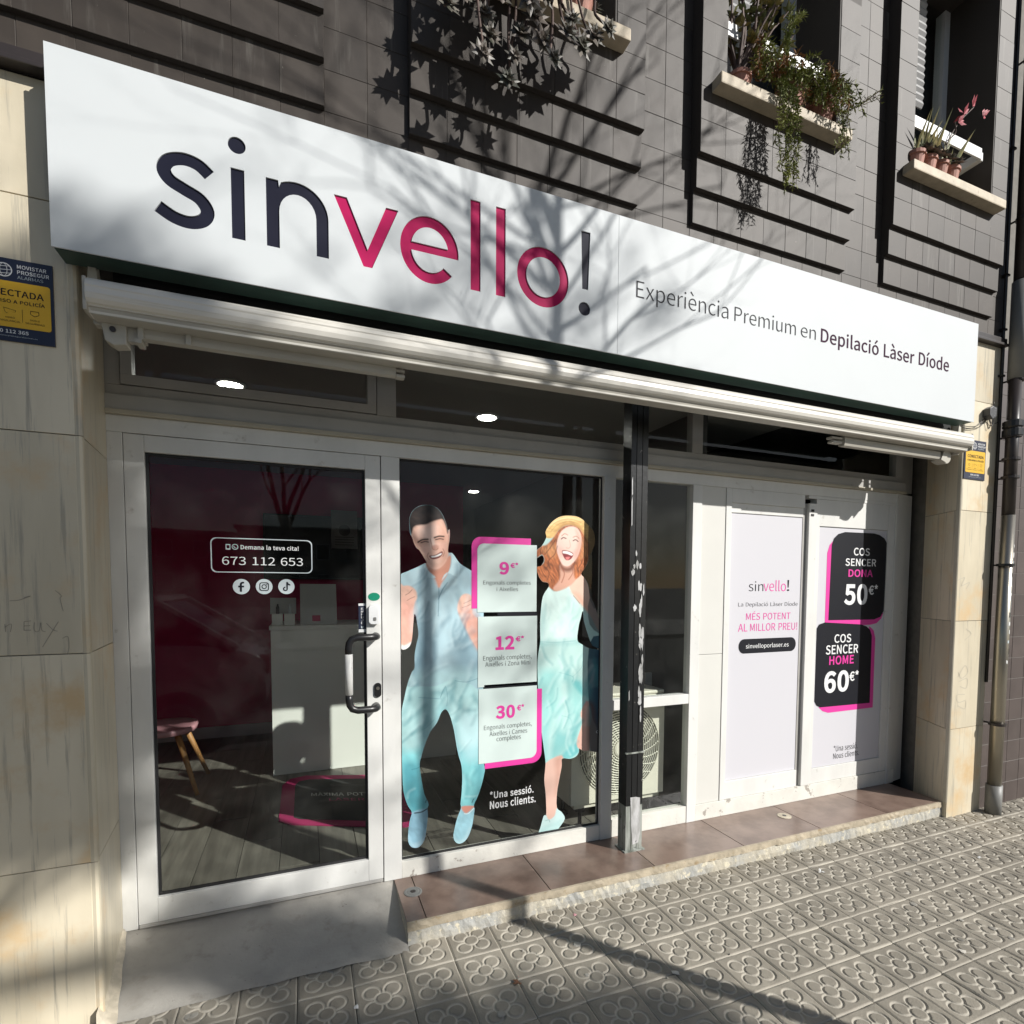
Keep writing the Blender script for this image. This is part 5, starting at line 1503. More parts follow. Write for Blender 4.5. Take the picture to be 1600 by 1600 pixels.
    ([(-0.0260, 1.8315), (0.0430, 1.8449), (0.0429, 1.7935), (0.0357, 1.7383), (0.0183, 1.7343), (-0.0194, 1.7774)], SKL, .05, .75),
    ([(0.0147, 1.6759), (0.0776, 1.6705), (0.0634, 1.6356), (0.0423, 1.6283), (0.0228, 1.6383)], SKL, .03, .45),
    ([(-0.0643, 1.7757), (-0.0467, 1.7696), (-0.0360, 1.7211), (-0.0536, 1.7423)], SKD, .02, .5),
    ([(-0.0801, 1.8526), (-0.0766, 1.8763), (-0.0663, 1.9004), (-0.0459, 1.9217), (-0.0187, 1.9348), (0.0157, 1.9402), (0.0433, 1.9351), (0.0677, 1.9194), (0.0852, 1.8964), (0.0957, 1.8728), (0.1063, 1.8457), (0.1133, 1.8170), (0.1090, 1.8016), (0.1006, 1.8372), (0.0851, 1.8695), (0.0641, 1.8685), (0.0292, 1.8565), (0.0015, 1.8416), (-0.0328, 1.8380), (-0.0559, 1.8288), (-0.0641, 1.8082), (-0.0683, 1.7945), (-0.0749, 1.8091)], (26, 18, 16), .008, 1),
    ([(-0.0596, 1.8906), (-0.0187, 1.9199), (0.0225, 1.9223), (-0.0188, 1.9030), (-0.0530, 1.8708)], (66, 50, 44), .03, .55),
    ([(-0.0095, 1.6891), (0.0146, 1.6691), (0.0494, 1.6616), (0.0811, 1.6775), (0.1003, 1.7091), (0.1102, 1.6851), (0.0931, 1.6500), (0.0704, 1.6308), (0.0493, 1.6243), (0.0298, 1.6281), (0.0111, 1.6470)], (206, 160, 140), .03, .6),
    ([(-0.0386, 1.7631), (-0.0125, 1.7722), (0.0150, 1.7684), (0.0149, 1.7445), (-0.0161, 1.7401), (-0.0332, 1.7443)], (200, 148, 126), .02, .6),
    ([(0.0414, 1.7797), (0.0708, 1.7877), (0.0962, 1.7845), (0.0933, 1.7623), (0.0637, 1.7571), (0.0456, 1.7606)], (196, 142, 120), .02, .6),
    ([(-0.0161, 1.7333), (0.0114, 1.7293), (0.0148, 1.7068), (-0.0060, 1.7028)], (244, 196, 180), .03, .6),
    ([(0.0707, 1.7463), (0.0933, 1.7470), (0.0932, 1.7228), (0.0742, 1.7188)], (238, 184, 166), .03, .6),
    ([(0.0275, 1.7723), (0.0372, 1.7727), (0.0469, 1.7387), (0.0385, 1.7329), (0.0316, 1.7450)], (252, 226, 212), .012, .8),
    # mouth
    ([(0.0189, 1.6898), (0.0495, 1.6960), (0.0812, 1.7135), (0.0833, 1.6983), (0.0670, 1.6806), (0.0390, 1.6731), (0.0244, 1.6789)], (120, 52, 48), .004, 1),
    ([(0.0258, 1.6886), (0.0495, 1.6919), (0.0777, 1.7051), (0.0776, 1.6968), (0.0579, 1.6866), (0.0327, 1.6812)], (244, 240, 236), .004, 1),
    ([(0.0322, 1.7382), (0.0497, 1.7456), (0.0651, 1.7392), (0.0622, 1.7240), (0.0440, 1.7193), (0.0329, 1.7245)], (200, 142, 124), .01, .7),
    ],
    [([(-0.0366, 1.7550), (-0.0160, 1.7673), (0.0116, 1.7704)], (40, 24, 20), .0050, 1), ([(0.0442, 1.7798), (0.0673, 1.7875), (0.0906, 1.7871)], (40, 24, 20), .0050, 1),
     ([(-0.0229, 1.7528), (-0.0023, 1.7590), (0.0136, 1.7568)], (50, 26, 24), .0034, 1), ([(0.0498, 1.7697), (0.0708, 1.7753), (0.0891, 1.7732)], (50, 26, 24), .0034, 1),
     ([(0.0233, 1.7722), (0.0302, 1.7450), (0.0357, 1.7232), (0.0531, 1.7196), (0.0623, 1.7288)], (170, 112, 94), .0028, .7), ([(0.0134, 1.7033), (0.0078, 1.6861), (0.0188, 1.6692)], (170, 108, 92), .0028, .7),
     ([(0.0862, 1.7261), (0.0932, 1.7090), (0.0861, 1.6880)], (160, 100, 84), .0028, .7),
     ([(0.0645, 1.5315), (0.0658, 1.4898), (0.0613, 1.3922)], (100, 134, 150), .003, .8), ([(0.1092, 1.5596), (0.0843, 1.5246), (0.0629, 1.4759)], (92, 126, 142), .003, .8),
     ([(-0.0990, 1.4971), (-0.0820, 1.5073), (-0.0670, 1.5230)], (168, 112, 98), .0026, .8), ([(-0.0924, 1.4699), (-0.0754, 1.4800), (-0.0550, 1.4888)], (168, 112, 98), .0026, .7),
     ([(0.1922, 1.4539), (0.2105, 1.4609), (0.2304, 1.4714)], (168, 112, 98), .0026, .7), ([(0.1848, 1.4327), (0.2068, 1.4396), (0.2274, 1.4479)], (168, 112, 98), .0026, .7),
     ([(-0.0554, 1.4010), (-0.0453, 1.3733), (-0.0558, 1.3322)], (30, 40, 52), .004, .8),
     ([(0.0974, 1.0372), (0.0830, 1.0097), (0.0722, 0.9821)], (80, 130, 144), .0026, .8), ([(0.0988, 1.0336), (0.1081, 0.9866), (0.1044, 0.9368)], (92, 146, 158), .0026, .7),
     ([(-0.0368, 0.9901), (0.0190, 0.9825), (0.0757, 0.9747)], (110, 160, 172), .0026, .6), ([(0.1480, 1.0625), (0.2068, 1.0517), (0.2664, 1.0661)], (96, 140, 156), .0026, .6),
     ([(-0.0732, 0.6316), (-0.0455, 0.6352), (-0.0280, 0.6437)], (56, 120, 134), .0028, .7), ([(-0.0202, 0.8270), (0.0044, 0.8388), (0.0398, 0.8710)], (110, 160, 172), .0026, .5),
     ([(-0.0605, 0.4090), (-0.0256, 0.4092), (0.0013, 0.4209)], (22, 32, 44), .004, 1), ([(0.2367, 0.4189), (0.2412, 0.4293), (0.2458, 0.4361)], (30, 60, 70), .003, .9),
     ([(-0.0056, 0.4550), (-0.0006, 0.4686)], (30, 60, 70), .003, .9), ([(0.1954, 0.3659), (0.2179, 0.3639), (0.2481, 0.3874)], (224, 238, 240), .003, .9)]
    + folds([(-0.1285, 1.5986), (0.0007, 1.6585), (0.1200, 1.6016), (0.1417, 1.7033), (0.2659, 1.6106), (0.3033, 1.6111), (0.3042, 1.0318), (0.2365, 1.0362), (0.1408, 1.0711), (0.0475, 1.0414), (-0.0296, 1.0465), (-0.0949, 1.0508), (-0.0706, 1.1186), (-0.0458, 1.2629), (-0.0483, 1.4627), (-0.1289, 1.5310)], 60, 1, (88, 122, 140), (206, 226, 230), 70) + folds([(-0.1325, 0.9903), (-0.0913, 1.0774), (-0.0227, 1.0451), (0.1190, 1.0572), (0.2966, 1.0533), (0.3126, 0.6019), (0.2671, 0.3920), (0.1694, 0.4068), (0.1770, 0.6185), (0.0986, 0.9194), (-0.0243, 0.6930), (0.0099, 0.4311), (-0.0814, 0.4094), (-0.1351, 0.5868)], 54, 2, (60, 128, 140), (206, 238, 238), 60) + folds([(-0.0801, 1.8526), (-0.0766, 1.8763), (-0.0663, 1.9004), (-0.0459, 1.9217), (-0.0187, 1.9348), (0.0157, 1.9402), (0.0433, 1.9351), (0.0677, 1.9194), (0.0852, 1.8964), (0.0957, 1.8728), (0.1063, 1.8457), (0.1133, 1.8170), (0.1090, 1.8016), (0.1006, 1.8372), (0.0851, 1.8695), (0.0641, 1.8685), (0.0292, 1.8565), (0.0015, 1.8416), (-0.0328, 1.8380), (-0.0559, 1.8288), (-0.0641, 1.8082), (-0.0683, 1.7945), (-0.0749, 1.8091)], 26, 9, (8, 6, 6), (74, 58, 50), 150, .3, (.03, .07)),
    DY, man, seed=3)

woman = thing('woman_decal', 'full-height window decal of a laughing woman in straw hat and mint dress', 'window decal', (0.82, DY, 0.2))
HA, HAD, HAL = (172, 100, 58), (84, 42, 24), (222, 158, 106)
ST, STD, STL = (226, 186, 118), (168, 118, 62), (244, 220, 170)
DR, DRD, DRL = (186, 220, 214), (110, 178, 180), (212, 236, 230)
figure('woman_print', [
    [(0.6479, 1.8024), (0.6435, 1.8319), (0.6597, 1.8624), (0.6883, 1.8935), (0.7296, 1.9180), (0.7801, 1.9259), (0.8313, 1.9233), (0.8703, 1.9062), (0.9082, 1.8736), (0.9322, 1.8515), (0.9442, 1.8134), (0.9396, 1.7669), (0.9121, 1.7120), (0.9037, 1.6809), (0.8884, 1.6497), (0.8609, 1.6123), (0.8830, 1.5878), (0.9037, 1.5531), (0.9168, 1.4949), (0.9422, 1.4479), (0.9700, 1.3769), (0.9908, 1.3054), (0.9918, 1.2413), (0.9816, 1.1948), (0.9546, 1.2038), (0.9275, 1.2245), (0.8817, 1.3472), (0.8739, 1.4112), (0.8597, 1.3632), (0.8488, 1.3246), (0.8410, 1.2463), (0.8702, 1.2211), (0.9146, 1.1975), (0.9818, 1.1829), (0.9933, 1.1387), (0.9957, 0.9789), (0.9974, 0.7376), (0.9902, 0.6090), (0.9250, 0.6146), (0.8839, 0.6192), (0.8598, 0.6355), (0.8574, 0.6118), (0.8383, 0.5901), (0.8016, 0.5825), (0.7548, 0.5896), (0.7527, 0.5481), (0.7371, 0.4711), (0.7241, 0.3939), (0.7249, 0.3171), (0.7544, 0.2871), (0.7748, 0.2472), (0.7466, 0.2079), (0.7210, 0.1843), (0.6699, 0.1740), (0.6109, 0.1723), (0.6256, 0.2201), (0.6453, 0.2837), (0.6604, 0.2899), (0.6561, 0.4037), (0.6470, 0.4831), (0.6539, 0.5726), (0.6458, 0.6389), (0.6317, 0.7333), (0.6140, 0.8733), (0.6046, 1.0268), (0.6022, 1.1409), (0.6115, 1.2086), (0.6177, 1.2538), (0.6156, 1.3226), (0.6183, 1.3979), (0.6307, 1.4880), (0.6649, 1.5406), (0.6565, 1.5617), (0.6251, 1.5690), (0.6004, 1.6075), (0.5960, 1.6447), (0.6180, 1.6510), (0.6357, 1.6812), (0.6240, 1.7085), (0.5932, 1.6929), (0.5929, 1.7337), (0.6220, 1.7568)]],
    [
    ([(0.5739, 1.9173), (0.9976, 1.9396), (1.0084, 1.2176), (0.5786, 1.2333)], DR, .001, 1),
    # skirt
    ([(0.6194, 1.2535), (0.8306, 1.2464), (0.9146, 1.1964), (0.9907, 1.1934), (0.9995, 0.5988), (0.8385, 0.5692), (0.6330, 0.5625), (0.5964, 1.0271)], DR, .02, 1),
    ([(0.6044, 1.0570), (0.7294, 1.0805), (0.8244, 1.0362), (0.9127, 0.9992), (0.9141, 0.8960), (0.8705, 0.8360), (0.8758, 0.7721), (0.8372, 0.6806), (0.7512, 0.6110), (0.6539, 0.5716), (0.6316, 0.7485)], (150, 212, 208), .05, .8),
    ([(0.6314, 0.7639), (0.7153, 0.7870), (0.8016, 0.7474), (0.8372, 0.6806), (0.7510, 0.6268), (0.6580, 0.5828)], DRD, .08, .55),
    ([(0.8159, 1.0211), (0.9128, 0.9913), (0.9182, 0.9195), (0.8515, 0.9559)], (104, 190, 190), .02, .8),
    ([(0.7512, 0.6095), (0.8460, 0.6797), (0.8598, 0.6344), (0.8557, 0.6086), (0.8034, 0.5813), (0.7514, 0.5890)], (108, 190, 192), .02, .9),
    ([(0.6653, 0.7141), (0.6980, 0.8196), (0.7235, 0.8174), (0.6908, 0.6804), (0.6748, 0.5886)], DRL, .05, .6),
    ([(0.7300, 1.0186), (0.7815, 0.9998), (0.8009, 0.8105), (0.7497, 0.7525)], DRL, .07, .6),
    ([(0.7742, 0.8755), (0.8001, 0.8812), (0.8363, 0.7599), (0.8023, 0.6843)], DRD, .05, .35),
    # bodice
    ([(0.6649, 1.5406), (0.6875, 1.5165), (0.7294, 1.5196), (0.7885, 1.5449), (0.8148, 1.4912), (0.8739, 1.4112), (0.8513, 1.3323), (0.8411, 1.2393), (0.7364, 1.2352), (0.6153, 1.2471), (0.6183, 1.3979), (0.6307, 1.4880)], DRL, .008, 1, (24, 10, .12)),
    ([(0.8021, 1.4721), (0.8633, 1.4253), (0.8472, 1.3169), (0.8307, 1.2397), (0.7954, 1.3027)], DR, .05, .8),
    ([(0.6150, 1.3979), (0.6469, 1.4201), (0.6525, 1.2458), (0.6161, 1.2470)], DRD, .05, .35),
    ([(0.6161, 1.2508), (0.8410, 1.2510), (0.8570, 1.2232), (0.6163, 1.2281)], DRD, .03, .4),
    # legs and shoe
    ([(0.9168, 0.8958), (0.9250, 0.6136), (0.8821, 0.6184), (0.8418, 0.6642), (0.8758, 0.7721), (0.8661, 0.8364)], (222, 178, 162), .006, 1),
    ([(0.6497, 0.5729), (0.7512, 0.6079), (0.7544, 0.5476), (0.7388, 0.4707), (0.7258, 0.3935), (0.7266, 0.3142), (0.7116, 0.2674), (0.6776, 0.2546), (0.6587, 0.2931), (0.6553, 0.4035), (0.6454, 0.4831)], (224, 186, 170), .006, 1),
    ([(0.7087, 0.5846), (0.7513, 0.6031), (0.7544, 0.5476), (0.7354, 0.4711), (0.7190, 0.3944), (0.7104, 0.3957), (0.7181, 0.4892)], (186, 138, 120), .03, .6),
    ([(0.6453, 0.2834), (0.6588, 0.2837), (0.6776, 0.2562), (0.7116, 0.2729), (0.7249, 0.3129), (0.7562, 0.2858), (0.7757, 0.2468), (0.7466, 0.2060), (0.7210, 0.1816), (0.6093, 0.1708), (0.6256, 0.2199)], (196, 224, 222), .006, 1),
    ([(0.6357, 0.2182), (0.6949, 0.2321), (0.7548, 0.2461), (0.7466, 0.2060), (0.7210, 0.1816), (0.6109, 0.1737)], (170, 208, 206), .02, .6),
    # arm, dark edge strip
    ([(0.7885, 1.5449), (0.8266, 1.5873), (0.8627, 1.6092), (0.8982, 1.5647), (0.9185, 1.4988), (0.9441, 1.4440), (0.9719, 1.3729), (0.9908, 1.3054), (0.9712, 1.2981), (0.9165, 1.3856), (0.8736, 1.4329), (0.8191, 1.4912)], (232, 196, 176), .008, 1),
    ([(0.8017, 1.5105), (0.8278, 1.4874), (0.8631, 1.4408), (0.9164, 1.3934), (0.8980, 1.4482), (0.8449, 1.5027)], (206, 158, 134), .03, .6),
    # hat and hair
    ([(0.6446, 1.8022), (0.6410, 1.8318), (0.6597, 1.8639), (0.6883, 1.8950), (0.7296, 1.9195), (0.7801, 1.9274), (0.8312, 1.9248), (0.8703, 1.9077), (0.9099, 1.8767), (0.9349, 1.8516), (0.9460, 1.8135), (0.9413, 1.7669), (0.9121, 1.7104), (0.8847, 1.7959), (0.8580, 1.8484), (0.8233, 1.8697), (0.7806, 1.8754), (0.7511, 1.8665), (0.7220, 1.8464), (0.6891, 1.8039)], ST, .006, 1, (30, 160, .30)),
    ([(0.7220, 1.8427), (0.7512, 1.8650), (0.7806, 1.8739), (0.8233, 1.8682), (0.8580, 1.8469), (0.8865, 1.7959), (0.8933, 1.8115), (0.8622, 1.8600), (0.8231, 1.8849), (0.7805, 1.8905), (0.7384, 1.8772), (0.6971, 1.8341)], STD, .02, .75),
    ([(0.6638, 1.8626), (0.7048, 1.9018), (0.7801, 1.9206), (0.8573, 1.9056), (0.8229, 1.9062), (0.7382, 1.8997)], STL, .02, .7),
    ([(0.7220, 1.8464), (0.7511, 1.8665), (0.7891, 1.8758), (0.8319, 1.8686), (0.8598, 1.8470), (0.8863, 1.8074), (0.9078, 1.7736), (0.9053, 1.6964), (0.8866, 1.6497), (0.8610, 1.6092), (0.8181, 1.5757), (0.7672, 1.5395), (0.7084, 1.5166), (0.6749, 1.5316), (0.6565, 1.5617), (0.6251, 1.5690), (0.6004, 1.6075), (0.5960, 1.6447), (0.6204, 1.6511), (0.6374, 1.6813), (0.6240, 1.7108), (0.5916, 1.6929), (0.5929, 1.7337), (0.6237, 1.7569), (0.6523, 1.7653), (0.6891, 1.8039)], HA, .008, 1, (150, 40, .95)),
    ([(0.6238, 1.7420), (0.6729, 1.7659), (0.7103, 1.7596), (0.6984, 1.6991), (0.6568, 1.7131)], HAL, .03, .7, (150, 40, .5)),
    ([(0.8629, 1.8027), (0.9025, 1.7734), (0.8992, 1.6962), (0.8691, 1.6571), (0.8513, 1.6875), (0.8638, 1.7338)], HAL, .03, .6, (150, 40, .5)),
    ([(0.6572, 1.6682), (0.7239, 1.6469), (0.7329, 1.5864), (0.6742, 1.6085)], HAD, .03, .6), ([(0.7747, 1.6402), (0.8345, 1.6488), (0.8093, 1.5948), (0.7585, 1.5638)], HAD, .03, .5),
    ([(0.6827, 1.5860), (0.7583, 1.5867), (0.7418, 1.5409), (0.7000, 1.5256)], (214, 120, 76), .03, .7),
    ([(0.7322, 1.6622), (0.7982, 1.6665), (0.8227, 1.6256), (0.8267, 1.5796), (0.7843, 1.5411), (0.7294, 1.5196), (0.6916, 1.5256), (0.7121, 1.5711), (0.7326, 1.6168)], (214, 164, 142), .01, 1),
    ([(0.7286, 1.6848), (0.7534, 1.6512), (0.7882, 1.6480), (0.8255, 1.6823), (0.8225, 1.6486), (0.7936, 1.6237), (0.7536, 1.6246), (0.7306, 1.6470)], (112, 62, 44), .018, .85),
    ([(0.5920, 1.6446), (0.6490, 1.6606), (0.6988, 1.6465), (0.7327, 1.6054), (0.7180, 1.5636), (0.6749, 1.5331), (0.6565, 1.5617), (0.6251, 1.5690), (0.6004, 1.6075)], HA, .012, 1, (150, 40, .9)),
    ([(0.8223, 1.6639), (0.8643, 1.6954), (0.9052, 1.7041), (0.8866, 1.6481), (0.8592, 1.6092), (0.8267, 1.5835), (0.8142, 1.6178)], HA, .012, 1, (150, 40, .9)),
    # face
    ([(0.7158, 1.7974), (0.7388, 1.8419), (0.7807, 1.8663), (0.8234, 1.8652), (0.8512, 1.8390), (0.8604, 1.7935), (0.8482, 1.7318), (0.8229, 1.6853), (0.7847, 1.6540), (0.7491, 1.6579), (0.7269, 1.6908), (0.7096, 1.7431)], (240, 204, 190), .006, 1),
    ([(0.8235, 1.8546), (0.8604, 1.7935), (0.8482, 1.7318), (0.8229, 1.6853), (0.8249, 1.7327), (0.8397, 1.7943)], (214, 160, 140), .025, .7),
    ([(0.7230, 1.7450), (0.7440, 1.7456), (0.7443, 1.7154), (0.7317, 1.7075)], (236, 172, 160), .03, .6), ([(0.8121, 1.7324), (0.8335, 1.7368), (0.8295, 1.7099), (0.8167, 1.7020)], (226, 160, 148), .03, .6),
    ([(0.7415, 1.7349), (0.7736, 1.7374), (0.8113, 1.7217), (0.7980, 1.6924), (0.7708, 1.6842), (0.7520, 1.7019)], (136, 44, 48), .004, 1),
    ([(0.7466, 1.7321), (0.7737, 1.7336), (0.8062, 1.7200), (0.8012, 1.7107), (0.7721, 1.7191), (0.7501, 1.7216)], (248, 244, 240), .004, 1),
    ([(0.7638, 1.7007), (0.7893, 1.7028), (0.7843, 1.6906), (0.7708, 1.6872)], (226, 130, 128), .005, .9),
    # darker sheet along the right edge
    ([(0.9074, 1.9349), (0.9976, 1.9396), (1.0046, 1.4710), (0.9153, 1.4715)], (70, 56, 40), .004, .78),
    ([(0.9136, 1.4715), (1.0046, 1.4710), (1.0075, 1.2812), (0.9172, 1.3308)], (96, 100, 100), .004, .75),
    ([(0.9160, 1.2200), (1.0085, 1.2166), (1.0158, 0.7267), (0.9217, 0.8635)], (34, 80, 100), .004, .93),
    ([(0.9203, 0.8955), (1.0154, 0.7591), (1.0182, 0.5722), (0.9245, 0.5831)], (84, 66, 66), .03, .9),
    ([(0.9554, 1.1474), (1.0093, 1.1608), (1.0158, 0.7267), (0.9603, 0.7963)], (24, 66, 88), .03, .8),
    ],
    [([(0.7375, 1.7982), (0.7492, 1.8061), (0.7662, 1.8022)], (46, 26, 22), .0036, 1), ([(0.8088, 1.7916), (0.8242, 1.7975), (0.8398, 1.7882)], (46, 26, 22), .0036, 1),
     ([(0.7391, 1.8148), (0.7574, 1.8276), (0.7761, 1.8208)], (140, 88, 62), .0026, .8), ([(0.8086, 1.8099), (0.8282, 1.8167), (0.8447, 1.8051)], (140, 88, 62), .0026, .8),
     ([(0.7866, 1.7924), (0.7921, 1.7622), (0.7820, 1.7498), (0.7667, 1.7523)], (206, 150, 132), .0026, .7),
     ([(0.7058, 1.7970), (0.6730, 1.7510), (0.6404, 1.7127)], HAD, .004, .6), ([(0.7145, 1.7598), (0.6982, 1.7142), (0.6653, 1.6834), (0.6574, 1.6458)], HAD, .004, .6), ([(0.6409, 1.6455), (0.6659, 1.6159), (0.6580, 1.5782)], HAD, .004, .6),
     ([(0.6905, 1.6463), (0.7075, 1.6089), (0.6996, 1.5635)], (150, 74, 40), .004, .7), ([(0.7407, 1.6472), (0.7580, 1.6095), (0.7416, 1.5637)], (150, 74, 40), .004, .7), ([(0.8001, 1.6558), (0.8091, 1.6178), (0.7838, 1.5793)], (150, 74, 40), .004, .6),
     ([(0.8672, 1.8105), (0.8784, 1.7496), (0.8687, 1.6878), (0.8433, 1.6413)], HAD, .004, .6), ([(0.8939, 1.7654), (0.8903, 1.7037), (0.8648, 1.6493)], HAD, .003, .5),
     ([(0.6639, 1.8477), (0.7049, 1.8868), (0.7803, 1.9071), (0.8575, 1.8942)], STD, .0028, .55), ([(0.6723, 1.8331), (0.7134, 1.8723), (0.7804, 1.8950), (0.8490, 1.8823)], STD, .0028, .5),
     ([(0.8148, 1.4912), (0.8367, 1.4680), (0.8543, 1.4486)], (150, 92, 74), .003, .8),
     ([(0.6194, 1.2459), (0.7026, 1.2370), (0.8307, 1.2425)], (130, 186, 184), .0028, .7), ([(0.7295, 1.0728), (0.8156, 1.0430), (0.8116, 1.0135)], (108, 176, 176), .0028, .6), ([(0.8156, 1.0430), (0.8674, 1.0886), (0.8757, 1.1274)], (120, 186, 186), .0026, .5),
     ([(0.7490, 0.8307), (0.8009, 0.8105), (0.8188, 0.7616)], (110, 178, 178), .0026, .5), ([(0.6565, 0.2541), (0.6776, 0.2546), (0.6820, 0.2421)], (120, 160, 160), .0028, .7)]
    + folds([(0.6194, 1.2535), (0.8306, 1.2464), (0.9146, 1.1964), (0.9907, 1.1934), (0.9995, 0.5988), (0.8385, 0.5692), (0.6330, 0.5625), (0.5964, 1.0271)], 60, 3, (84, 162, 166), (222, 242, 238), 78, .35) + folds([(0.6649, 1.5406), (0.6875, 1.5165), (0.7294, 1.5196), (0.7885, 1.5449), (0.8148, 1.4912), (0.8739, 1.4112), (0.8513, 1.3323), (0.8411, 1.2393), (0.7364, 1.2352), (0.6153, 1.2471), (0.6183, 1.3979), (0.6307, 1.4880)], 20, 4, (150, 196, 192), (232, 246, 242), 80, .4, (.04, .1)),
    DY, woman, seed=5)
text('lettering', 'd.', (0.9657, 0.9905, 0.7114, 0.7316), DY - .0012, M['white_print'], woman)

# ------------------------------------------------------------------ price panels on the window
W1, W2 = DY - 0.0012, DY - 0.0024
def rect_poly(r): return [(r[0], r[2]), (r[1], r[2]), (r[1], r[3]), (r[0], r[3])]
pa = thing('price_panel', 'pale mint 9 euro price panel with pink corner band, top of three on the window', 'price panel', (.45, W1, 1.3), 'price panels on the window')
r1 = (0.2636, 0.5928, 1.4074, 1.7595)
flat('pink_band', [rrect(r1[0] - .030, r1[1] - .034, r1[2] + .02, r1[3] + .034, (0, 0, 0, .05))], W1, M['pink'], pa)
flat('panel_print', [rrect(*r1, (0, 0, 0, .035))], W2, M['mint'], pa)
W3 = W2 - .0010
text('lettering', '9', (0.3822, 0.4357, 1.6018, 1.6684), W3, M['pink'], pa, .055)
text('lettering', '€*', (0.4440, 0.4872, 1.6369, 1.6653), W3, M['pink'], pa, .045)
text('lettering', 'Engonals completes', (0.2952, 0.5579, 1.5440, 1.5716), W3, M['grey_print'], pa, -.014)
text('lettering', 'i Aixelles', (0.3672, 0.4863, 1.5165, 1.5381), W3, M['grey_print'], pa, -.014)
pb = thing('price_panel', 'pale mint 12 euro price panel in the middle of three on the window', 'price panel', (.45, W1, 1.0), 'price panels on the window')
r2 = (r1[0] + .004, r1[1] + .004) + (0.2692, 0.5997, 1.0196, 1.3850)[2:]
flat('panel_print', [rect_poly(r2)], W2, M['mint'], pb)
flat('black_rule', [rect_poly((r2[0] + .105, r2[1], r2[3] + .002, r2[3] + .020))], W2, M['ink'], pb)
text('lettering', '12', (0.3626, 0.4673, 1.2099, 1.2828), W3, M['pink'], pb, .055)
text('lettering', '€*', (0.4748, 0.5228, 1.2510, 1.2808), W3, M['pink'], pb, .045)
text('lettering', 'Engonals completes,', (0.2958, 0.5662, 1.1502, 1.1833), W3, M['grey_print'], pb, -.014)
text('lettering', 'Aixelles i Zona Mini', (0.3072, 0.5582, 1.1249, 1.1508), W3, M['grey_print'], pb, -.014)
pc = thing('price_panel', 'pale mint 30 euro price panel with pink corner band, lowest of three on the window', 'price panel', (.45, W1, .6), 'price panels on the window')
r3 = (r2[0] + .004, r2[1] + .002) + (0.2734, 0.6027, 0.6171, 1.0099)[2:]
flat('pink_band', [rrect(r3[0] + .034, r3[1] + .030, r3[2] - .030, r3[3] - .020, (0, .055, 0, 0))], W1, M['pink'], pc)
flat('panel_print', [rrect(*r3, (0, .038, 0, 0))], W2, M['mint'], pc)
flat('black_rule', [rect_poly((r3[0] + .030, r3[1], r3[3] + .003, r3[3] + .020))], W2, M['ink'], pc)
text('lettering', '30', (0.3652, 0.4722, 0.8454, 0.9164), W3, M['pink'], pc, .055)
text('lettering', '€*', (0.4846, 0.5249, 0.8809, 0.9144), W3, M['pink'], pc, .045)
text('lettering', 'Engonals completes,', (0.3002, 0.5686, 0.7858, 0.8186), W3, M['grey_print'], pc, -.014)
text('lettering', 'Aixelles i Cames', (0.3308, 0.5427, 0.7578, 0.7839), W3, M['grey_print'], pc, -.014)
text('lettering', 'completes', (0.3695, 0.5065, 0.7204, 0.7540), W3, M['grey_print'], pc, -.014)
nt_ = thing('window_note', 'white *Una sessió. Nous clients. lettering low on the large window', 'lettering', (.55, W1, .35))
text('lettering', '*Una sessió.', (0.3338, 0.5834, 0.4223, 0.4667), W1, M['white_print'], nt_, .032)
text('lettering', 'Nous clients.', (0.3340, 0.5962, 0.3676, 0.4127), W1, M['white_print'], nt_, .032)

# ------------------------------------------------------------------ lettering on the door glass
ph = thing('phone_decal', 'white outlined appointment box with phone number 673 112 653 on the door glass', 'window decal', (-.72, W1, 1.6))
bx_ = rrect(-0.922, -0.518, 1.596, 1.746, (.022,) * 4)
flat('outline', [bx_, ring(bx_, .0042)], DY, M['pale_print'], ph)
text('lettering', 'Demana la teva cita!', (-0.8073, -0.5750, 1.6975, 1.7178), DY, M['white_print'], ph, .02)
text('lettering', '673 112 653', (-0.8795, -0.5577, 1.6295, 1.6649), DY, M['white_print'], ph, -.004)
q = (-0.8647, -0.8469, 1.6950, 1.7185)
flat('phone_icon', [rect_poly(q), rect_poly((q[0] + .003, q[1] - .003, q[2] + .005, q[3] - .004))], DY, M['pale_print'], ph)
cc = [(-0.8290, 1.7076)][0]
flat('chat_icon', [circle(cc[0], cc[1], .0125), circle(cc[0], cc[1], .0098)], DY, M['pale_print'], ph)
flat('chat_icon', [[(cc[0] - .005, cc[1] + .005), (cc[0] - .002, cc[1] + .003), (cc[0] - .003, cc[1]), (cc[0], cc[1] - .004), (cc[0] + .004, cc[1] - .003), (cc[0] + .005, cc[1] - .006), (cc[0] - .001, cc[1] - .006), (cc[0] - .006, cc[1])]], DY, M['pale_print'], ph)
def disc(cx, cz, lab):
    t = thing('social_icon', lab, 'window decal', (cx, DY, cz - .033), 'round social icons on the door glass')
    flat('disc', [circle(cx, cz, .0335, 32)], DY, M['pale_print'], t)
    return t
d1, d2, d3 = [(-0.8077, 1.5354), (-0.7179, 1.5357), (-0.6280, 1.5360)]
I2 = DY - .0012
t = disc(*d1, 'pale round decal with a black letter f, left of three on the door')
x, z = d1
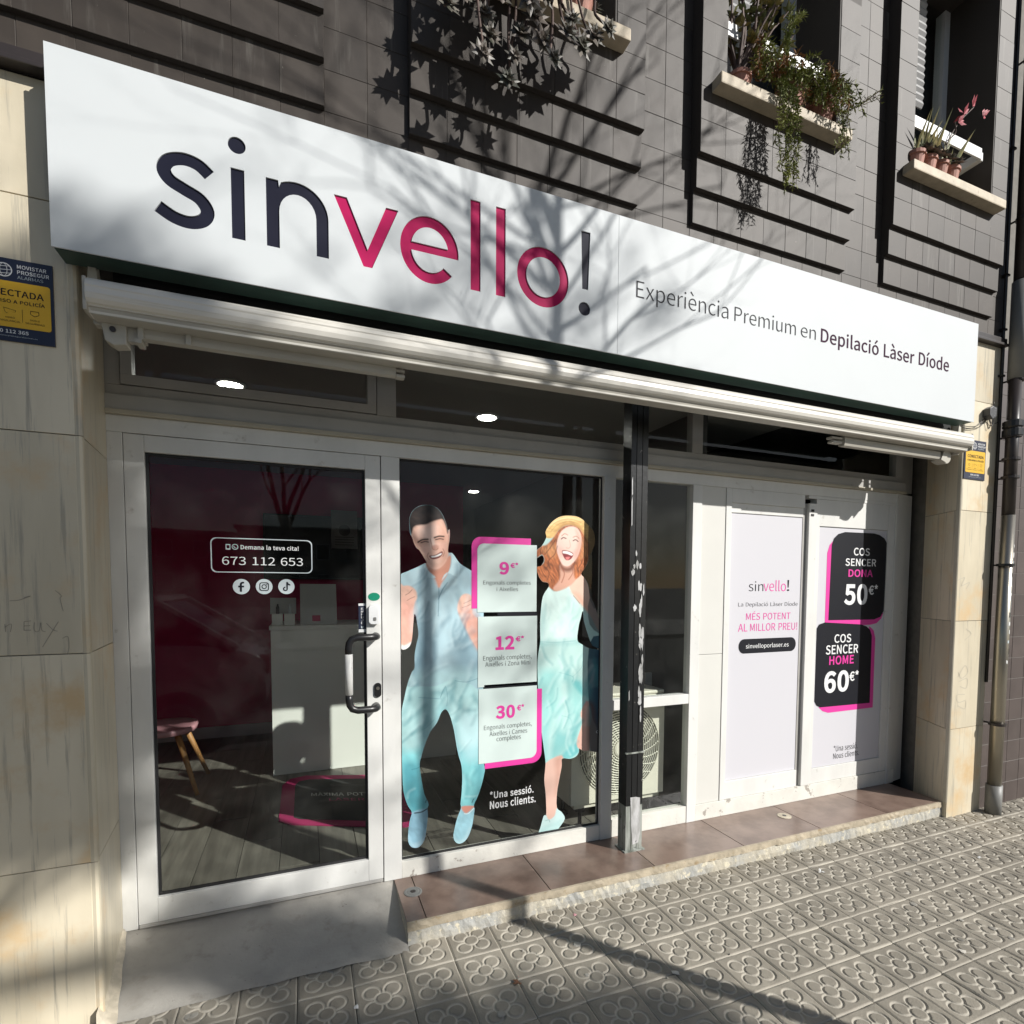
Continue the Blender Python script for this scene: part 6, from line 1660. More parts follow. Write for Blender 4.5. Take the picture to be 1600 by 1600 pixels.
flat('mark', [[(x - .006, z - .022), (x + .002, z - .022), (x + .002, z - .003), (x + .010, z - .003), (x + .011, z + .004), (x + .002, z + .004), (x + .002, z + .010), (x + .005, z + .014), (x + .011, z + .014), (x + .011, z + .021), (x + .003, z + .021), (x - .004, z + .017), (x - .006, z + .010), (x - .006, z + .004), (x - .012, z + .004), (x - .012, z - .003), (x - .006, z - .003)]], I2, M['ink'], t)
t = disc(*d2, 'pale round decal with a black camera outline, middle of three on the door')
x, z = d2
a = rrect(x - .019, x + .019, z - .019, z + .019, (.010,) * 4)
flat('mark', [a, ring(a, .0035)], I2, M['ink'], t)
flat('mark', [circle(x, z, .0105), circle(x, z, .007)], I2, M['ink'], t)
flat('mark', [circle(x + .0105, z + .0105, .0022, 10)], I2, M['ink'], t)
t = disc(*d3, 'pale round decal with a black musical note, right of three on the door')
x, z = d3
flat('mark', [[(x, z + .021), (x + .006, z + .021), (x + .009, z + .014), (x + .016, z + .010), (x + .016, z + .004), (x + .006, z + .008), (x + .006, z - .010)] + arc(x - .004, z - .010, .010, .010, 0, -270, 14) + [(x - .004, z - .005)] + arc(x - .004, z - .010, .005, .005, 90, 360, 8)[1:] + [(x, z - .010)]], I2, M['ink'], t)

# ------------------------------------------------------------------ posters on the opaque doors
P1 = F + .0185
po = thing('poster', 'pale lilac poster with sinvello! logo and web address on the left white door', 'poster', (2.19, P1, .32))
flat('sheet', [rect_poly((1.8885, 2.496, 0.314, 2.001))], P1, M['lilac'], po)
p2 = P1 - .001
text('lettering', 'sin', (2.0529, 2.1749, 1.5167, 1.5799), p2, M['ink'], po, -.012)
text('lettering', 'vello', (2.1756, 2.3694, 1.5168, 1.5885), p2, M['pink'], po, -.012)
text('lettering', '!', (2.3769, 2.3993, 1.5181, 1.5902), p2, M['ink'], po, -.012)
text('lettering', 'La Depilació Làser Díode', (1.9712, 2.4769, 1.4133, 1.4488), p2, M['grey_print'], po, -.012)
text('lettering', 'MÉS POTENT', (2.0383, 2.4160, 1.3333, 1.3900), p2, M['pink'], po, -.004)
q = (1.9759, 2.4799, 1.2614, 1.3100)
for wd, a_, b_ in (('AL', 0, .15), ('MILLOR', .195, .615), ('PREU!', .675, 1)):
    text('lettering', wd, (q[0] + (q[1] - q[0]) * a_, q[0] + (q[1] - q[0]) * b_, q[2], q[3]), p2, M['pink'], po, -.004)
q = (1.9824, 2.4716, 1.1199, 1.2124)
hh = (q[3] - q[2]) / 2
flat('pill', [rrect(*q, (hh * .98,) * 4, 10)], p2, M['ink'], po)
text('lettering', 'sinvelloporlaser.es', (2.0413, 2.4068, 1.1439, 1.1811), p2 - .001, M['white_print'], po, .006)
P3 = F + .0125
po = thing('poster', 'pale poster with black 50 and 60 euro badges on the right white door', 'poster', (2.98, P3, .31))
flat('sheet', [rect_poly((2.6415, 3.314, 0.3045, 1.9495))], P3, M['lilac'], po)
y1_, y2_, y3_ = P3 - .001, P3 - .002, P3 - .003
flat('pink_shadow', [[(2.7872, 1.8651), (2.7471, 1.8300), (2.7271, 1.7755), (2.7265, 1.2785), (3.1765, 1.2778), (3.2427, 1.2878), (3.2914, 1.3214), (3.3102, 1.3615), (2.7944, 1.3333)]], y1_, M['pink'], po)
flat('badge', [[(2.8909, 1.9234), (2.8260, 1.9072), (2.7854, 1.8758), (2.7666, 1.8319), (2.7594, 1.3189), (3.2146, 1.3157), (3.2808, 1.3332), (3.3123, 1.3745), (3.3216, 1.8585), (3.2898, 1.8944), (3.2381, 1.9165), (3.1795, 1.9255)]], y2_, M['ink'], po)
text('lettering', 'COS', (2.9816, 3.1420, 1.7654, 1.8195), y3_, M['white_print'], po, .024)
text('lettering', 'SENCER', (2.9028, 3.2123, 1.6921, 1.7444), y3_, M['white_print'], po, .024)
text('lettering', 'DONA', (2.9362, 3.1814, 1.6165, 1.6693), y3_, M['pink'], po, .032)
text('lettering', '50', (2.9022, 3.1347, 1.4209, 1.5682), y3_, M['white_print'], po, .05)
text('lettering', '€*', (3.1472, 3.2406, 1.4915, 1.5639), y3_, M['white_print'], po, .03)
flat('pink_shadow', [[(3.1687, 1.2694), (3.2164, 1.2367), (3.2363, 1.1814), (3.2379, 0.6775), (2.7882, 0.6762), (2.7337, 0.6920), (2.6942, 0.7230), (3.1414, 0.7967)]], y1_, M['pink'], po)
flat('badge', [[(2.7259, 1.3046), (2.6737, 1.2921), (2.6525, 1.2655), (2.6533, 0.7651), (2.6735, 0.7359), (2.7083, 0.7207), (3.2029, 0.7141), (3.1983, 1.1999), (3.1771, 1.2435), (3.1386, 1.2673), (3.0845, 1.2828)]], y2_, M['ink'], po)
text('lettering', 'COS', (2.8226, 2.9869, 1.1600, 1.2198), y3_, M['white_print'], po, .024)
text('lettering', 'SENCER', (2.7437, 3.0616, 1.0822, 1.1466), y3_, M['white_print'], po, .024)
text('lettering', 'HOME', (2.7799, 3.0210, 1.0088, 1.0707), y3_, M['pink'], po, .032)
text('lettering', '60', (2.7391, 2.9791, 0.8141, 0.9664), y3_, M['white_print'], po, .05)
text('lettering', '€*', (2.9836, 3.0764, 0.8847, 0.9584), y3_, M['white_print'], po, .03)
text('lettering', '*Una sessió.', (2.8556, 3.0948, 0.3944, 0.4421), y1_, M['grey_print'], po, -.004)
text('lettering', 'Nous clients.', (2.8545, 3.1120, 0.3431, 0.3854), y1_, M['grey_print'], po, -.004)

# ------------------------------------------------------------------ shop interior
IZ = 0.10
ifl = setp(MB().box(-2.45, 2.4, 0.586, 5.6, 0.02, IZ - .006).build('interior_floor', M['gasket']), 'grey wood floor inside the shop', 'floor', kind='structure')
pk = 0
for c in range(25):
    x = -2.44 + c * 0.194
    yy = 0.59 - (c * 0.37) % 1.2
    while yy < 5.5:
        a, b = max(yy, 0.588), min(yy + 1.2, 5.59)
        if b - a > .05:
            key = ('pl', round(b - a, 2))
            if key not in CM:
                CM[key] = MB().box(-.0955, .0955, 0, round(b - a, 2) - .003, -.007, 0).mesh('floor_plank', bevel=.001, seg=1)
                CM[key].materials.append(M['floor'])
            o = bpy.data.objects.new('floor_plank', CM[key]); COL.objects.link(o); o.parent = ifl
            o.location = (x + .097, a, IZ)
        yy += 1.2
setp(MB().box(-2.45, 2.4, 0.60, 5.6, 2.60, 2.71).build('interior_ceiling', M['ceiling']), 'plain grey shop ceiling', 'ceiling', kind='structure')
setp(MB().box(-2.55, -2.45, 0.61, 5.6, 0.0, 2.72).build('interior_wall_left', M['maroon']), 'maroon left wall of the shop', 'wall', kind='structure')
wb = setp(MB().box(-2.45, 1.05, 3.65, 3.75, IZ, 2.60).build('interior_wall_back', M['maroon']), 'maroon back wall of the shop', 'wall', kind='structure')
MB().box(-2.45, 1.05, 3.632, 3.6495, IZ, 0.205).build('skirting', M['skirting'], wb)
wr = setp(MB().box(1.66, 1.76, 0.62, 5.6, IZ, 2.60).build('interior_wall_right', M['grey_wall']), 'dark grey right wall of the shop', 'wall', kind='structure')
setp(MB().box(1.0, 1.70, 5.2, 5.3, IZ, 2.60).build('corridor_wall', M['grey_wall']), 'dark grey wall at the end of the corridor', 'wall', kind='structure')
setp(MB().box(-2.6, 3.8, 5.6, 5.7, 0, 2.8).build('rear_shell_wall', M['dark_room']), 'rear wall of the premises', 'wall', kind='structure')
setp(MB().box(3.66, 3.78, 0.62, 5.6, 0, 2.72).box(1.77, 3.66, 0.62, 5.6, 2.62, 2.72).build('premises_side_wall', M['dark_room']), 'right side wall of the premises', 'wall', kind='structure')
cd = thing('corridor_door', 'dark closed door at the end of the shop corridor', 'door', (1.3, 5.17, IZ))
MB().box(1.08, 1.52, 5.165, 5.195, IZ, 2.25).build('leaf', M['ac_dark'], cd, bevel=.004)
MB().tube([(1.15, 5.15, 1.15), (1.22, 5.15, 1.15)], .01, 8).build('handle', M['steel'], cd)

for (x, y, lab) in ((-0.90, 1.19, 'lit round ceiling downlight seen above the glass door'), (0.52, 1.19, 'lit round ceiling downlight seen through the middle transom pane'), (1.23, 3.86, 'small far lit downlight above the man decal')):
    t = thing('downlight', lab, 'downlight', (x, y, 2.59), 'round downlights in the shop ceiling')
    MB().lathe([(0.076, 0), (0.076, -.006), (0.062, -.010), (0.056, -.004)], (x, y, 2.60), 28).build('rim', M['white_print'], t, smooth=True)
    MB().lathe([(0.055, -.0105), (0.055, -.0115)], (x, y, 2.60), 28).build('lens', M['light'], t)

ct = thing('reception_counter', 'plain white reception counter inside the shop', 'counter', (-.1, 2.6, IZ))
MB().box(-.79, .62, 2.33, 2.36, IZ + .002, 1.20).build('front_panel', M['counter'], ct, bevel=.002)
MB().box(-.79, -.76, 2.362, 2.90, IZ + .002, 1.20).build('side_panel', M['counter'], ct, bevel=.002)
MB().box(.59, .62, 2.362, 2.90, IZ + .002, 1.20).build('side_panel', M['counter'], ct, bevel=.002)
MB().box(-.80, .63, 2.32, 2.92, 1.2005, 1.23).build('counter_top', M['counter'], ct, bevel=.003)
fm = thing('certificate_stand', 'leaning framed white leaflet on the counter', 'frame', (-.45, 2.5, 1.23))
def leaning(name, x0, x1, z0, z1, y, lean, th, m, par):
    MB().prism([(x0, z0), (x1, z0), (x1, z1), (x0, z1)], y, y + th)
    g = MB()
    n = 0
    for yy in (0, th):
        g.v += [(x0, y + yy, z0), (x1, y + yy, z0), (x1, y + yy + lean, z1), (x0, y + yy + lean, z1)]
    g.f += [(0, 1, 2, 3), (7, 6, 5, 4), (0, 4, 5, 1), (1, 5, 6, 2), (2, 6, 7, 3), (3, 7, 4, 0)]
    return g.build(name, m, par)
leaning('panel', -.585, -.318, 1.232, 1.545, 2.43, .09, .012, M['skirting'], fm)
leaning('seal', -.500, -.44, 1.255, 1.30, 2.436, .013, .001, M['maroon'], fm)
bx2 = thing('product_display', 'small white product boxes standing on the counter', 'display', (-.7, 2.45, 1.23))
leaning('backboard', -.80, -.615, 1.31, 1.435, 2.52, .03, .008, M['skirting'], bx2)
for k in range(2):
    x = -.785 + k * .085
    MB().box(x, x + .075, 2.43, 2.50, 1.2305, 1.315).build('box', M['counter'], bx2, bevel=.002)
    MB().lathe([(0.012, 0), (0.012, .05), (.006, .06), (.006, .075)], (x + .04, 2.465, 1.3155), 12).build('bottle', M['ac_dark'] if k == 0 else M['pale_print'], bx2)
tv = thing('wall_screen', 'black switched-off television on the maroon back wall', 'television', (-.42, 3.6, 1.6))
MB().box(-.905, .045, 3.585, 3.63, 1.587, 2.205).build('case', M['rubber'], tv, bevel=.004)
MB().box(-.89, .03, 3.5825, 3.5845, 1.605, 2.19).build('screen', M['screen'], tv)
nt2 = thing('wall_notice', 'printed notice sheet hanging beside the dark television', 'notice', (-.18, 3.5, 1.9))
MB().box(-.303, -.06, 3.545, 3.553, 1.892, 2.262).build('sheet', M['grey_pvc'], nt2)
flat('seal', [circle(-.18, 2.07, .055, 20)], 3.543, M['ac_dark'], nt2)
for k in range(4): flat('line', [rect_poly((-.27, -.09, 1.925 + k * .025, 1.932 + k * .025))], 3.543, M['ac_dark'], nt2)

mt = thing('door_mat', 'dark welcome mat with magenta border on the shop floor', 'mat', (-.15, 1.6, IZ))
mo = [(-.72, 1.45), (-.655, 1.375), (-.2, 1.17), (-.02, 1.09), (.04, 1.10), (.06, 1.16), (.06, 1.93), (.02, 2.02), (-.12, 2.08), (-.56, 2.235), (-.67, 2.20), (-.72, 2.08)]
mi = [(-.635, 1.47), (-.60, 1.43), (-.2, 1.245), (-.06, 1.185), (-.02, 1.19), (-.01, 1.23), (-.01, 1.90), (-.04, 1.955), (-.12, 1.995), (-.54, 2.14), (-.61, 2.12), (-.635, 2.05)]
def floor_poly(name, polys, z, m, par):
    v, t_ = fill(polys)
    me = bpy.data.meshes.new(name)
    ff = []
    for f in t_:
        a, b, c = v[f[0]], v[f[1]], v[f[2]]
        ff.append(tuple(f) if (b[0] - a[0]) * (c[1] - a[1]) - (b[1] - a[1]) * (c[0] - a[0]) > 0 else tuple(reversed(f)))
    me.from_pydata([(a, b, z) for a, b in v], [], ff)
    return link(name, me, m, par)
MB().sweep_z(mo, IZ + .0005, IZ + .006).build('mat_border', M['mat_edge'], mt)
floor_poly('mat_field', [mi], IZ + .0068, M['mat'], mt)
def floor_text(s, x0, x1, y0, y1, m):
    v, f = text_geo(s, 0.0)
    ax, bx = min(p[0] for p in v), max(p[0] for p in v)
    az, bz = min(p[1] for p in v), max(p[1] for p in v)
    me = bpy.data.meshes.new('lettering')
    vv = []
    for p in v:
        a = (p[0] - ax) / (bx - ax)
        vv.append((x0 + (x1 - x0) * a, y0 + (y1 - y0) * (p[1] - az) / (bz - az) - a * (x1 - x0) * .35, IZ + .0075))
    me.from_pydata(vv, [], f)
    link('lettering', me, m, mt)
floor_text('Benvinguts a la', -.40, -.04, 1.92, 1.985, M['grey_wall'])
floor_text('MÀXIMA POTÈNCIA', -.53, -.03, 1.79, 1.87, M['skirting'])
floor_text('LÀSER', -.42, -.2, 1.66, 1.72, M['mat_edge'])

ch = thing('shell_chair', 'pink shell chair with slanted beech legs inside the door', 'chair', (-1.50, 2.33, IZ))
g = MB()
NS = 14
ringp = []
for zi, (sc, dz) in enumerate(((0.80, 0.0), (0.97, .012), (1.0, .035), (.97, .05), (.80, .040), (.3, .032))):
    for k in range(24):
        a = 2 * math.pi * k / 24
        ca, sa = math.cos(a), math.sin(a)
        g.v.append((-1.51 + .235 * sc * math.copysign(abs(ca) ** .75, ca), 2.34 + .22 * sc * math.copysign(abs(sa) ** .75, sa), .50 + dz))
for i in range(5):
    for k in range(24):
        g.f.append((i * 24 + k, i * 24 + (k + 1) % 24, (i + 1) * 24 + (k + 1) % 24, (i + 1) * 24 + k))
g.f.append(tuple(reversed(range(24)))); g.f.append(tuple(range(120, 144)))
g.build('seat', M['pinkseat'], ch, smooth=True)
g = MB()
for yy in (0, .025):
    for k in range(9):
        for j in range(6):
            a = -1 + 2 * k / 8
            zz = .52 + .36 * j / 5
            w = .22 * (1 - .15 * (j / 5) ** 2)
            g.v.append((-1.70 - .05 * j / 5 + .06 * a * a - yy * .9, 2.34 + w * a, zz))
for s in range(2):
    for k in range(8):
        for j in range(5):
            q = s * 54 + k * 6 + j
            g.f.append((q, q + 1, q + 7, q + 6) if s == 0 else (q, q + 6, q + 7, q + 1))
for j in range(5): g.f.append((j + 1, j, 54 + j, 55 + j)); g.f.append((48 + j, 49 + j, 103 + j, 102 + j))
for k in range(8): g.f.append((k * 6 + 5, 54 + k * 6 + 5, 60 + k * 6 + 5, 6 + k * 6 + 5)); g.f.append((54 + k * 6, k * 6, 6 + k * 6, 60 + k * 6))
g.build('backrest', M['pinkseat'], ch, smooth=True)
for sx, sy in ((1, 1), (1, -1), (-1, 1), (-1, -1)):
    MB().tube([(-1.51 + .13 * sx, 2.34 + .12 * sy, .515), (-1.51 + .26 * sx, 2.34 + .23 * sy, IZ)], [.021, .013], 10).build('leg', M['wood'], ch, smooth=True)

ac = thing('air_conditioner', 'cream outdoor air conditioning unit standing behind the narrow window', 'air conditioner', (1.19, .82, IZ))
AX0, AX1, AYF, AZ0, AZ1 = 0.865, 1.515, 0.665, 0.252, 0.880
MB().box(AX0, AX1, AYF + .014, 0.98, AZ0, AZ1).build('body', M['ac'], ac, bevel=.012)
MB().box(AX0 - .004, AX1 + .004, AYF + .010, 0.985, AZ1 + .0005, AZ1 + .022).build('top_cover', M['ac'], ac, bevel=.008)
cxa, cza, ra = 1.195, 0.568, 0.278
flat('fan_opening', [circle(cxa, cza, ra + .004, 48)], AYF + .011, M['ac_fan'], ac)
fp = flat('front_panel', [rect_poly((AX0 + .003, AX1 - .002, AZ0 + .006, AZ1 - .006)), circle(cxa, cza, ra, 48)], AYF, M['ac'], ac, thick=.010)
gr = MB()
nr = 17
for k in range(nr):
    r = .045 + (ra - .045) * k / (nr - 1)
    pts = [(cxa + r * math.cos(2 * math.pi * i / 40), AYF - .004 - .012 * (1 - (r / ra) ** 2), cza + r * math.sin(2 * math.pi * i / 40)) for i in range(41)]
    gr.tube(pts, .0034, 4, cap=False)
for k in range(26):
    a = 2 * math.pi * k / 26
    pts = []
    for i in range(7):
        r = .045 + (ra - .045) * i / 6
        b = a + .55 * (i / 6)
        pts.append((cxa + r * math.cos(b), AYF - .002 - .012 * (1 - (r / ra) ** 2), cza + r * math.sin(b)))
    gr.tube(pts, .0034, 4, cap=False)
gr.build('fan_grille', M['ac_wire'], ac)
MB().lathe([(0.05, 0), (0.05, -.016), (.04, -.02), (.0, -.02)], (cxa, AYF - .004, cza), 24, 'y').build('hub', M['ac'], ac)
for (x, y) in ((.95, .71), (1.44, .71), (.95, .94), (1.44, .94)):
    MB().lathe([(.035, 0), (.035, .012), (.012, .02), (.012, .10), (.03, .105), (.03, .1245)], (x, y, IZ), 14).build('foot', M['rubber'], ac)
MB().box(.90, 1.50, .69, .725, IZ + .125, IZ + .150).build('bearer', M['ac'], ac)
MB().box(.90, 1.50, .925, .96, IZ + .125, IZ + .150).build('bearer', M['ac'], ac)
pn = thing('side_board', 'plain grey board standing beside the air conditioning unit', 'board', (1.62, 1.0, IZ))
MB().box(1.60, 1.655, 1.00, 1.02, IZ + .1, 0.95).build('board', M['skirting'], pn, bevel=.002)

# ------------------------------------------------------------------ plants on the window sills
def leaf(g, p, d, up, L, W, th=.2):
    """thin solid pointed leaf from p along d"""
    d = d.normalized()
    s = d.cross(up)
    if s.length < 1e-4: s = d.cross(Vector((0.3, 1, 0.2)))
    s.normalize()
    n = s.cross(d).normalized()
    b = len(g.v)
    for q in (p, p + d * L * .45 + s * W, p + d * L * .45 - s * W, p + d * L - n * L * .06, p + d * L * .45 + n * W * th, p + d * L * .45 - n * W * th):
        g.v.append(tuple(q))
    for f in ((0, 1, 4), (0, 4, 2), (1, 3, 4), (4, 3, 2), (1, 0, 5), (0, 2, 5), (3, 1, 5), (2, 3, 5)):
        g.f.append(tuple(b + i for i in f))

def rosette(par, p, d, size, rnd, m):
    g = MB()
    d = d.normalized()
    a = d.cross(Vector((0.2, 0.4, 1))).normalized()
    b = d.cross(a)
    for lay, (cnt, tilt, sz) in enumerate(((7, .15, 1.0), (6, .6, .8), (4, 1.3, .55))):
        for k in range(cnt):
            t = 2 * math.pi * (k + .5 * lay) / cnt + rnd.uniform(-.15, .15)
            dd = (a * math.cos(t) + b * math.sin(t)) + d * tilt
            leaf(g, p + d * size * .1 * lay, dd, d, size * sz, size * .26 * sz, .35)
    g.build('rosette', m, par)

def pot(par, x, y, z, r, h, m='pot'):
    MB().lathe([(r * .72, 0), (r * .95, h * .8), (r * 1.08, h * .8), (r * 1.08, h), (r * .92, h), (r * .88, h * .85), (0, h * .85)], (x, y, z), 18).build('pot', M[m], par, smooth=False)

rp = random.Random(21)
SILL = 3.9455
sp = thing('succulent_plant', 'trailing succulent with pale rosettes hanging from the left upper window sill', 'plant', (.35, .05, SILL))
for k in range(3): pot(sp, .12 + k * .22, .085, SILL, .075, .11)
stems = MB()
ends = [(.078, 3.49), (.19, 3.455), (.36, 3.56), (.561, 3.766), (-.047, 3.641), (.02, 3.72), (.12, 3.60), (.25, 3.66), (.30, 3.72), (.42, 3.68), (.46, 3.78), (.17, 3.78), (.07, 3.80), (.33, 3.80), (.50, 3.70), (.62, 3.80), (.22, 3.56), (.10, 3.68), (-.02, 3.80), (.38, 3.84), (.15, 3.70), (.20, 3.84), (.28, 3.86), (.05, 3.88), (.12, 3.86), (.44, 3.88), (.26, 3.74), (.33, 3.66)]
for (ex, ez) in ends:
    sx_ = ex * .75 + .07 + rp.uniform(-.05, .05)
    y1 = -.02 - rp.uniform(.0, .08)
    pts = [(sx_, .09, SILL + .09), (sx_ + rp.uniform(-.02, .02), .03, SILL + .10 + rp.uniform(0, .03)), (sx_ + (ex - sx_) * .3, -.02, SILL + .02), ((sx_ + ex) / 2 + rp.uniform(-.03, .03), y1, (SILL + ez) / 2), (ex + rp.uniform(-.02, .02), y1 - .01, ez + .04), (ex, y1 - .03, ez + .005)]
    stems.tube(smooth_poly(pts, 4, False), .0055, 6)
    e = Vector(pts[-1])
    rosette(sp, e, Vector((rp.uniform(-.3, .3), -1, rp.uniform(-.1, .6))), rp.uniform(.045, .065), rp, M['succulent'])
for k in range(26):
    x = rp.uniform(-.02, .66)
    z = SILL + rp.uniform(.06, .22)
    y = rp.uniform(-.02, .09)
    stems.tube([(x, .085, SILL + .08), (x + rp.uniform(-.02, .02), y, z)], .005, 6)
    rosette(sp, Vector((x, y, z)), Vector((rp.uniform(-.4, .4), -.7, .7)), rp.uniform(.035, .05), rp, M['succulent'])
stems.build('stems', M['stem'], sp, smooth=True)

fn = thing('trailing_fern', 'feathery green fern in clay pots spilling over the middle window sill', 'plant', (1.8, .06, SILL))
pot(fn, 1.45, .085, SILL, .056, .085)
pot(fn, 1.78, .08, SILL, .07, .12)
pot(fn, 1.99, .08, SILL, .07, .12)
fs, fl, fd = MB(), MB(), MB()
def frond(pts, dens, lf, g):
    pts = smooth_poly(pts, 6, False)
    fs.tube(pts, .0016, 4)
    for a, b in zip(pts[:-1], pts[1:]):
        a, b = Vector(a), Vector(b)
        n = max(1, int((b - a).length * dens))
        for i in range(n):
            p = a.lerp(b, rp.random())
            d = (b - a).normalized() * .5 + Vector((rp.uniform(-1, 1), rp.uniform(-1, .6), rp.uniform(-.8, .8)))
            leaf(g, p, d, Vector((rp.uniform(-1, 1), rp.uniform(-1, 1), 1)), lf * rp.uniform(.6, 1.3), lf * .14, .3)
for k in range(76):
    x = rp.uniform(1.50, 2.08)
    top = Vector((x, .07, SILL + .10))
    dx = rp.uniform(-.12, .12)
    up_ = rp.uniform(.02, .13)
    out = rp.uniform(.03, .13)
    frond([top, top + Vector((dx * .4, -out * .5, up_)), top + Vector((dx * .8, -out, up_ * .7)), top + Vector((dx * 1.2, -out * 1.2, up_ * .2 - rp.uniform(.0, .10)))], 260, .030, fd if rp.random() < .22 else fl)
for k in range(14):
    x = rp.uniform(1.60, 1.70)
    zb = 3.47 + rp.uniform(0, .28)
    frond([(x, .04, SILL + .08), (x, -.03, SILL + .02), (x + rp.uniform(-.03, .03), -.045, 3.80), (x + rp.uniform(-.04, .03), -.04, (3.8 + zb) / 2), (x + rp.uniform(-.05, .04), -.035, zb)], 240, .025, fl)
for k in range(7):
    x = rp.uniform(1.98, 2.06)
    zb = 3.72 + rp.uniform(0, .12)
    frond([(x, .04, SILL + .08), (x, -.03, SILL + .02), (x + rp.uniform(-.02, .02), -.045, 3.85), (x + rp.uniform(-.03, .03), -.04, zb)], 200, .023, fl)
for k in range(6):
    frond([(1.72, .07, SILL + .1), (1.71, .05, 4.15), (1.72 + rp.uniform(-.04, .04), .04, 4.30), (1.74 + rp.uniform(-.05, .08), .03, 4.42)], 230, .028, fl)
for k in range(5):
    frond([(2.08, .05, SILL + .1), (2.15, .0, 4.05), (2.22, -.03, 4.09 + rp.uniform(-.03, .03)), (2.28, -.05, 4.10 + rp.uniform(-.04, .05))], 90, .02, fl)
fs.build('stems', M['stem'], fn)
o = fl.build('foliage', M['fern'], fn); o['kind'] = 'stuff'
o = fd.build('dry_foliage', M['fern_dry'], fn); o['kind'] = 'stuff'
sh_ = thing('woody_shrub', 'dark leafless woody shrub with few leaves at the left of the middle window', 'plant', (1.46, .09, SILL + .1))
g, gl_ = MB(), MB()
for k in range(22):
    p = Vector((1.45 + rp.uniform(-.03, .03), .09, SILL + .10))
    pts = [p]
    d = Vector((rp.uniform(-.25, .75), rp.uniform(-.2, .25), 1)).normalized()
    for i in range(6):
        d = (d + Vector((rp.uniform(-.35, .35), rp.uniform(-.25, .25), rp.uniform(-.1, .25)))).normalized()
        p = p + d * rp.uniform(.05, .10)
        pts.append(p)
    g.tube(smooth_poly([tuple(q) for q in pts], 3, False), [.008 * (1 - .8 * i / (len(pts) * 3 - 2)) + .001 for i in range((len(pts) - 1) * 3 + 1)], 5)
    for q in pts[2:]:
        for i in range(5):
            leaf(gl_, q, Vector((rp.uniform(-1, 1), rp.uniform(-1, 1), rp.uniform(-.4, 1))), Vector((0, 0, 1)), rp.uniform(.025, .05), .011, .2)
g.build('branches', M['stem'], sh_)
o = gl_.build('foliage', M['aloe'], sh_); o['kind'] = 'stuff'
cr_ = thing('orange_leaf_plant', 'small plant with orange brown leaves behind the fern', 'plant', (1.88, .15, SILL))
pot(cr_, 1.89, .19, SILL, .06, .12)
g = MB()
for k in range(46):
    t = rp.uniform(0, 6.28)
    leaf(g, Vector((1.89, .17, SILL + .12 + rp.uniform(0, .20))), Vector((math.cos(t) * .7, math.sin(t) * .7 - .2, rp.uniform(.3, 1.2))), Vector((0, 0, 1)), rp.uniform(.07, .12), .017, .2)
g.tube([(1.89, .19, SILL + .1), (1.89, .17, SILL + .34)], .006, 6)
g.build('leaves', M['croton'], cr_)
al = thing('aloe_plant', 'spiky aloe leaves in a row of clay pots on the right window sill', 'plant', (2.9, .08, SILL))
for k in range(4): pot(al, 2.745 + k * .105, .075, SILL, .052, .095)
g = MB()
for k in range(44):
    x = 2.74 + rp.uniform(0, .34)
    t = rp.uniform(0, 6.28)
    leaf(g, Vector((x, .075, SILL + .085)), Vector((math.cos(t) * .5, math.sin(t) * .4 - .1, 1)), Vector((0, 1, 0)), rp.uniform(.08, .25), .012, .35)
g.build('leaves', M['aloe'], al)
for k in range(5): rosette(al, Vector((2.78 + k * .07, .03, SILL + .11)), Vector((rp.uniform(-.3, .3), -.5, 1)), .05, rp, M['succulent'])
g = MB()
g.tube(smooth_poly([(2.98, .08, SILL + .09), (3.02, .06, 4.20), (3.10, .05, 4.32), (3.20, .04, 4.42)], 4, False), .003, 5)
g.tube(smooth_poly([(3.02, .06, 4.20), (3.06, .05, 4.24), (3.05, .05, 4.30)], 4, False), .003, 5)
g.build('flower_stalk', M['stem'], al)
for (x, z) in ((3.12, 4.36), (3.20, 4.43), (3.07, 4.30), (3.30, 4.41)):
    g = MB()
    for k in range(4): leaf(g, Vector((x, .045, z)), Vector((rp.uniform(-.5, 1), rp.uniform(-.5, .3), rp.uniform(-.3, 1))), Vector((0, 1, 0)), .055, .012, .2)
    g.build('bract', M['redflower'], al)

# ------------------------------------------------------------------ small litter on the ground
lr = random.Random(9)
def litter(x, y, z, lab, m, s, shape):
    g = MB()
    if shape == 'leaf':
        for k in range(3): leaf(g, Vector((x, y, z + .003)), Vector((lr.uniform(-1, 1), lr.uniform(-1, 1), .12)), Vector((0, 0, 1)), s, s * .3, .2)
    else:
        n = 6
        g.lathe([(s * .2, 0), (s, .001), (s * .8, .003), (.001, .004)], (x, y, z), n)
        g.v = [(a + lr.uniform(-s, s) * .4, b + lr.uniform(-s, s) * .4, c) for a, b, c in g.v]
    o = g.build('litter_scrap' if shape != 'leaf' else 'fallen_leaf', m)
    setp(o, lab, 'litter', 'bits of litter on the pavement')
litter(.20, -.22, .001, 'curled brown leaf on the pavement in front of the step', M['dryleaf'], .03, 'leaf')
litter(2.02, -.06, .001, 'shredded white paper scrap near the end of the step', M['paper'], .022, 'leaf')
litter(3.0, -.28, .001, 'torn white scrap on a tile at the right', M['paper'], .020, 'leaf')
litter(2.02, -.75, .001, 'small white chip in a tile joint at lower right', M['debris'], .014, 'chip')
litter(.80, -.40, .001, 'pale stone chip lying in the tree shadow', M['debris'], .014, 'chip')
litter(-.40, -.11, .001, 'round white chip on a tile near the ramp', M['paper'], .010, 'chip')
litter(.60, .09, .001, 'small pink sweet wrapper against the riser', M['pinkseat'], .010, 'chip')

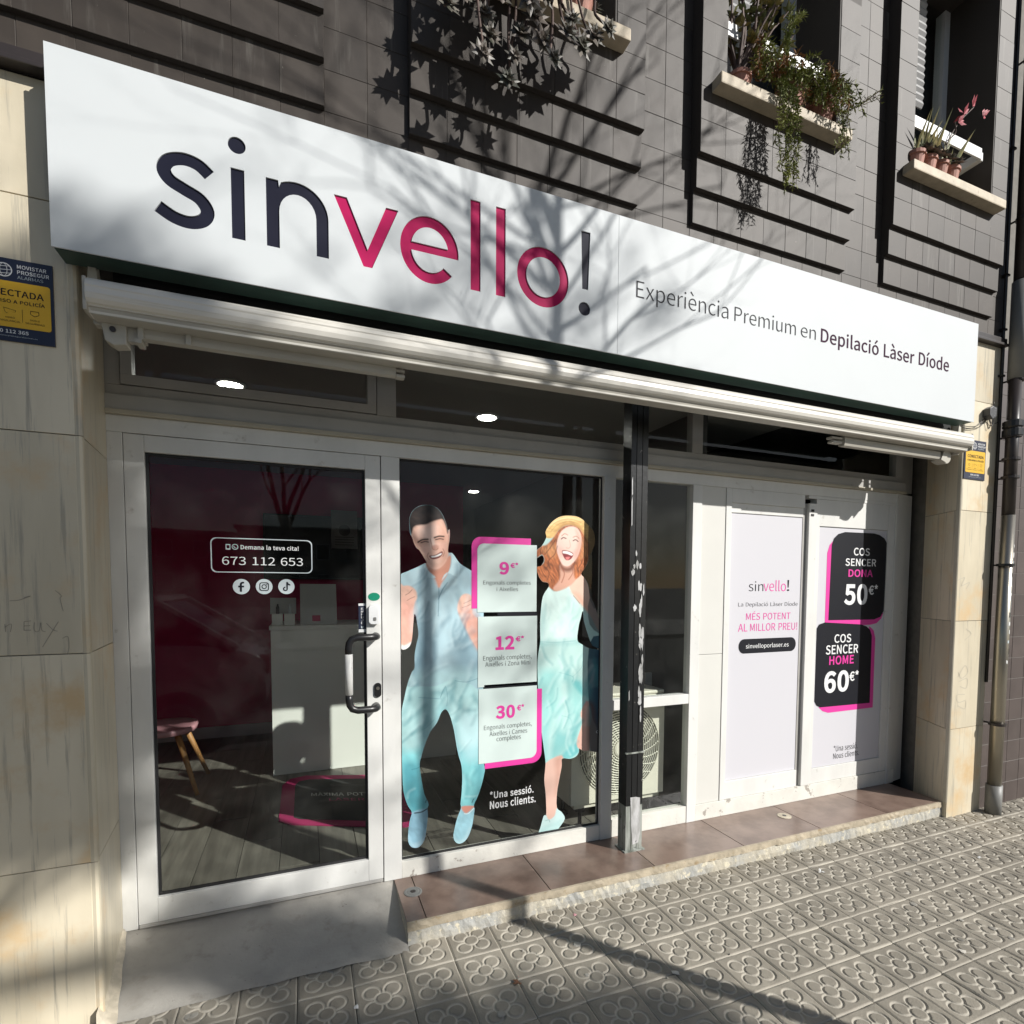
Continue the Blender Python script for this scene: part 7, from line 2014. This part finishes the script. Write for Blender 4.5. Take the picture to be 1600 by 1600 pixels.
# ------------------------------------------------------------------ street trees
def grow(g, p, d, r, L, lev, rnd, maxlev, spread, leafpts=None, n=6):
    pts, rad = [p], [r]
    k = 4
    for i in range(k):
        d = (d + Vector((rnd.uniform(-1, 1), rnd.uniform(-1, 1), rnd.uniform(-.6, 1.0))) * .14).normalized()
        p = p + d * L / k
        pts.append(p)
        rad.append(r * (1 - .45 * (i + 1) / k))
    g.tube([tuple(q) for q in pts], rad, max(3, n - lev))
    if lev >= maxlev:
        if leafpts is not None: leafpts.extend(pts[1:])
        return
    nb_ = 3 if lev < 3 else 3
    for b in range(nb_):
        i = rnd.randrange(2, k + 1) if b else k
        ax = Vector((rnd.uniform(-1, 1), rnd.uniform(-1, 1), rnd.uniform(-.25, .75))).normalized()
        nd = (d * (1.0 - spread * .3) + ax * spread).normalized()
        grow(g, pts[i], nd, rad[i] * rnd.uniform(.55, .75), L * rnd.uniform(.62, .86), lev + 1, rnd, maxlev, spread, leafpts, n)

def bare_tree(name, lab, x, y, z0, hfork, r, seed, L=1.3, maxlev=5, spread=.75, limbs=5, extra=None, tap=.025, lim=.44):
    rnd = random.Random(seed)
    t = thing(name, lab, 'tree', (x, y, z0), 'bare plane trees along the street')
    g = MB()
    pts = [(x + .01 * math.sin(k), y, z0 + hfork * k / 8) for k in range(9)]
    g.tube(pts, [r * (1.2 if k == 0 else 1 - tap * k) for k in range(9)], 14)
    g.build('trunk', M['bark'], t, smooth=True)
    c = MB()
    top = Vector(pts[-1])
    for k in range(limbs):
        a = 2 * math.pi * (k + rnd.random() * .6) / limbs
        grow(c, top - Vector((0, 0, .12 * k)), Vector((math.cos(a) * .6, math.sin(a) * .6, 1)).normalized(), r * lim, L, 0, rnd, maxlev, spread)
    for (p, d, rr, LL) in (extra or []):
        grow(c, Vector(p), Vector(d).normalized(), rr, LL, 1, rnd, maxlev, spread)
    c.build('crown', M['bark'], t)
    return t
TY = -2.25
TX = 0.445 - 0.82 * (TY - 0.03)
bare_tree('plane_tree', 'slim bare plane tree at the kerb whose shadow falls across the sign', TX, TY, -.005, 5.05, .052, 12, L=.80, maxlev=5, spread=.70, limbs=5, tap=.084, lim=.30,
          extra=[((TX, TY, 4.15), (1, .1, .95), .012, .62), ((TX, TY, 4.45), (1, -.2, .8), .012, .70), ((TX, TY, 4.75), (1, .1, 1.1), .014, .75), ((TX, TY, 4.3), (-1, .1, .8), .012, .62), ((TX, TY, 4.6), (-1, -.1, .7), .013, .72), ((TX, TY, 4.9), (-1, .2, 1.2), .014, .75), ((TX, TY, 3.7), (1, -.1, .9), .010, .6), ((TX, TY, 3.9), (-1, .2, .9), .010, .6), ((TX, TY, 4.55), (.8, .3, 1), .011, .7), ((TX, TY, 4.7), (-.8, .1, 1), .011, .7), ((TX, TY, 5.0), (1, .2, .6), .012, .8), ((TX, TY, 4.4), (-1, .2, .5), .009, .85), ((TX, TY, 4.75), (-1, .1, .35), .009, .9), ((TX, TY, 5.05), (-1, -.2, .45), .010, .95), ((TX, TY, 4.2), (1, .2, .45), .009, .85), ((TX, TY, 4.95), (1, -.1, .4), .010, .95), ((TX, TY, 3.95), (-1, -.1, 1.3), .008, .7)])
bare_tree('plane_tree', 'bare plane tree across the road, mirrored in the door glass', -6.5, -12.5, -.02, 3.4, .17, 5, L=1.9, maxlev=5, spread=.8)
bare_tree('plane_tree', 'second bare plane tree across the road further left', -11.5, -12.8, -.02, 3.2, .16, 8, L=1.9, maxlev=5, spread=.8)
bare_tree('plane_tree', 'bare plane tree across the road straight behind the viewer', -1.0, -12.6, -.02, 3.3, .15, 15, L=1.8, maxlev=5, spread=.8)

# unseen leafy tree, its crown clumps placed to shade pillar, ramp and sign
LT_Y = -8.6
def sunpos(u, v, dy=0.0):
    y = LT_Y + dy
    return Vector((u - .82 * y, y, v - .80 * y))
lt = thing('shading_tree', 'unseen leafy tree in the road margin, its crown shaped to shade the left pillar', 'tree', (sunpos(-1.75, 1.5).x, LT_Y, -.125))
bx0 = sunpos(-1.75, 1.5)
tk = MB()
tk.tube([(bx0.x, LT_Y, -.125), (bx0.x, LT_Y, 3.0), (bx0.x + .05, LT_Y, 6.2), (sunpos(-1.4, 2.2).x, LT_Y, sunpos(-1.4, 2.2).z)], [.16, .13, .10, .03], 12)
lf = MB()
rl = random.Random(31)
clumps = [(-1.42, 1.85, .58), (-1.30, 1.30, .48), (-1.75, 1.6, .8), (-1.22, 2.52, .22), (-.92, 2.50, .15), (-.95, 2.28, .24), (-1.02, 1.85, .30), (-.85, 1.45, .25), (-2.1, 2.5, .5), (-.48, .30, .27), (-.62, .44, .20), (-.24, .22, .18), (-1.02, .95, .26), (-2.2, .9, .5), (-.30, -.42, .30), (.05, -.50, .26), (-.62, -.30, .22)]
for (u, v, r) in clumps:
    c = sunpos(u, v)
    tk.tube(smooth_poly([(sunpos(-1.6, 1.2).x, LT_Y, 7.2 if v > 0 else 5.4), tuple((c + Vector((sunpos(-1.6, 1.2).x, LT_Y, 7.0))) / 2 + Vector((0, 0, .1))), tuple(c)], 3, False), .03, 6)
    for k in range(int(4600 * r * r)):
        while True:
            q = Vector((rl.uniform(-1, 1), rl.uniform(-1, 1), rl.uniform(-1, 1)))
            if q.length < 1: break
        p = c + q * r * (.75 + .35 * rl.random())
        leaf(lf, p, Vector((rl.uniform(-1, 1), rl.uniform(-1, 1), rl.uniform(-1, .4))), Vector((rl.uniform(-1, 1), rl.uniform(-1, 1), 1)), rl.uniform(.08, .15), rl.uniform(.022, .04), .1)
for k in range(85):  # sparse leaf sprays added to dapple the sign and window
    u, v = rl.uniform(-.85, 1.15), rl.uniform(.25, 3.15)
    c = sunpos(u, v, rl.uniform(-.8, .8))
    for i in range(rl.randrange(5, 12)):
        p = c + Vector((rl.gauss(0, .085), rl.gauss(0, .1), rl.gauss(0, .085)))
        leaf(lf, p, Vector((rl.uniform(-1, 1), rl.uniform(-1, 1), rl.uniform(-1, .4))), Vector((rl.uniform(-1, 1), rl.uniform(-1, 1), 1)), rl.uniform(.07, .13), rl.uniform(.018, .034), .1)
    if k % 4 == 0:
        b_ = sunpos(-1.5, 1.6)
        tk.tube(smooth_poly([tuple(b_), tuple((b_ + c) / 2 + Vector((rl.uniform(-.3, .3), 0, rl.uniform(-.2, .4)))), tuple(c)], 3, False), [.016, .014, .012, .010, .009, .008, .006], 4)
tk.build('trunk', M['bark'], lt)
o = lf.build('crown', M['leaf'], lt); o['kind'] = 'stuff'

# ------------------------------------------------------------------ parked car behind the viewer (mirrored in the glass)
car = thing('parked_car', 'white hatchback parked at the kerb, mirrored in the door glass', 'car', (-3.0, -3.75, -.125))
cx0, cyn, cyf, gz = -5.05, -2.82, -4.52, -.125
prof = [(0.0, .45, .80), (.12, .35, .92), (.55, .30, 1.02), (1.15, .28, 1.08), (1.45, .28, 1.10), (2.9, .28, 1.10), (3.55, .28, 1.06), (3.95, .32, .98), (4.12, .42, .88)]
g = MB()
for i, (x, zb, zt) in enumerate(prof):
    ins_ = .12 if i in (0, len(prof) - 1) else (.05 if i in (1, len(prof) - 2) else 0)
    for (yy, z) in ((cyn - ins_ - .03, zb), (cyn - ins_, zb + .12), (cyn - ins_, (zb + zt) / 2 + .05), (cyn - ins_ - .04, zt), (cyf + ins_ + .04, zt), (cyf + ins_, (zb + zt) / 2 + .05), (cyf + ins_, zb + .12), (cyf + ins_ + .03, zb)):
        g.v.append((cx0 + x, yy, gz + z))
for i in range(len(prof) - 1):
    for k in range(8):
        q = i * 8
        g.f.append((q + k, q + (k + 1) % 8, q + 8 + (k + 1) % 8, q + 8 + k))
g.f.append(tuple(range(8))[::-1]); g.f.append(tuple(range((len(prof) - 1) * 8, len(prof) * 8)))
body = g.build('body', M['car_paint'], car, bevel=.02, smooth=True)
cabin = [(.95, 1.09), (1.65, 1.46), (2.4, 1.52), (3.2, 1.47), (3.85, 1.02)]
g = MB()
for (x, z) in cabin:
    t_ = (z - 1.0) / .5
    for yy in (cyn - .06 - .13 * t_, cyf + .06 + .13 * t_): g.v.append((cx0 + x, yy, gz + z))
    for yy in (cyn - .055, cyf + .055): g.v.append((cx0 + x, yy, gz + 1.04 - (.06 if x > 3.5 else 0)))
for i in range(4):
    q = i * 4
    g.f += [(q, q + 4, q + 5, q + 1), (q, q + 2, q + 6, q + 4), (q + 1, q + 5, q + 7, q + 3)]
g.build('glasshouse', M['car_glass'], car)
g = MB()
for yy in (cyn - .15, cyf + .15):
    g.tube([(cx0 + .95, cyn - .07 if yy > -3.7 else cyf + .07, gz + 1.08), (cx0 + 1.62, yy, gz + 1.465), (cx0 + 2.4, yy - .01, gz + 1.53), (cx0 + 3.2, yy, gz + 1.48), (cx0 + 3.88, cyn - .07 if yy > -3.7 else cyf + .07, gz + 1.03)], .03, 8)
    g.tube([(cx0 + 2.35, (cyn if yy > -3.7 else cyf) + (-.06 if yy > -3.7 else .06), gz + 1.06), (cx0 + 2.40, yy, gz + 1.50)], .03, 6)
g.box(cx0 + 1.66, cx0 + 3.18, cyf + .16, cyn - .16, gz + 1.49, gz + 1.545)
g.build('roof', M['car_paint'], car)
for x in (.80, 3.35):
    for (yy, s) in ((cyn + .004, 1), (cyf - .004, -1)):
        w = MB().lathe([(.20, -.20), (.315, -.19), (.325, -.02), (.30, 0), (.20, 0)], (cx0 + x, yy, gz + .325), 24, 'y').build('wheel', M['tyre'], car, smooth=False)
        MB().lathe([(.20, -.03), (.19, .004), (.05, -.01), (.0, -.01)], (cx0 + x, yy, gz + .325), 20, 'y').build('rim', M['rim'], w)
for yy in (cyn - .25, cyf + .25):
    MB().box(cx0 - .005, cx0 + .10, yy - .13, yy + .13, gz + .66, gz + .78).build('headlight', M['lamp_clear'], car, bevel=.02)
    MB().box(cx0 + 4.02, cx0 + 4.14, yy - .10, yy + .10, gz + .72, gz + .92).build('tail_light', M['lamp_red'], car, bevel=.02)
for x in (1.9, 2.95): MB().tube([(cx0 + x, cyn + .012, gz + .86), (cx0 + x + .2, cyn + .012, gz + .86)], .014, 8).build('door_handle', M['car_paint'], car)
MB().box(cx0 + 1.30, cx0 + 1.45, cyn, cyn + .17, gz + 1.05, gz + 1.18).build('mirror', M['car_paint'], car, bevel=.03)

# ------------------------------------------------------------------ low houses across the street
rb = random.Random(3)
for (x0, x1, h_, m, lab) in ((-34, -20, 6.6, 'facade', 'low cream apartment block across the street, far left'), (-19.6, -6, 5.4, 'facade2', 'low brick terrace across the street, left of centre'), (-5.6, 9, 6.0, 'facade', 'low cream terrace across the street behind the viewer'), (9.4, 26, 5.0, 'facade2', 'low brick terrace across the street, right')):
    b = thing('house', lab, 'house', ((x0 + x1) / 2, -48, -.16), 'houses across the street')
    MB().box(x0, x1, -56, -47, -.16, h_).build('wall', M[m], b)
    MB().box(x0 - .2, x1 + .2, -56.2, -46.75, h_ + .002, h_ + .28).build('cornice', M['kerb'], b)
    for fl_ in range(2):
        xx = x0 + 1.2
        while xx < x1 - 1.8:
            z = .9 + fl_ * 2.6
            w = MB().box(xx, xx + 1.1, -46.995, -46.95, z, z + 1.4).build('window', M['pvc'], b)
            MB().box(xx + .08, xx + 1.02, -46.95, -46.93, z + .08, z + 1.32).build('pane', M['winglass'], w)
            xx += 2.4
